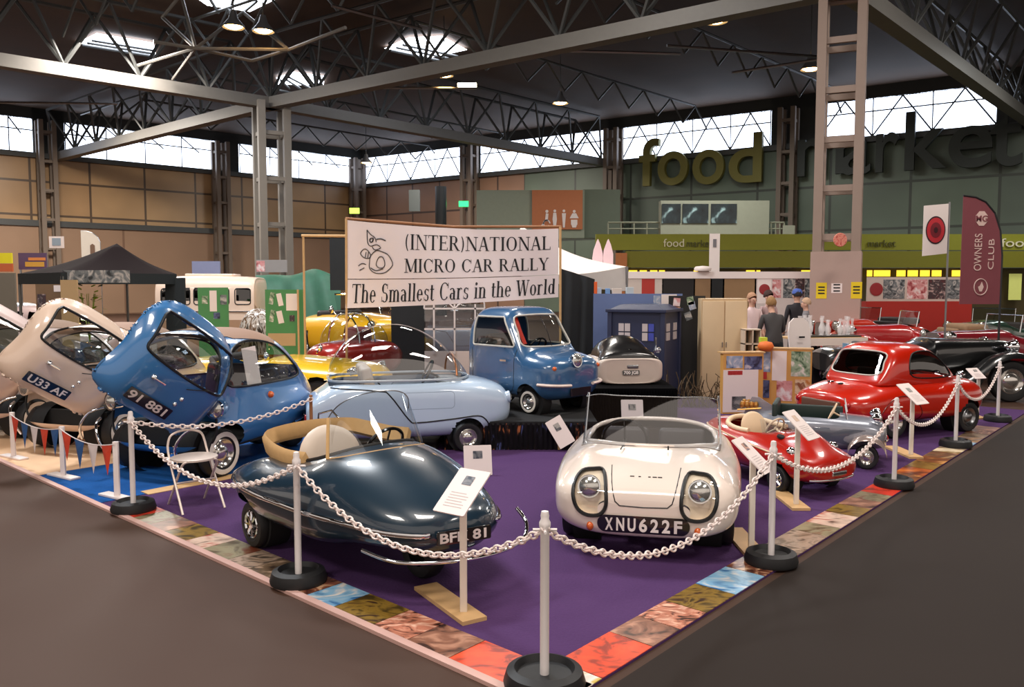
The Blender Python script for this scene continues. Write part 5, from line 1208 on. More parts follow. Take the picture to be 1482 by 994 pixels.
# cream sail flag
def sail(px0, py0, px1, py1, Y, m, label, z0=None, edge=None, shape=None):
    a, b = D(px0, py0, Y), D(px1, py1, Y); w = b.x - a.x; h = a.z - b.z; t = thing('sail_flag', label, 'flag', (a.x, Y, 0))
    pr = shape or [(0, 0), (w, 0), (w, h * .55), (w * .88, h * .76), (w * .62, h * .92), (w * .3, h * .99), (0, h)]
    V = []; n = len(pr); mm = MB().prism([(x, y + b.z) for x, y in pr], .012, RX(PI / 2)); fl = mm.build('cloth', m, t)
    edgeP = [p for p in pr if p[0] > w * .2 or p[1] > h * .98]
    MB().tube([Vector((w, -.006, 0))] + [Vector((x, -.006, y + b.z)) for x, y in pr[1:]], .018 if edge else .01, 6).build('flag_pole', edge or m_steel, t)
    return t, fl, w, h, b.z
t, fl, w, h, z = sail(117, 334, 146, 372, 24, mat('cream_flag', (240, 226, 208), .7), 'cream curved sail flag rising behind the black gazebo peak')
MB().prism([(w * .48, 0), (w * .72, 0), (w * .72, h * .34), (w * .6, h * .4), (w * .48, h * .34)], .01, TR((0, -.02, z + .08)) @ RX(PI / 2)).build('emblem', mat('brown_emblem', (130, 100, 80), .7), fl)
# ---- cream camper van
def van():
    c = D(281, 450, 17.4); t = thing('camper_van', 'cream and tan camper van with dark side windows behind green boards', 'van', (c.x, c.y + 1.2, 0), hd(8))
    pc = mat('cream_van_paint', (236, 208, 186), .4, coat=.6); pt = mat('tan_van_paint', (176, 138, 108), .4, coat=.6)
    st = [(-1.06, .6, .35, 1.1, 1.7, 4, 4), (-1.02, .86, .3, 1.1, 1.95, 5, 5), (-.9, .95, .28, 1.1, 2.02, 6, 6), (0, .96, .28, 1.1, 2.05, 6, 6), (.9, .95, .28, 1.1, 2.02, 6, 6), (1.02, .86, .3, 1.1, 1.95, 5, 5), (1.06, .6, .35, 1.1, 1.7, 4, 4)]
    sh = Shell(st, 70, 80); sh.cell = .02
    for x0, x1 in ((-.88, -.30), (-.22, .16), (.20, .5), (.62, .94)):
        q = rrect(x1 - x0, .34, .05, (x0 + x1) / 2, 1.60, 4); MB().add(*offset_piece(sh.cut(q, 'y', -1), -.01)).build('window', m_tint, t, 60); seal(sh, q, t, 'y', -1, .012)
    lower = sh.split(lambda x, y, z: z < 1.28); sh.mb().build('upper_body', pc, t, 40); MB().add(*lower).build('lower_body', pt, t, 40)
    MB().box((0, 0, 1.45), (1.7, 1.5, .04)).build('shelf', m_dark, t)
    MB().tube([(-1.0, -.97, 1.28), (1.0, -.97, 1.28)], .012, 6).build('trim_strip', m_chrome, t)
    for x in (-.7, .75): wheel(t, x, -.85, .32, .2, -1)
    for x in (-.7, .75): wheel(t, x, .85, .32, .2, 1)
    MB().box((.0, 0, 2.06), (1.0, 1.0, .06), bev=.02).build('roof_vent', pc, t, 40)
van()
tag(board(278, 378, 319, 396, 21, mat('blue_grey_sign', (134, 140, 172), .6), 'hanging_sign', '', ''), 'blue-grey sign board showing above the roof of the camper van', 'sign')
b = board(371, 376, 416, 394, 22, mat('grey_sign', (150, 146, 144), .6), 'hanging_sign', 'grey sign board with red and white corner above the camper van end', 'sign'); sheet(b, pp[1], -.29, .16, .22, .28)
# ---- green boards
b = board(288, 416, 331, 520, 13.6, m_grn, 'display_board', 'narrow green display board with white sheet in front of the camper van', 'board', floor=True, rz=.25)
sheet(b, m_paper, .0, b['h'] - .22, .11, .34); sheet(b, pp[2], .16, b['h'] - .2, .10, .16, 'picture'); sheet(b, pp[6], .05, b['h'] - .46, .10, .10, 'picture'); sheet(b, pp[4], -.13, b['h'] - .2, .09, .13, 'picture')
b = board(384, 419, 441, 520, 13.3, m_grn, 'display_board', 'wide green display board with white papers beside the blue bubble car', 'board', floor=True)
H = b['h']
for x, z, w, h, r in ((-.2, .14, .07, .19, .2), (-.07, .16, .08, .2, -.2), (-.2, .42, .07, .19, .2), (-.07, .44, .09, .2, -.2)): sheet(b, pp[4] if x < -.1 else m_paper, x, H - z, w, h, 'paper', rot=r)
sheet(b, m_paper, .13, H - .2, .2, .27); sheet(b, pp[5], .12, H - .46, .08, .1, 'picture'); sheet(b, m_tan, -.05, H - .80, .44, .2)
tag(board(430, 419, 434, 520, 13.2, m_wood, 'board_edge_batten', '', '', floor=True), 'thin upright batten at the edge of the wide green board', 'batten')
# tarpaulin, timber frame and dark cabinet behind
tp = thing('green_tarpaulin', 'dark green tarpaulin draped over goods left of the white banner', 'tarpaulin', (D(445, 450, 20.6)).xy.to_3d()); m = MB(); n = 24
V = []
for i in range(n + 1):
    for j in range(9):
        u = i / n; v = j / 8; a = D(384 + 118 * u, 396 + 4 * math.sin(u * 7), 20.6 + .8 * v); V.append(Vector((a.x - tp.location.x, (1 - v) * -.9 + .05 * math.sin(u * 19 + v * 3), (a.z - .0) * (1 - (1 - v) ** 2 * 1) + .04 * math.sin(u * 13 + v * 5))))
m.add(V, [(i * 9 + j, (i + 1) * 9 + j, (i + 1) * 9 + j + 1, i * 9 + j + 1) for i in range(n) for j in range(8)]); m.build('cloth', mat('green_tarp', (48, 100, 80), .6, var=.2), tp, 60)
tf = thing('timber_frame', 'thin timber frame with top rail standing left of the white banner', 'frame', (D(440, 400, 12.95)).xy.to_3d())
MB().tube([(0, 0, 0), (0, 0, D(440, 342, 12.95).z)], .018, 8).build('upright', m_wood, tf); MB().tube([(-.03, 0, D(440, 341, 12.95).z), (.68, .1, D(500, 341, 12.95).z)], .022, 8).build('rail', m_wood, tf)
tag(board(477, 345, 503, 420, 18, m_charc, 'black_curtain', '', ''), 'narrow black curtain hanging left of the white banner', 'curtain')
tag(board(566, 440, 616, 520, 15.5, m_charc, 'black_screen', '', '', floor=True), 'black cloth screen below the left half of the banner', 'screen')
# clear-windowed tent wall
def tent_window():
    Y = 15; a, b = D(614, 440, Y), D(702, 520, Y); w = b.x - a.x; h = a.z; t = thing('tent_wall', 'clear plastic tent wall with white arched glazing bars under the banner', 'tent', ((a.x + b.x) / 2, Y, 0))
    MB().box((0, 0, h / 2 + .2), (w, .01, h - .4)).build('clear_panel', glass('hazy_plastic', (205, 205, 210), .8, .12), t)
    MB().box((0, -.01, .2), (w, .02, .9)).build('lower_cloth', m_tent, t)
    br = MB(); wt = m_white
    for x in (-.34, 0, .34): br.box((x * w, -.02, h / 2 + .3), (.03, .02, h - .6))
    for z in (1.05, 1.42): br.box((0, -.02, z), (w, .02, .03))
    br.tube([(w * .5 * math.cos(q), -.02, 1.42 + .5 * math.sin(q)) for q in np.linspace(0, PI, 18)], .016, 6)
    for q in (.8, 2.34): br.tube([(0, -.02, 1.42), (w * .5 * math.cos(q), -.02, 1.42 + .5 * math.sin(q))], .014, 6)
    br.build('glazing_bars', wt, t)
tent_window()
# ---- white tent and its black side
def white_tent():
    Y = 16; p0, p1, p2 = D(800, 326, Y), D(905, 386, Y), D(800, 388, Y); o = Vector((p0.x, Y, 0)); t = thing('white_tent', 'white peaked tent roof with drooping side right of the banner', 'tent', o)
    A_ = Vector((-.6, 1.2, p0.z + .08)); B1 = Vector((p1.x - o.x, -.2, p1.z)); B0 = Vector((-.9, -1.4, p2.z - .05)); B2 = Vector((p1.x - o.x + .15, 2.6, p1.z)); m = MB(); n = 12; V = []
    for (a, b) in ((B0, B1), (B1, B2)):
        V = []
        for j in range(n + 1):
            for k in range(n + 1):
                u, v = k / n, j / n; q = a.lerp(b, u).lerp(A_, v); q.z -= .16 * math.sin(PI * v) + .12 * math.sin(PI * u) * (1 - v); V.append(q)
        m.add(V, [(j * (n + 1) + k, j * (n + 1) + k + 1, (j + 1) * (n + 1) + k + 1, (j + 1) * (n + 1) + k) for j in range(n) for k in range(n)])
    m.build('roof', m_tent, t, 60)
    v = MB(); V = []
    for k in range(n + 1):
        u = k / n; q = B0.lerp(B1, u); q.z -= .12 * math.sin(PI * u); V += [q, q - Vector((0, -.03 * math.sin(u * 12), .06 + .40 * u ** 1.5))]
    v.add(V, [(2 * k, 2 * k + 2, 2 * k + 3, 2 * k + 1) for k in range(n)])
    q = B1; V = [q, B2, B2 - Vector((0, 0, .5)), q - Vector((0, 0, .46))]; v.add(V, [(0, 1, 2, 3)]); v.build('valance', mat('tent_valance', (206, 200, 196), .8), t, 60)
    for q in (B1, B2): MB().tube([(q.x, q.y, 0), (q.x, q.y, q.z)], .03, 8).build('leg', m_steel, t)
white_tent()
ts = thing('black_tent_side', 'black tent side wall hanging between banner and blue-grey board', 'tent', (D(835, 450, 14.4)).xy.to_3d())
a0, a1 = D(812, 388, 14.2), D(861, 404, 14.4); m = MB(); V = []
for i in range(25):
    u = i / 24; x = a0.x + (a1.x - a0.x) * u - ts.location.x
    for j in range(6): V.append((x, .03 * math.sin(u * 14 + j * .3), (a0.z * (1 - u) + a1.z * u) * (1 - j / 5)))
m.add(V, [(i * 6 + j, (i + 1) * 6 + j, (i + 1) * 6 + j + 1, i * 6 + j + 1) for i in range(24) for j in range(5)]); m.build('cloth', m_charc, ts, 60)
# the two tall pink-white ears standing up behind the tent
for px, k in ((868, 0), (872 + 7, 1)):
    a = D(865 if k == 0 else 880, 385, 17.5); h = D(0, 346, 17.5).z - a.z; e = MB(); prof = [(-.10, 0), (-.115, h * .3), (-.09, h * .6), (-.02, h * .95), (.0, h), (.05, h * .8), (.10, h * .45), (.10, 0)]
    tag(e.prism(prof, .05, TR((a.x, a.y, a.z)) @ RX(PI / 2) @ (RY(0.0))).build('giant_ear', mat('pink_plush', (230, 200, 206), .8)), ['pink-white pointed ear shape behind the white tent, nearest the banner', 'pink-white pointed ear shape behind the white tent, farther from banner'][k], 'ear', 'pointed ear shapes')
# ---- blue-grey board, dark blue kiosk, black screens, cream cupboard
b = board(859, 425, 985, 590, 13.95, m_bluegrey, 'display_board', 'blue-grey display board behind the dark blue kiosk', 'board', floor=True)
sheet(b, m_paper, .52, b['h'] - .09, .26, .16); sheet(b, pp[0], .32, b['h'] - .1, .12, .14, 'picture')
for k, (px, w, h, c, lab) in enumerate(((867, .08, .10, (190, 205, 225), 'pale blue carton on the blue-grey board, nearest the tent'), (880, .07, .09, (120, 160, 210), 'blue carton on the blue-grey board beside pale carton'), (893, .16, .09, (214, 200, 190), 'long beige carton on top of the blue-grey board'), (912, .12, .11, (190, 200, 206), 'grey carton on top of the blue-grey board, nearest kiosk'), (862, .05, .2, (235, 100, 40), 'bright orange carton standing at the tent end of the board'))):
    a = D(px, 425, 13.95); tag(MB().box((a.x, a.y + (.06 if k < 4 else .0), a.z + h / 2), (w, .12 if k < 4 else .04, h), bev=.004).build('carton', mat('carton_%d' % k, c, .6)), lab, 'box', 'cartons on the blue-grey board')
def kiosk():
    c = D(933, 500, 13.1); t = thing('police_kiosk', 'dark navy blue cabin-shaped kiosk with small pale panes behind white car', 'kiosk', (c.x, c.y, 0), hd(-27)); zt = D(933, 451, 12.8).z; w = .85
    t.name = 'navy_kiosk'
    MB().box((0, 0, zt / 2), (w, w, zt)).build('body', m_navy, t)
    for sx in (-1, 1):
        for sy in (-1, 1): MB().box((sx * w / 2, sy * w / 2, zt / 2), (.07, .07, zt), bev=.008).build('corner_post', m_navy, t)
    MB().box((0, 0, zt + .015), (w + .12, w + .12, .05), bev=.01).add([(-w / 2, -w / 2, zt + .04), (w / 2, -w / 2, zt + .04), (w / 2, w / 2, zt + .04), (-w / 2, w / 2, zt + .04), (-.3, -.3, zt + .11), (.3, -.3, zt + .11), (.3, .3, zt + .11), (-.3, .3, zt + .11)], [(0, 1, 5, 4), (1, 2, 6, 5), (2, 3, 7, 6), (3, 0, 4, 7), (4, 5, 6, 7)]).build('roof', m_navy, t)
    mp = mat('kiosk_pane', (196, 184, 184), .3)
    for fx in (0, 1):
        for s in (-1, 1):
            for k in range(2):
                for q in (-1, 1):
                    u = s * .19 + q * .05; z = zt - .24 - k * .14
                    if fx == 0: MB().box((u, -w / 2 - .006, z), (.085, .01, .12)).build('pane', mp if not (s == 1 and q == 1) else mat('blue_pane', (70, 80, 170), .3), t)
                    else: MB().box((w / 2 + .006, u, z), (.01, .085, .12)).build('pane', mp, t)
kiosk()
b = board(968, 428, 1018, 585, 13.5, mat('black_board', (34, 34, 34), .8), 'display_board', 'black display board with hanging picture cards beside the navy kiosk', 'board', floor=True)
for k, (x, z, r) in enumerate(((-.17, .10, .1), (-.17, .24, .1), (-.16, .42, .3), (.08, .16, -.3), (.02, .33, -.35), (.05, .08, -.2))): sheet(b, pp[(k * 2 + 1) % 7], x, b['h'] - z, .11, .13, 'picture_card', rot=r)
# tangle of dry twigs at its foot
tw = MB(); rr = random.Random(3)
for k in range(70):
    p = Vector((rr.uniform(-.5, .45), rr.uniform(-.1, .15), 0)); q = p + Vector((rr.uniform(-.2, .2), rr.uniform(-.15, .1), rr.uniform(.15, .55))); c = (p + q) / 2 + Vector((rr.uniform(-.1, .1), rr.uniform(-.1, .1), .05)); tw.tube(smooth_poly([p, c, q], 3, False), .006, 4)
o = tw.build('dry_twigs', mat('dry_twig', (92, 74, 52), .8, var=.3)); o['kind'] = 'stuff'; o['label'] = 'tangle of dry brown twigs on the floor between kiosk and cupboard'; o['category'] = 'twigs'; o.location = G(1018, 590); o.location.z = .0125
def cupboard():
    a, b_ = D(1016, 432, 13.2), D(1080, 575, 13.2); w = b_.x - a.x; h = a.z; t = thing('cupboard', 'pale cream wooden cupboard standing behind the poster-covered counters', 'cupboard', ((a.x + b_.x) / 2, 13.45, 0))
    mc = mat('cream_wood', (206, 178, 140), .5, var=.08, scale=4); MB().box((0, 0, h / 2), (w, .45, h), bev=.006).build('carcass', mc, t)
    for s in (-1, 1): d = MB().box((s * w * .245, -.235, h / 2), (w * .47, .02, h - .08), bev=.006).build('door', mat('cream_wood_door', (212, 186, 150), .5, var=.08, scale=4), t, 40); MB().box((-s * .0 + s * .03, -.255, h * .55), (.012, .02, .08)).build('handle', m_steel, d)
cupboard()
def counter(px0, py0, px1, py1, Y, rz, label, arr, mc):
    a, b_ = D(px0, py0, Y), D(px1, py1, Y); w = (b_.x - a.x) / math.cos(rz); h = a.z; t = thing('poster_counter', label, 'counter', ((a.x + b_.x) / 2, Y + .1, .0125), rz)
    MB().box((0, 0, h / 2), (w, .10, h), bev=.005).build('panel', mc, t)
    for k, (x, z, ww, hh, mi) in enumerate(arr): sheet(t, mi, x * w, z * h, ww * w, hh * h, 'poster', front=.05)
    MB().box((0, .03, h + .01), (w + .04, .18, .02)).build('top', m_wood, t)
mo = mat('orange_wood', (214, 158, 84), .5, var=.1, scale=6)
counter(1046, 513, 1106, 590, 11.7, .15, 'low display counter covered with white posters beside the navy kiosk side', [(-.06, .38, .86, .7, m_paper), (-.22, .86, .40, .2, pp[0]), (.24, .84, .44, .22, pp[6]), (-.1, .18, .34, .22, pp[2]), (.25, .16, .28, .12, pp[2]), (-.2, .68, .36, .07, mat('red_strip_print', (190, 50, 50), .6))], mo)
counter(1101, 507, 1173, 580, 12.2, -.3, 'orange wooden counter with pinned posters beside the rear of the red coupe', [(-.36, .78, .24, .34, pp[0]), (-.08, .72, .26, .5, m_paper), (.3, .76, .34, .42, pp[4]), (-.34, .32, .18, .3, pp[6]), (.02, .3, .28, .34, pp[1]), (.34, .3, .26, .4, pp[3]), (-.4, .55, .2, .12, mat('red_strip_print', (190, 50, 50), .6))], mo)

o = MB(); c = D(366, 470, 13.8); z0 = D(366, 492, 13.8).z
o.lathe([(.34 * math.cos(a), .52 * math.sin(a)) for a in np.linspace(0, PI / 2, 10)], 20, TR((0, 0, z0)), arc=PI * 1.2).box((0, 0, z0 / 2), (.5, .3, z0))
o = o.build('curved_screen', photo('striped_reflection', ((40, 28, 20), (190, 180, 172), (96, 68, 44), (225, 220, 215)), 4, 9, .15, (3, 3, .8), .5), None, 60); o.location = (c.x, c.y + .3, 0); o.rotation_euler = (0, 0, PI * .9)  # brown and silver reflections are painted into the colour
tag(o, 'curved windscreen with painted brown and silver reflections beside the wide green board', 'hood')
def plant():
    c = D(128, 440, 14.0); t = thing('potted_plant', 'lime green leafy plant under the black gazebo behind cream bubble car', 'plant', (c.x, 14.0, 0)); rr = random.Random(2)
    MB().lathe([(0, 0), (.14, 0), (.18, .9), (.16, .9), (0, .88)], 16).build('pot', mat('grey_pot', (110, 106, 100), .6), t, 40); m = MB()
    for k in range(90):
        a, r, z = rr.uniform(0, 2 * PI), rr.uniform(.02, .26), rr.uniform(.9, 1.85); d = Vector((math.cos(a), math.sin(a), rr.uniform(-.2, .6))).normalized() * .13; p = Vector((r * math.cos(a), r * math.sin(a), z)); q = d.cross(Vector((0, 0, 1))).normalized() * .035
        m.add([p, p + d * .5 + q, p + d, p + d * .5 - q], [(0, 1, 2, 3)])
    for k in range(7): a = k; m.tube([(0, 0, .88), (.12 * math.cos(a), .12 * math.sin(a), 1.7)], .006, 4)
    m.build('leaves', mat('lime_leaf', (150, 180, 50), .6, var=.3, scale=9), t)
plant()
# ================================================================== far side of the hall
m_olive = mat('olive_fascia', (136, 138, 34), .6, var=.06); m_olive2 = mat('olive_fascia_low', (122, 120, 24), .6, var=.06)
YF = 36
f1 = board(862, 339, 1520, 362, YF, m_olive, 'fascia', 'long olive green food hall fascia with white and dark lettering', 'fascia', .3)
tag(board(905, 363.5, 1520, 387, YF, m_olive2, 'lower_fascia', '', '', .3), 'lower olive green band under the lettered fascia', 'fascia')
def wtext(px, py, txt, h, m, Y, parent=None, name='lettering', width=None, rz=0, ext=.02, bold=0):
    p = D(px, py, Y); o = text_mesh(txt, h, m, name, None, Matrix.Identity(4), ext, 'LEFT', width, bold=bold)
    o.matrix_world = TR(p) @ RZ(rz) @ RX(PI / 2)
    if parent is not None:
        bpy.context.view_layer.update(); mw = o.matrix_world.copy(); o.parent = parent; o.matrix_parent_inverse = parent.matrix_world.inverted(); 
    return o
bpy.context.view_layer.update()
mwl = mat('pale_lettering', (225, 220, 190), .5); mdl = mat('dark_lettering', (84, 84, 30), .5)
wtext(960, 357, 'food', .34, mwl, YF - .2, f1, width=.88); wtext(993, 357, 'market', .30, mdl, YF - .2, f1, width=1.08)
wtext(1255, 357, 'market', .30, mdl, YF - .2, f1, width=1.2); wtext(1448, 357, 'food', .36, mwl, YF - .2, f1, width=1.35)
tag(board(891, 366, 906, 520, YF - .5, mat('orange_pilaster', (190, 116, 66), .6), 'orange_pilaster', '', '', floor=True), 'orange upright panel at the end of the olive fascia', 'panel')
tag(board(870, 388, 1520, 520, YF + .6, mat('dark_shopfront', (70, 60, 30), .7), 'shopfront', '', '', floor=True), 'dark shopfront recess under the olive fascia', 'shopfront')
mly = emis('lit_yellow_pane', (255, 205, 60), 1.6)
for k, (a, b) in enumerate([(910, 922), (926, 936), (941, 951), (954, 962), (1004, 1010), (1080, 1092), (1095, 1100), (1160, 1172), (1255, 1262), (1265, 1288), (1298, 1310), (1314, 1328), (1332, 1345), (1349, 1362), (1378, 1392)]):
    tag(board(a, 391, b, 400, YF + .2, mly, 'lit_pane', '', '', .05), 'small lit yellow pane in the row under the olive fascia', 'window', 'lit yellow panes under the fascia')
tag(board(1461, 396, 1477, 434, YF + .2, mat('pale_green_door', (196, 200, 110), .5, emit=.3), 'lit_doorway', '', '', .05), 'pale yellow-green lit doorway at the right end under the fascia', 'doorway')
# giant wall letters, proud of the wall
ang = math.atan2(dR.y, dR.x)
def big(px, txt, py, h, m, label, wd):
    t0 = along(dR, px); p = PC + dR * t0; Y = p.y - .6; q = D(px, py, Y)
    o = text_mesh(txt, h, m, 'wall_letters', None, None, .15, 'LEFT', wd, bold=.05); o.matrix_world = TR(q) @ RZ(ang) @ RX(PI / 2); return tag(o, label, 'lettering')
for k, (ch, px, wd) in enumerate((('f', 926, 1.3), ('o', 951, 1.9), ('o', 1001, 1.9), ('d', 1052, 1.9))):
    big(px, ch, 269 - k * 1.2, 2.75 if ch in 'fd' else 2.85, mat('yellow_green_letter', (112, 106, 44), .6), ['yellow-green giant wall letter f', 'yellow-green giant wall letter o next to f', 'yellow-green giant wall letter o before d', 'yellow-green giant wall letter d'][k], wd)
for k, (ch, px, wd) in enumerate((('m', 1150, 2.4), ('a', 1215, 1.5), ('r', 1262, 1.1), ('k', 1303, 1.9), ('e', 1368, 1.9), ('t', 1432, 1.4))):
    big(px, ch, 255 - k * 3.0, 2.9, mat('dark_wall_letter', (36, 42, 38), .6), 'dark giant wall letter %s on the green wall' % ch, wd)
# toilet block with orange sign, office box, rails
tb = board(690, 276, 845, 345, 46, mat('grey_green_block', (142, 150, 132), .6), 'service_block', 'pale grey service block with orange toilet sign on the right wall', 'block', .6); bpy.context.view_layer.update()
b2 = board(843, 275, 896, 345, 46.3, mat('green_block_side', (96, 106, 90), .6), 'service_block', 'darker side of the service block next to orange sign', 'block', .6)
op = board(770, 275, 843, 332, 45.6, mat('orange_sign', (186, 112, 70), .6), 'toilet_sign', 'orange sign with four white toilet pictograms', 'sign', .05); bpy.context.view_layer.update()
def picto(parts, name): 
    m = MB()
    for p in parts: m.prism(p, .03, RX(PI / 2))
    o = m.build(name, m_white, op); o.location = (0, -.03, 0); return o
wd, hg = op['w'], op['h']; zb = .02
def pc(cx, P, s=.5): return [(cx + x * s, .1 + y * s) for x, y in P]
circ = lambda x, y, r: ell(x, y, r, r, 12)
picto([pc(-.62, circ(.1, 1.75, .17)), pc(-.62, [(-.1, .7), (.2, .7), (.28, 1.5), (-.02, 1.55)]), pc(-.62, [(-.6, .1), (-.5, .05), (.0, .75), (-.1, .85)])], 'pictogram')
picto([pc(-.62, [(.08 + .42 * math.cos(a), .45 + .42 * math.sin(a)) for a in np.linspace(0, 5.6, 14)] + [(.08 + .28 * math.cos(a), .45 + .28 * math.sin(a)) for a in np.linspace(5.6, 0, 14)])], 'pictogram')
picto([pc(-.14, circ(0, 1.8, .15)), pc(-.14, [(-.12, 0), (.12, 0), (.24, .9), (.16, 1.6), (-.16, 1.6), (-.24, .9)])], 'pictogram')
picto([pc(.36, circ(0, 1.8, .15)), pc(.36, [(-.1, 0), (.1, 0), (.22, 1.55), (-.22, 1.55)])], 'pictogram')
picto([pc(.92, circ(0, 1.75, .16)), pc(.92, [(-.5, 1.0), (.5, 1.0), (.2, 1.55), (-.2, 1.55)]), pc(.92, [(-.35, .3), (.35, .3), (.35, .85), (-.35, .85)]), pc(.92, [(-.2, 0), (.2, 0), (.3, .3), (-.3, .3)])], 'pictogram')
ob = board(955, 291, 1110, 341, 43, mat('grey_green_office', (148, 150, 132), .6), 'office_box', 'pale raised office box with dark window strip above the fascia', 'office', .6); bpy.context.view_layer.update()
for a, b in ((958, 985), (988, 1025), (1029, 1066)):
    w_ = board(a, 295, b, 323, 42.65, photo('office_glass', ((20, 28, 30), (30, 40, 44), (40, 54, 58), (190, 225, 228)), .8, 3, .1), 'window', '', '', .04, parent=ob)
    for k in ('label', 'category'):
        if k in w_: del w_[k]
for x0, x1, y0 in ((880, 955, 322), (1110, 1135, 322)):
    r_ = MB(); a, b = D(x0, y0, 43), D(x1, y0, 43); c, d = D(x0, 340, 43), D(x1, 340, 43)
    for u in (0, .25, .5, .75, 1): r_.tube([a.lerp(b, u), c.lerp(d, u)], .04, 5)
    r_.tube([a, b], .05, 5).tube([a.lerp(c, .5), b.lerp(d, .5)], .04, 5)
    tag(r_.build('balcony_rail', mat('rail_paint', (140, 142, 122), .5)), 'pale rail beside the office box, %s' % ('toilet sign side' if x0 < 900 else 'pillar side'), 'rail')
tag(board(1133, 326, 1150, 342, 42.8, mat('grey_green_office', (148, 150, 132), .6), 'low_cabinet', '', ''), 'pale low cabinet at the end of the office rail', 'cabinet')
tag(MB().tube([Vector((D(638, 330, 50).x, 50, 0)), D(638, 270, 50)], .34, 16).build('flue_pipe', mat('black_flue', (30, 34, 38), .3)), 'thick glossy black flue pipe rising above the banner', 'pipe')
for px, py, Y, c, lab in ((513, 305, 55, (210, 255, 90), 'yellow-green exit light at the corner of the hall'), (671, 295, 52, (60, 255, 130), 'bright green exit light near the black flue pipe')):
    tag(board(px - 7, py - 4, px + 7, py + 4, Y, emis('exit_%d' % px, c, 2.2), 'exit_light', '', '', .1), lab, 'light')
tag(board(592, 275, 608, 306, 54, mat('dark_vent', (60, 66, 66), .5), 'wall_unit', '', '', .3), 'dark grey ventilation unit on the brown wall', 'unit')
# ================================================================== stalls beyond the stand, right of the cupboard
YS = 23
s0 = board(905, 393, 1182, 403, YS, m_paper, 'stall_fascia', 'long white stall fascia behind the people and the grey pillar', 'fascia', .1)
for k, (a, b, c, lab) in enumerate(((958, 1004, (28, 22, 20), 'black stall wall panel nearest the white tent'), (1004, 1028, (140, 108, 76), 'narrow brown stall wall panel between two black panels'), (1028, 1046, (24, 26, 28), 'narrow black stall wall panel beside wide brown panel'), (1046, 1092, (146, 114, 80), 'wide brown stall wall panel'), (906, 958, (206, 190, 180), 'pale stall wall with red poster'), (1092, 1182, (214, 200, 196), 'white stall wall with car posters behind the people'))):
    b_ = board(a, 403, b, 520, YS, mat('stall_wall_%d' % k, c, .7), 'stall_wall', lab, 'wall panel', .06, floor=True)
    if k == 4: sheet(b_, mat('red_poster', (176, 50, 40), .6), .10, b_['h'] - .28, .36, .55, 'poster', front=.03)
    if k == 5:
        hh = b_['h']
        for x, z, w, h, mm in ((-.62, .34, .38, .70, m_paper), (-.28, .28, .24, .5, pp[1]), (.06, .26, .32, .55, pp[2]), (.36, .24, .26, .56, pp[5]), (.6, .28, .2, .6, pp[2]), (.8, .2, .28, .4, mat('red_poster', (176, 50, 40), .6)), (-.5, .95, .34, .3, pp[3])): sheet(b_, mm, x, hh - z, w, h, 'poster', front=.03)
        o = MB().lathe([(.15, 0), (.12, .006), (0, .008)], 24, RX(PI / 2)).build('red_roundel', mat('roundel_red', (150, 40, 44), .6), b_); o.location = (-.62, -.045, hh - .3)
tag(MB().lathe([(0, 0), (.22, .02), (.24, .08), (.2, .14), (0, .16)], 20, TR(D(1017, 393, YS) + Vector((0, 0, .0)))).build('white_bundle', m_paper, None, 60), 'small white bundle lying on top of the stall fascia', 'bundle')
b_ = board(1027, 338, 1041, 392, 24.5, m_white, 'pull_up_banner', 'tall narrow white banner stand rising behind the stall fascia', 'banner', .02, floor=True); sheet(b_, mat('grey_print', (120, 116, 120), .6), 0, b_['h'] - .28, .1, .24)
b_ = board(1255, 401, 1398, 436, 24, mat('pale_display', (206, 190, 180), .6), 'poster_wall', 'low poster wall with red roundel and car pictures behind the red cars', 'poster wall', .06)
for x, w, mm in ((-.72, .62, pp[2]), (-.05, .58, pp[1]), (.52, .5, pp[5]), (1.1, .62, pp[2])): sheet(b_, mm, x + .05, b_['h'] * .5, w, b_['h'] * .8, 'poster', front=.03)
o = MB().lathe([(.19, 0), (.15, .006), (0, .008)], 24, RX(PI / 2)).build('red_roundel', mat('roundel_red', (150, 40, 44), .6), b_); o.location = (-1.18, -.045, b_['h'] * .5)
tag(board(1250, 436, 1402, 452, 23.6, mat('red_skirt', (176, 40, 30), .6), 'red_table_cloth', '', '', .3, floor=True), 'long red cloth-covered counter under the poster wall', 'cloth')
# notices on the pillar cover
for px0, py0, px1, py1, mm, lab in ((1181.5, 409, 1196, 432, mat('yellow_notice', (236, 206, 20), .5), 'yellow notice on the pillar cover side facing the glassware'), (1204, 410, 1218, 424, m_paper, 'small white notice between two yellow notices on the pillar'), (1236, 408, 1243, 432, mat('yellow_notice', (236, 206, 20), .5), 'yellow notice on the narrow side of the pillar cover')):
    c = D((px0 + px1) / 2, (py0 + py1) / 2, 21); R_ = Matrix.Rotation(-.42, 3, 'Z'); n1 = R_ @ Vector((0, -1, 0)); n2 = R_ @ Vector((1, 0, 0))
    r = ray((px0 + px1) / 2, (py0 + py1) / 2); best = None
    for n, rz in ((n1, -.42), (n2, -.42 + PI / 2)):
        pt = BF + n * .614; k = (pt.xy.dot(n.xy)) / (r.xy.dot(n.xy)); q = Vector((r.x * k, r.y * k, CH + r.z * k)); loc = R_.inverted() @ (q - BF)
        if abs(loc.x) < .63 and abs(loc.y) < .63 and (best is None or k < best[0]): best = (k, q, rz)
    k, q, rz = best; o = MB().box((0, 0, 0), (max(.26, (px1 - px0) / F * k) if px1 < 1230 else .26, .006, (py1 - py0) / F * k)).build('notice', mm); o.location = q; o.rotation_euler = (0, 0, rz); tag(o, lab, 'notice', 'notices on the pillar')
    if 'yellow' in lab:
        l = MB()
        for i in range(3): l.box((0, -.005, .09 - i * .08), (.16, .004, .035))
        l.build('print', m_ink, o)
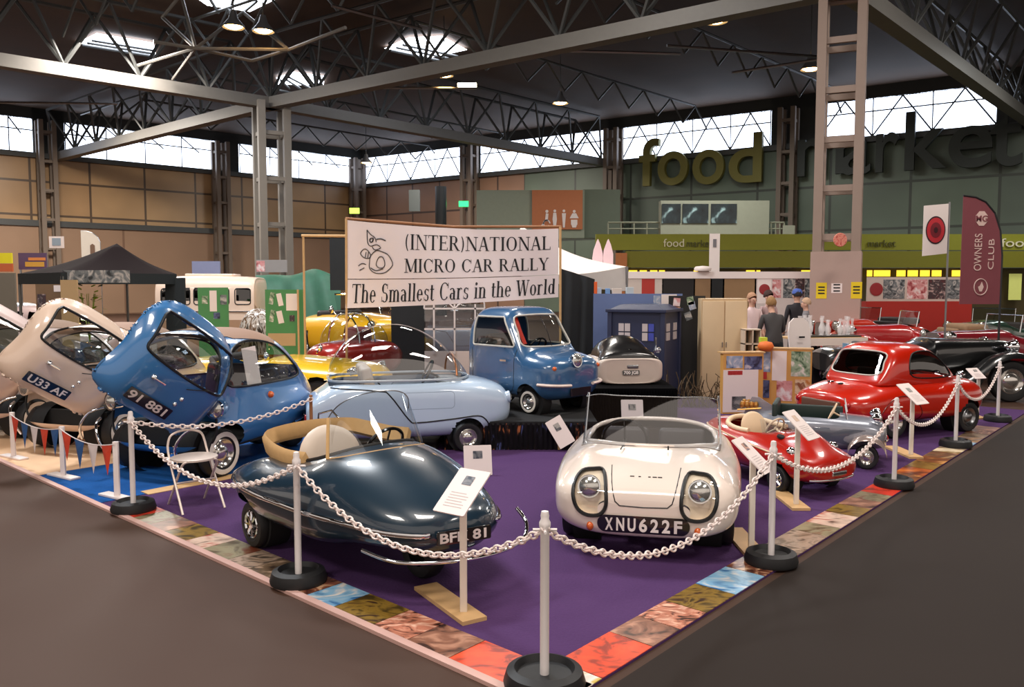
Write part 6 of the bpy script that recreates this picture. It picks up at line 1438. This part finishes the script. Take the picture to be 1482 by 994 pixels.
o = MB().lathe([(.17, 0), (.16, .02), (0, .02)], 24, RX(PI / 2)).build('round_sign', photo('coral_print', ((216, 84, 72), (230, 150, 130), (190, 60, 56)), 6, 2, .6)); o.location = D(1216, 347, 20.4); tag(o, 'round coral-red sign hung in the lattice of the grey pillar', 'sign')
# white flag with red roundel, maroon sail flag
def roundel_flag():
    Y = 15.5; a, b = D(1337, 297, Y), D(1370, 369, Y); t = thing('roundel_flag', 'white upright flag with red round emblem on a thin pole', 'flag', (b.x, Y, 0)); w = b.x - a.x; h = a.z - b.z
    fl = MB().prism([(-w, b.z - .02), (0, b.z + .03), (0, a.z + .03), (-w, a.z - .01)], .01, RX(PI / 2)).build('cloth', m_white, t)
    MB().tube([(.02, 0, 0), (.02, 0, a.z + .06)], .018, 8).build('pole', m_steel, t)
    for r, c, k in ((.235, (44, 26, 34), 1), (.21, (190, 44, 54), 2), (.13, (120, 28, 40), 3), (.05, (60, 20, 28), 4)):
        MB().lathe([(r, 0), (0, .001)], 32, TR((-w * .5, -.012 - .003 * k, (a.z + b.z) / 2 - .0)) @ RX(PI / 2) @ Matrix.Diagonal((.78, 1.1, 1, 1))).build('emblem_ring', mat('roundel_%d' % k, c, .6), fl)
roundel_flag()
a, b = D(1394, 283, 14.5), D(1447, 440, 14.5); W = b.x - a.x; Hh = a.z - b.z
t, fl, w, h, z = sail(1394, 283, 1447, 440, 14.5, mat('maroon_flag', (122, 60, 68), .7, var=.08), 'tall maroon sail flag with white round badges and lettering', edge=m_black, shape=[(.0, 0), (W, 0), (W * 1.0, Hh * .45), (W * .93, Hh * .68), (W * .78, Hh * .84), (W * .55, Hh * .94), (W * .3, Hh * .985), (0, Hh)])
mfl = mat('flag_print', (214, 184, 176), .6)
def onflag(M_): return TR((0, -.018, z)) @ RX(PI / 2) @ M_
MB().prism([(w * .46 + .11 * math.cos(a + PI / 8), h * .79 + .135 * math.sin(a + PI / 8)) for a in np.linspace(0, 2 * PI, 9)[:-1]], .004, TR((0, -.014, z)) @ RX(PI / 2)).build('badge', mfl, fl)
text_mesh('MG', .10, mat('maroon_print', (122, 60, 68), .7), 'lettering', fl, onflag(TR((w * .46, h * .79 - .05, .004))), .002, bold=.003)
MB().tube([onflag(Vector((w * .5 + .115 * math.cos(a), h * .16 + .14 * math.sin(a), 0))) if False else Vector((w * .5 + .115 * math.cos(a), -.018, z + h * .16 + .14 * math.sin(a))) for a in np.linspace(0, 2 * PI, 29)[:-1]], .008, 5, True).build('badge', mfl, fl)
MB().prism([(w * .5 - .02, h * .16 - .08), (w * .5 + .02, h * .16 - .08), (w * .5 + .05, h * .16), (w * .5 + .015, h * .16 + .09), (w * .5 - .015, h * .16 + .02), (w * .5 - .05, h * .16 - .0)], .004, TR((0, -.018, z)) @ RX(PI / 2)).build('emblem', mfl, fl)
text_mesh('OWNERS', .13, mfl, 'lettering', fl, onflag(TR((w * .42 + .05, h * .48, 0)) @ RZ(PI / 2)), .002, width=h * .34)
text_mesh('CLUB', .10, mfl, 'lettering', fl, onflag(TR((w * .72 + .05, h * .46, 0)) @ RZ(PI / 2)), .002, width=h * .28)
# ================================================================== older cars behind
def vintage(label, c, x, y, head, group='vintage open cars behind the stand', hood=None, screen=True):
    t = thing('vintage_car', label, 'car', (x, y, 0), head, group); pt = car_paint('vintage_%d_%d_%d' % c, c)
    st = [(1.42, .22, .46, .7, .90, 4, 4), (1.38, .25, .45, .7, .94, 4, 4), (.6, .33, .42, .7, .97, 3.4, 4), (.15, .44, .38, .7, .99, 3.2, 4), (.0, .52, .36, .62, .92, 3, 4), (-.5, .56, .35, .6, .80, 3, 4), (-1.1, .55, .36, .6, .84, 3, 4), (-1.45, .48, .4, .62, .82, 3, 3.5), (-1.6, .4, .46, .62, .74, 3, 3)]
    sh = Shell(st, 60, 60); sh.cut(rrect(.95, .84, .15, -.62, 0), 'z', 1); sh.mb().build('body', pt, t, 40)
    MB().prism(rrect(.42, .5, .1, 0, .68), .05, TR((1.40, 0, 0)) @ RZ(PI / 2) @ RX(PI / 2)).build('radiator_grille', m_chrome, t, 40)
    for s in (-1, 1):
        for nm, P in (('front_wing', [(1.72, .42), (1.66, .58), (1.5, .70), (1.22, .76), (.95, .70), (.7, .52), (.45, .36), (.2, .30), (-.55, .29)]), ('rear_wing', [(-.62, .30), (-.72, .52), (-.92, .70), (-1.2, .76), (-1.48, .68), (-1.66, .5), (-1.72, .36)])):
            P = smooth_poly(P, 4, False); V = []
            for px, pz in P:
                for k, yy in enumerate((.40, .50, .62, .72, .76)): V.append((px, s * yy, pz + (0, .03, .035, .01, -.06)[k]))
            MB().add(V, [(i * 5 + k, i * 5 + k + 1, i * 5 + k + 6, i * 5 + k + 5) for i in range(len(P) - 1) for k in range(4)]).build(nm, pt, t, 60)
        wheel(t, 1.2, s * .60, .33, .14, s, rim=m_hub); wheel(t, -1.2, s * .60, .33, .14, s, rim=m_hub); headlamp(t, (1.38, s * .40, .86), (1, 0, 0), .11, m_chrome, .16)
    MB().box((1.66, 0, .42), (.04, 1.3, .07), bev=.015).build('bumper', m_chrome, t, 40)
    MB().box((-.62, 0, .5), (.9, .8, .05)).box((-.85, 0, .74), (.14, .86, .34), bev=.05).build('seat', hood or m_seat_dark, t, 40)
    if screen:
        w_ = MB().box((.0, 0, 1.12), (.01, .96, .28), Matrix.Rotation(-.15, 3, 'Y')).build('windscreen', m_glass, t)
        MB().tube([(.02, -.5, .95), (-.03, -.5, 1.27), (-.03, .5, 1.27), (.02, .5, .95)], .014, 6).build('screen_frame', m_chrome, w_, 50)
    if hood: MB().box((-1.25, 0, .92), (.5, .96, .16), bev=.06).build('folded_hood', hood, t, 40)
    return t
vintage('black vintage open car with chrome hub at the far right behind the last posts', (14, 16, 18), 6.65, 13.6, hd(2), screen=False)
vintage('bright red vintage open car below the white roundel flag', (170, 22, 24), 8.7, 18.2, hd(176), hood=mat('tan_hood', (150, 120, 90), .8))
vintage('maroon vintage open car behind the black one at the right edge', (120, 18, 30), 9.6, 16.2, hd(186))
vintage('dark green vintage open car with chrome headlamps before the maroon flag', (36, 70, 58), 11.9, 20.5, hd(215))
vintage('orange-red vintage open car nearest the grey pillar', (190, 44, 24), 9.0, 21.2, hd(205), hood=m_seat_dark)
vintage('deep red vintage open car below the red counter, farthest back', (140, 20, 22), 15.5, 22.6, hd(190))
tag(board(1225, 497, 1292, 506, 12.9, car_paint('ice_blue_panel', (120, 160, 190)), 'blue_bonnet', '', '', .3), 'pale blue car panel showing above the roof of the red coupe', 'car panel')
def roadster(name, label, c, x, y, head, zs=1.0, group='yellow cars behind', screen=True):
    t = thing(name, label, 'car', (x, y, 0), head, group); pt = car_paint('roadster_%d_%d_%d' % c, c)
    st = [(1.62, .2, .36, .5, .6, 2.2, 2.2), (1.55, .55, .3, .5, .66, 2.6, 2.6), (1.3, .72, .24, .5, .76, 3, 3), (.6, .76, .2, .5, .82, 3, 3.4), (.1, .76, .2, .5, .84, 3, 3.4), (-.7, .76, .2, .5, .82, 3, 3.4), (-1.3, .72, .24, .5, .78, 3, 3), (-1.6, .5, .3, .5, .66, 2.4, 2.4), (-1.66, .2, .38, .5, .58, 2, 2)]
    sh = Shell(st, 60, 60); sh.cut(rrect(.95, 1.0, .2, -.35, 0), 'z', 1); 
    for s in (-1, 1):
        for wx in (1.0, -1.0):
            sh.cut(ell(wx, .3, .34, .34, 18, 0, PI) + [(wx - .34, .1), (wx + .34, .1)], 'y', s); MB().lathe([(.35, -.2), (.35, 0), (0, -.02)], 20, TR((wx, s * .6, .3)) @ RX(-PI / 2 * s)).build('wheel_arch', m_dark, t, 50); wheel(t, wx, s * .64, .29, .16, s)
        headlamp(t, (1.42, s * .5, .66), (1, s * .1, .1), .09, m_chrome)
    sh.mb().build('body', pt, t, 40); MB().box((-.35, 0, .36), (.95, 1.1, .05)).box((-.65, 0, .66), (.14, 1.1, .4), bev=.05).build('seat', m_seat_dark, t, 40)
    if screen:
        V = [(.2 + .12 * math.cos(a) - .14 * v, .58 * math.sin(a), .80 + .3 * v) for a in np.linspace(-1.3, 1.3, 12) for v in (0, 1)]
        w_ = MB().add(V, [(2 * i, 2 * i + 2, 2 * i + 3, 2 * i + 1) for i in range(11)]).build('windscreen', m_glass, t, 60); MB().tube(V[1::2], .014, 6).build('screen_frame', m_chrome, w_, 50)
    for s in (-1, 1): MB().tube([(.3, s * .66, .82), (.3, s * .74, .88)], .01, 6).lathe([(.0, -.05), (.05, -.02), (.055, 0), (0, .005)], 12, facing((.3, s * .76, .89), (-1, 0, 0))).build('door_mirror', m_chrome, t, 50)
    t.scale = (1, 1, zs); return t
roadster('yellow_car', 'yellow car between the blue bubble car and the pale blue dome car', (244, 190, 24), -3.35, 11.7, hd(-14), 1.02, screen=False)
roadster('yellow_car', 'yellow car with windscreen standing below the left end of the banner', (242, 178, 20), -3.4, 18.0, hd(-48), 1.5)
def red_bubble():
    Y = 13.6; c = D(505, 516, Y); t = thing('red_bubble_car', 'red narrow bubble car with clear canopy below the left end of banner', 'car', (c.x - .05, Y + .5, 0), hd(232)); t.scale = (.85, .9, 1.0); pt = car_paint('ruby_paint', (150, 26, 16))
    sh = Shell([(.95, .1, .4, .6, .7, 2, 2), (.85, .36, .32, .6, .82, 2.4, 2.4), (.5, .5, .26, .6, .9, 2.8, 3), (-.3, .52, .26, .6, .92, 3, 3), (-.9, .4, .3, .6, .86, 2.6, 2.6), (-1.3, .12, .42, .6, .7, 2, 2)], 50, 50); sh.mb().build('body', pt, t, 40)
    dm = Shell([(.62, .12, .88, .88, .92, 2, 2), (.5, .34, .88, .88, 1.16, 2.2, 2), (.2, .44, .88, .88, 1.36, 2.2, 2), (-.2, .44, .88, .88, 1.36, 2.2, 2), (-.6, .36, .88, .88, 1.18, 2.2, 2), (-.85, .14, .88, .88, .94, 2, 2)], 40, 40); dm.split(lambda x, y, z: z < .885); dm.mb().build('canopy', m_plexi, t, 60)
    for xx, ww, zz in ((.2, .44, 1.365), (-.2, .44, 1.365)): MB().tube([(xx, ww * math.cos(a), .88 + (zz - .88) * math.sin(a)) for a in np.linspace(0, PI, 18)], .016, 6).build('canopy_frame', m_chrome, t, 50)
    MB().box((-.2, 0, .98), (.3, .5, .3), bev=.08).build('seat', mat('maroon_seat', (110, 40, 44), .6), t, 40)
    for s in (-1, 1): wheel(t, .55, s * .5, .2, .1, s); headlamp(t, (.82, s * .26, .7), (1, s * .2, .1), .07)
    wheel(t, -.9, 0, .2, .1, 1); MB().box((.0, -.46, .78), (.2, .03, .07)).box((.95, 0, .58), (.04, .24, .07)).build('number_plate', m_black, t)
red_bubble()
def saloon(label, c, x, y, head):
    t = thing('saloon_car', label, 'car', (x, y, 0), head); pt = car_paint('saloon_%d_%d_%d' % c, c)
    sh = Shell([(1.8, .3, .4, .6, .75, 3, 3), (1.7, .65, .32, .6, .85, 3, 3), (1.0, .74, .26, .6, .95, 3, 3.4), (0, .76, .24, .6, .98, 3, 3.4), (-1.0, .74, .26, .6, .96, 3, 3.4), (-1.7, .62, .32, .6, .84, 3, 3), (-1.8, .3, .4, .6, .74, 3, 3)], 50, 50); sh.mb().build('body', pt, t, 40)
    cb = Shell([(.75, .5, .9, .92, .97, 3, 2), (.6, .62, .9, .92, 1.08, 3, 2), (.3, .64, .9, .92, 1.36, 3.4, 2), (-.2, .65, .9, .92, 1.44, 3.6, 2), (-.7, .63, .9, .92, 1.38, 3.4, 2), (-1.0, .58, .9, .92, 1.1, 3, 2), (-1.1, .5, .9, .92, .97, 3, 2)], 50, 60); cb.cell = .02
    for s in (-1, 1):
        for q in (rrect(.5, .26, .05, .12, 1.16), rrect(.5, .26, .05, -.5, 1.16)): MB().add(*offset_piece(cb.cut(q, 'y', s), -.006)).build('window', m_tint, t, 60)
        for wx in (1.15, -1.15): wheel(t, wx, s * .64, .29, .16, s)
    for s in (1, -1): MB().add(*offset_piece(cb.cut(rrect(1.0, .3, .06, 0, 1.16), 'x', s), -.006)).build('windscreen', m_tint, t, 60)
    cb.mb().build('roof', pt, t, 40)
    for s in (-1, 1): headlamp(t, (1.72, s * .5, .72), (1, 0, 0), .1)
    MB().box((1.82, 0, .46), (.05, 1.3, .08), bev=.015).build('bumper', m_chrome, t, 40)
saloon('pinkish white saloon car standing behind the black gazebo', (214, 184, 176), -9.7, 17.6, hd(-12)); saloon('dark blue saloon car in the shade left of the black gazebo', (40, 70, 110), -11.6, 19.6, hd(-10))
# ================================================================== people and the glassware table
def person(label, x, y, rz, h, hair, top, legs, pose, skin=(206, 158, 136), cap=None, lean=.0):
    t = thing('person', label, 'person', (x, y, 0), rz, 'visitors by the stalls'); k = h / 1.75
    V = []; E = []; Rr = []
    def v(p, r, par=None):
        V.append(Vector(p) * k); Rr.append(r * k)
        if par is not None: E.append((par, len(V) - 1))
        return len(V) - 1
    L = lambda z: -lean * max(0, z - .95)   # leaning forwards is +x of the body
    f = lambda x_, y_, z_: (x_ - L(z_), y_, z_)
    pel = v(f(0, 0, .95), .135); wa = v(f(0, 0, 1.12), .125, pel); ch = v(f(.01, 0, 1.32), .15, wa); nb = v(f(-.01, 0, 1.46), .075, ch); nk = v(f(.0, 0, 1.53), .052, nb); h1 = v(f(.02, 0, 1.62), .085, nk); h2 = v(f(.015, 0, 1.70), .08, h1)
    v(f(.115, 0, 1.615), .012, h1)
    for i, s in enumerate((1, -1)):
        hp = v(f(0, s * .10, .90), .095, pel); kn = v((.03, s * .11, .50), .062, hp); an = v((-.01, s * .11, .10), .042, kn); to = v((.13, s * .12, .035), .034, an)
        shd = v(f(0, s * .19, 1.40), .065, ch); el, wr = pose[i]; e = v(f(el[0], s * el[1], el[2]), .044, shd); w_ = v(f(wr[0], s * wr[1], wr[2]), .028, e); d = (Vector(V[w_]) - Vector(V[e])).normalized() / k
        pm = v(Vector(V[w_]) / k + d * .05, .03, w_); sd = Vector((0, 1, 0)) if abs(d.y) < .8 else Vector((1, 0, 0))
        for q, (o, ln) in enumerate(((-.03, .075), (-.01, .09), (.01, .085), (.03, .065))):
            b0 = Vector(V[pm]) / k; f1 = v(b0 + sd * o + d * ln * .6, .009, pm); v(b0 + sd * o * 1.1 + d * ln + Vector((0, 0, -.015)), .008, f1)
        v(Vector(V[w_]) / k + d * .06 + Vector((.035, 0, .02)), .010, w_)
    me = bpy.data.meshes.new('body'); me.from_pydata(V, E, []); o = bpy.data.objects.new('body', me); COL.objects.link(o)
    md = o.modifiers.new('s', 'SKIN'); 
    for i, r in enumerate(Rr): me.skin_vertices[0].data[i].radius = (r, r)
    me.skin_vertices[0].data[0].use_root = True; o.modifiers.new('u', 'SUBSURF').levels = 2
    bpy.context.view_layer.update(); m2 = bpy.data.meshes.new_from_object(o.evaluated_get(bpy.context.evaluated_depsgraph_get())); bpy.data.objects.remove(o)
    m2.name = 'body'; ids = ('skin', skin), ('top', top), ('legs', legs), ('shoe', (40, 36, 36))
    for n_, c in ids: m2.materials.append(mat('person_%s_%d_%d_%d' % ((n_,) + c), c, .75))
    wr_ = [Vector((pose[i][1][0] + lean * max(0, pose[i][1][2] - .95), s * pose[i][1][1], pose[i][1][2])) * k for i, s in enumerate((1, -1))]
    for p in m2.polygons:
        c = p.center; z = c.z / k; hand = min((c - q).length for q in wr_) < .115 * k
        p.material_index = 0 if (z > 1.50 or hand) else (1 if z > .93 or abs(c.y) > .22 * k else (2 if z > .075 else 3)); p.use_smooth = True
    m2.update(); b = bpy.data.objects.new('body', m2); COL.objects.link(b); b.parent = t
    hc = Vector(f(0, 0, 1.68)) * k
    hm = MB(); n, m_ = 14, 20; VV = []
    for i in range(n + 1):
        ph = PI * .62 * i / n
        for j in range(m_):
            a = 2 * PI * j / m_; fr = max(0, math.cos(a)); rr_ = .105 * k * (1 + .05 * math.sin(7 * a + i)); zz = math.cos(min(ph, PI * (.62 - .24 * fr)))
            VV.append(hc + Vector((rr_ * math.sin(ph) * math.cos(a) - .012 * k, rr_ * .92 * math.sin(ph) * math.sin(a), rr_ * 1.12 * zz)))
    hm.add(VV, [(i * m_ + j, (i + 1) * m_ + j, (i + 1) * m_ + (j + 1) % m_, i * m_ + (j + 1) % m_) for i in range(n) for j in range(m_)]); hm.build('hair', mat('hair_%d_%d_%d' % hair, hair, .8, bump=.5, scale=60), t, 60)
    for s in (-1, 1):
        MB().lathe([(0, -.008), (.011, 0), (0, .008)], 8, TR(Vector(f(.098, s * .033, 1.645)) * k)).build('eye', m_ink, t, 60)
        MB().lathe([(0, -.008), (.028, 0), (0, .008)], 8, TR(Vector(f(.01, s * .088, 1.63)) * k) @ RX(PI / 2)).build('ear', mat('person_skin_%d_%d_%d' % skin, skin, .75), t, 60)
    MB().box(Vector(f(.098, 0, 1.578)) * k, (.012, .045 * k, .009)).build('mouth', mat('lip', (150, 84, 80), .6), t)
    if cap:
        MB().lathe([(.108 * k, .0), (.105 * k, .05 * k), (.07 * k, .1 * k), (0, .115 * k)], 20, TR(hc + Vector((0, 0, .01)))).add([hc + Vector(q) * k for q in ((.08, -.08, .02), (.2, -.06, .0), (.2, .06, .0), (.08, .08, .02))], [(0, 1, 2, 3)]).build('cap', mat('cap', cap, .7), t, 60)
    return t
REST = (((-.02, .25, 1.15), (.05, .25, .92)), ((-.02, .25, 1.15), (.05, .25, .92))); FWD = (((.08, .25, 1.16), (.30, .18, 1.06)), ((.08, .25, 1.16), (.30, .18, 1.06)))
def at(px, Y): return (px - 741) / F * Y / math.cos(0)
person('person in dark grey jacket with light brown hair, back turned, at the counters', at(1122, 14.3), 14.3, hd(100), 1.60, (150, 112, 70), (62, 58, 58), (30, 34, 40), FWD, lean=.25)
person('person with dark brown hair behind the person in the grey jacket', at(1112, 17.0), 17.0, hd(-60), 1.70, (64, 40, 36), (180, 150, 150), (40, 40, 50), REST)
person('person with pale top and fair hair beside the cream cupboard', at(1088, 16.2), 16.2, hd(-70), 1.66, (186, 140, 110), (222, 196, 196), (60, 56, 60), REST)
person('person in dark clothes with bright blue cap beside the pillar', at(1153, 17.6), 17.6, hd(95), 1.72, (40, 36, 40), (36, 32, 38), (30, 30, 36), REST, cap=(70, 96, 176))
person('grey-haired person in grey top sitting behind the glassware', at(1166, 16.9), 16.9, hd(160), 1.55, (196, 160, 132), (122, 118, 122), (50, 50, 60), FWD)
def table():
    a, b = D(1142, 484, 15.2), D(1244, 484, 15.6); z = .86; t = thing('table', 'folding table with white cloth edge carrying a crowd of glassware', 'table', ((a.x + b.x) / 2, 15.6, 0), hd(10)); w = b.x - a.x
    MB().box((0, 0, z), (w, .7, .03)).build('tabletop', m_wood, t); MB().box((0, -.36, z - .06), (w + .02, .015, .14)).build('cloth_edge', m_tent, t)
    for sx in (-1, 1):
        for sy in (-1, 1): MB().tube([(sx * w * .45, sy * .3, 0), (sx * w * .45, sy * .3, z)], .015, 6).build('leg', m_steel, t)
    tr = MB().box((0, 0, 0), (w * .74, .5, .03), bev=.008).build('tray', mat('dark_tray', (44, 40, 30), .5)); tr.location = t.location + Vector((.14, .02, z + .03)); tr.rotation_euler = (0, 0, hd(10)); tag(tr, 'dark flat tray under the glassware on the white-edged table', 'tray')
    rr = random.Random(5); mg = mat('glassware', (246, 240, 240), .08, var=.0); mg.node_tree.nodes['Principled BSDF'].inputs['Alpha'].default_value = .36
    g0 = None
    for i in range(16):
        x = -.52 + .085 * (i % 14) + rr.uniform(-.02, .02); y = rr.uniform(-.18, .2)
        if g0 is None:
            g0 = MB().lathe([(.045, 0), (.04, .012), (.03, .02), (.05, .07), (.055, .14), (.03, .2), (.022, .24), (.03, .27), (.035, .33)], 16).build('glass', mg, None, 60); o = g0
        else: o = g0.copy(); COL.objects.link(o)
        p = Matrix.Rotation(hd(10), 3, 'Z') @ Vector((x + .14, y, 0)); o.location = t.location + p + Vector((0, 0, z + .047)); s = rr.uniform(.8, 1.15); o.scale = (s, s, s); tag(o, 'clear glass vessel among the glassware crowded on the dark tray', 'glass', 'glassware on the dark tray')
    for k, (x, w_, h, c, lab) in enumerate(((.2, .4, .42, (36, 54, 110), 'dark blue crate under the glassware table, pillar side'), (-.25, .3, .34, (70, 60, 54), 'brown box under the glassware table'), (.62, .3, .5, (30, 44, 90), 'tall dark blue crate under the table end'))):
        o = MB().box((0, 0, h / 2), (w_, .4, h), bev=.01).build('crate', mat('crate_%d' % k, c, .6)); o.location = t.location + Vector((x, .05, 0)); tag(o, lab, 'crate', 'crates under the glassware table')
table()
def plastic_chair():
    c = D(1148, 490, 14.8); t = thing('plastic_chair', 'white plastic chair between the person in grey jacket and the glassware', 'chair', (c.x + .05, 14.95, 0), hd(20)); MB().box((0, 0, .46), (.46, .44, .03), bev=.012).build('seat', m_white, t, 40)
    MB().prism([(-.22, 0), (.22, 0), (.24, .5), (.2, .68), (.1, .76), (-.1, .76), (-.2, .68), (-.24, .5)], .03, TR((0, -.2, .5)) @ RX(PI / 2 - .12)).build('backrest', m_white, t, 40)
    for sx in (-1, 1):
        for sy in (-1, 1): MB().tube([(sx * .2, sy * .19, .46), (sx * .24, sy * .23, 0)], .022, 8).build('leg', m_white, t)
    MB().box((0, -.235, .92), (.12, .01, .03)).build('back_slot', m_dark, t)
plastic_chair()
def cubby():
    a, b = D(1078, 477, 13.0), D(1100, 510, 13.0); w = b.x - a.x; t = thing('cubby_shelf', 'small white cube shelf beside the cream cupboard', 'shelf', ((a.x + b.x) / 2, 13.1, 0)); h = a.z
    fr = MB()
    for x in (-w / 2, 0, w / 2): fr.box((x, 0, h / 2), (.018, .24, h))
    for z in np.linspace(.02, h, 6): fr.box((0, 0, z), (w + .018, .24, .018))
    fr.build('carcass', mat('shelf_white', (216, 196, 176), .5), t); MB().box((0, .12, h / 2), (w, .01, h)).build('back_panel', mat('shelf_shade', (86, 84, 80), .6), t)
    o = MB().box((0, 0, 0), (.1, .1, .15), bev=.004).build('lime_box', mat('lime', (190, 214, 60), .5)); q = D(1105, 506, 12.33); o.location = (q.x, 12.36, D(1101, 507, 12.2).z + .0125 + .097); tag(o, 'small lime green carton on the orange wooden counter', 'box')
cubby()
o = MB().lathe([(0, 0), (.09, .01), (.12, .07), (.09, .13), (0, .15)], 16).build('orange_bag', mat('orange_bag', (222, 110, 40), .6), None, 60); o.location = D(1108, 508, 12.2); tag(o, 'crumpled orange bag on top of the orange wooden counter', 'bag')
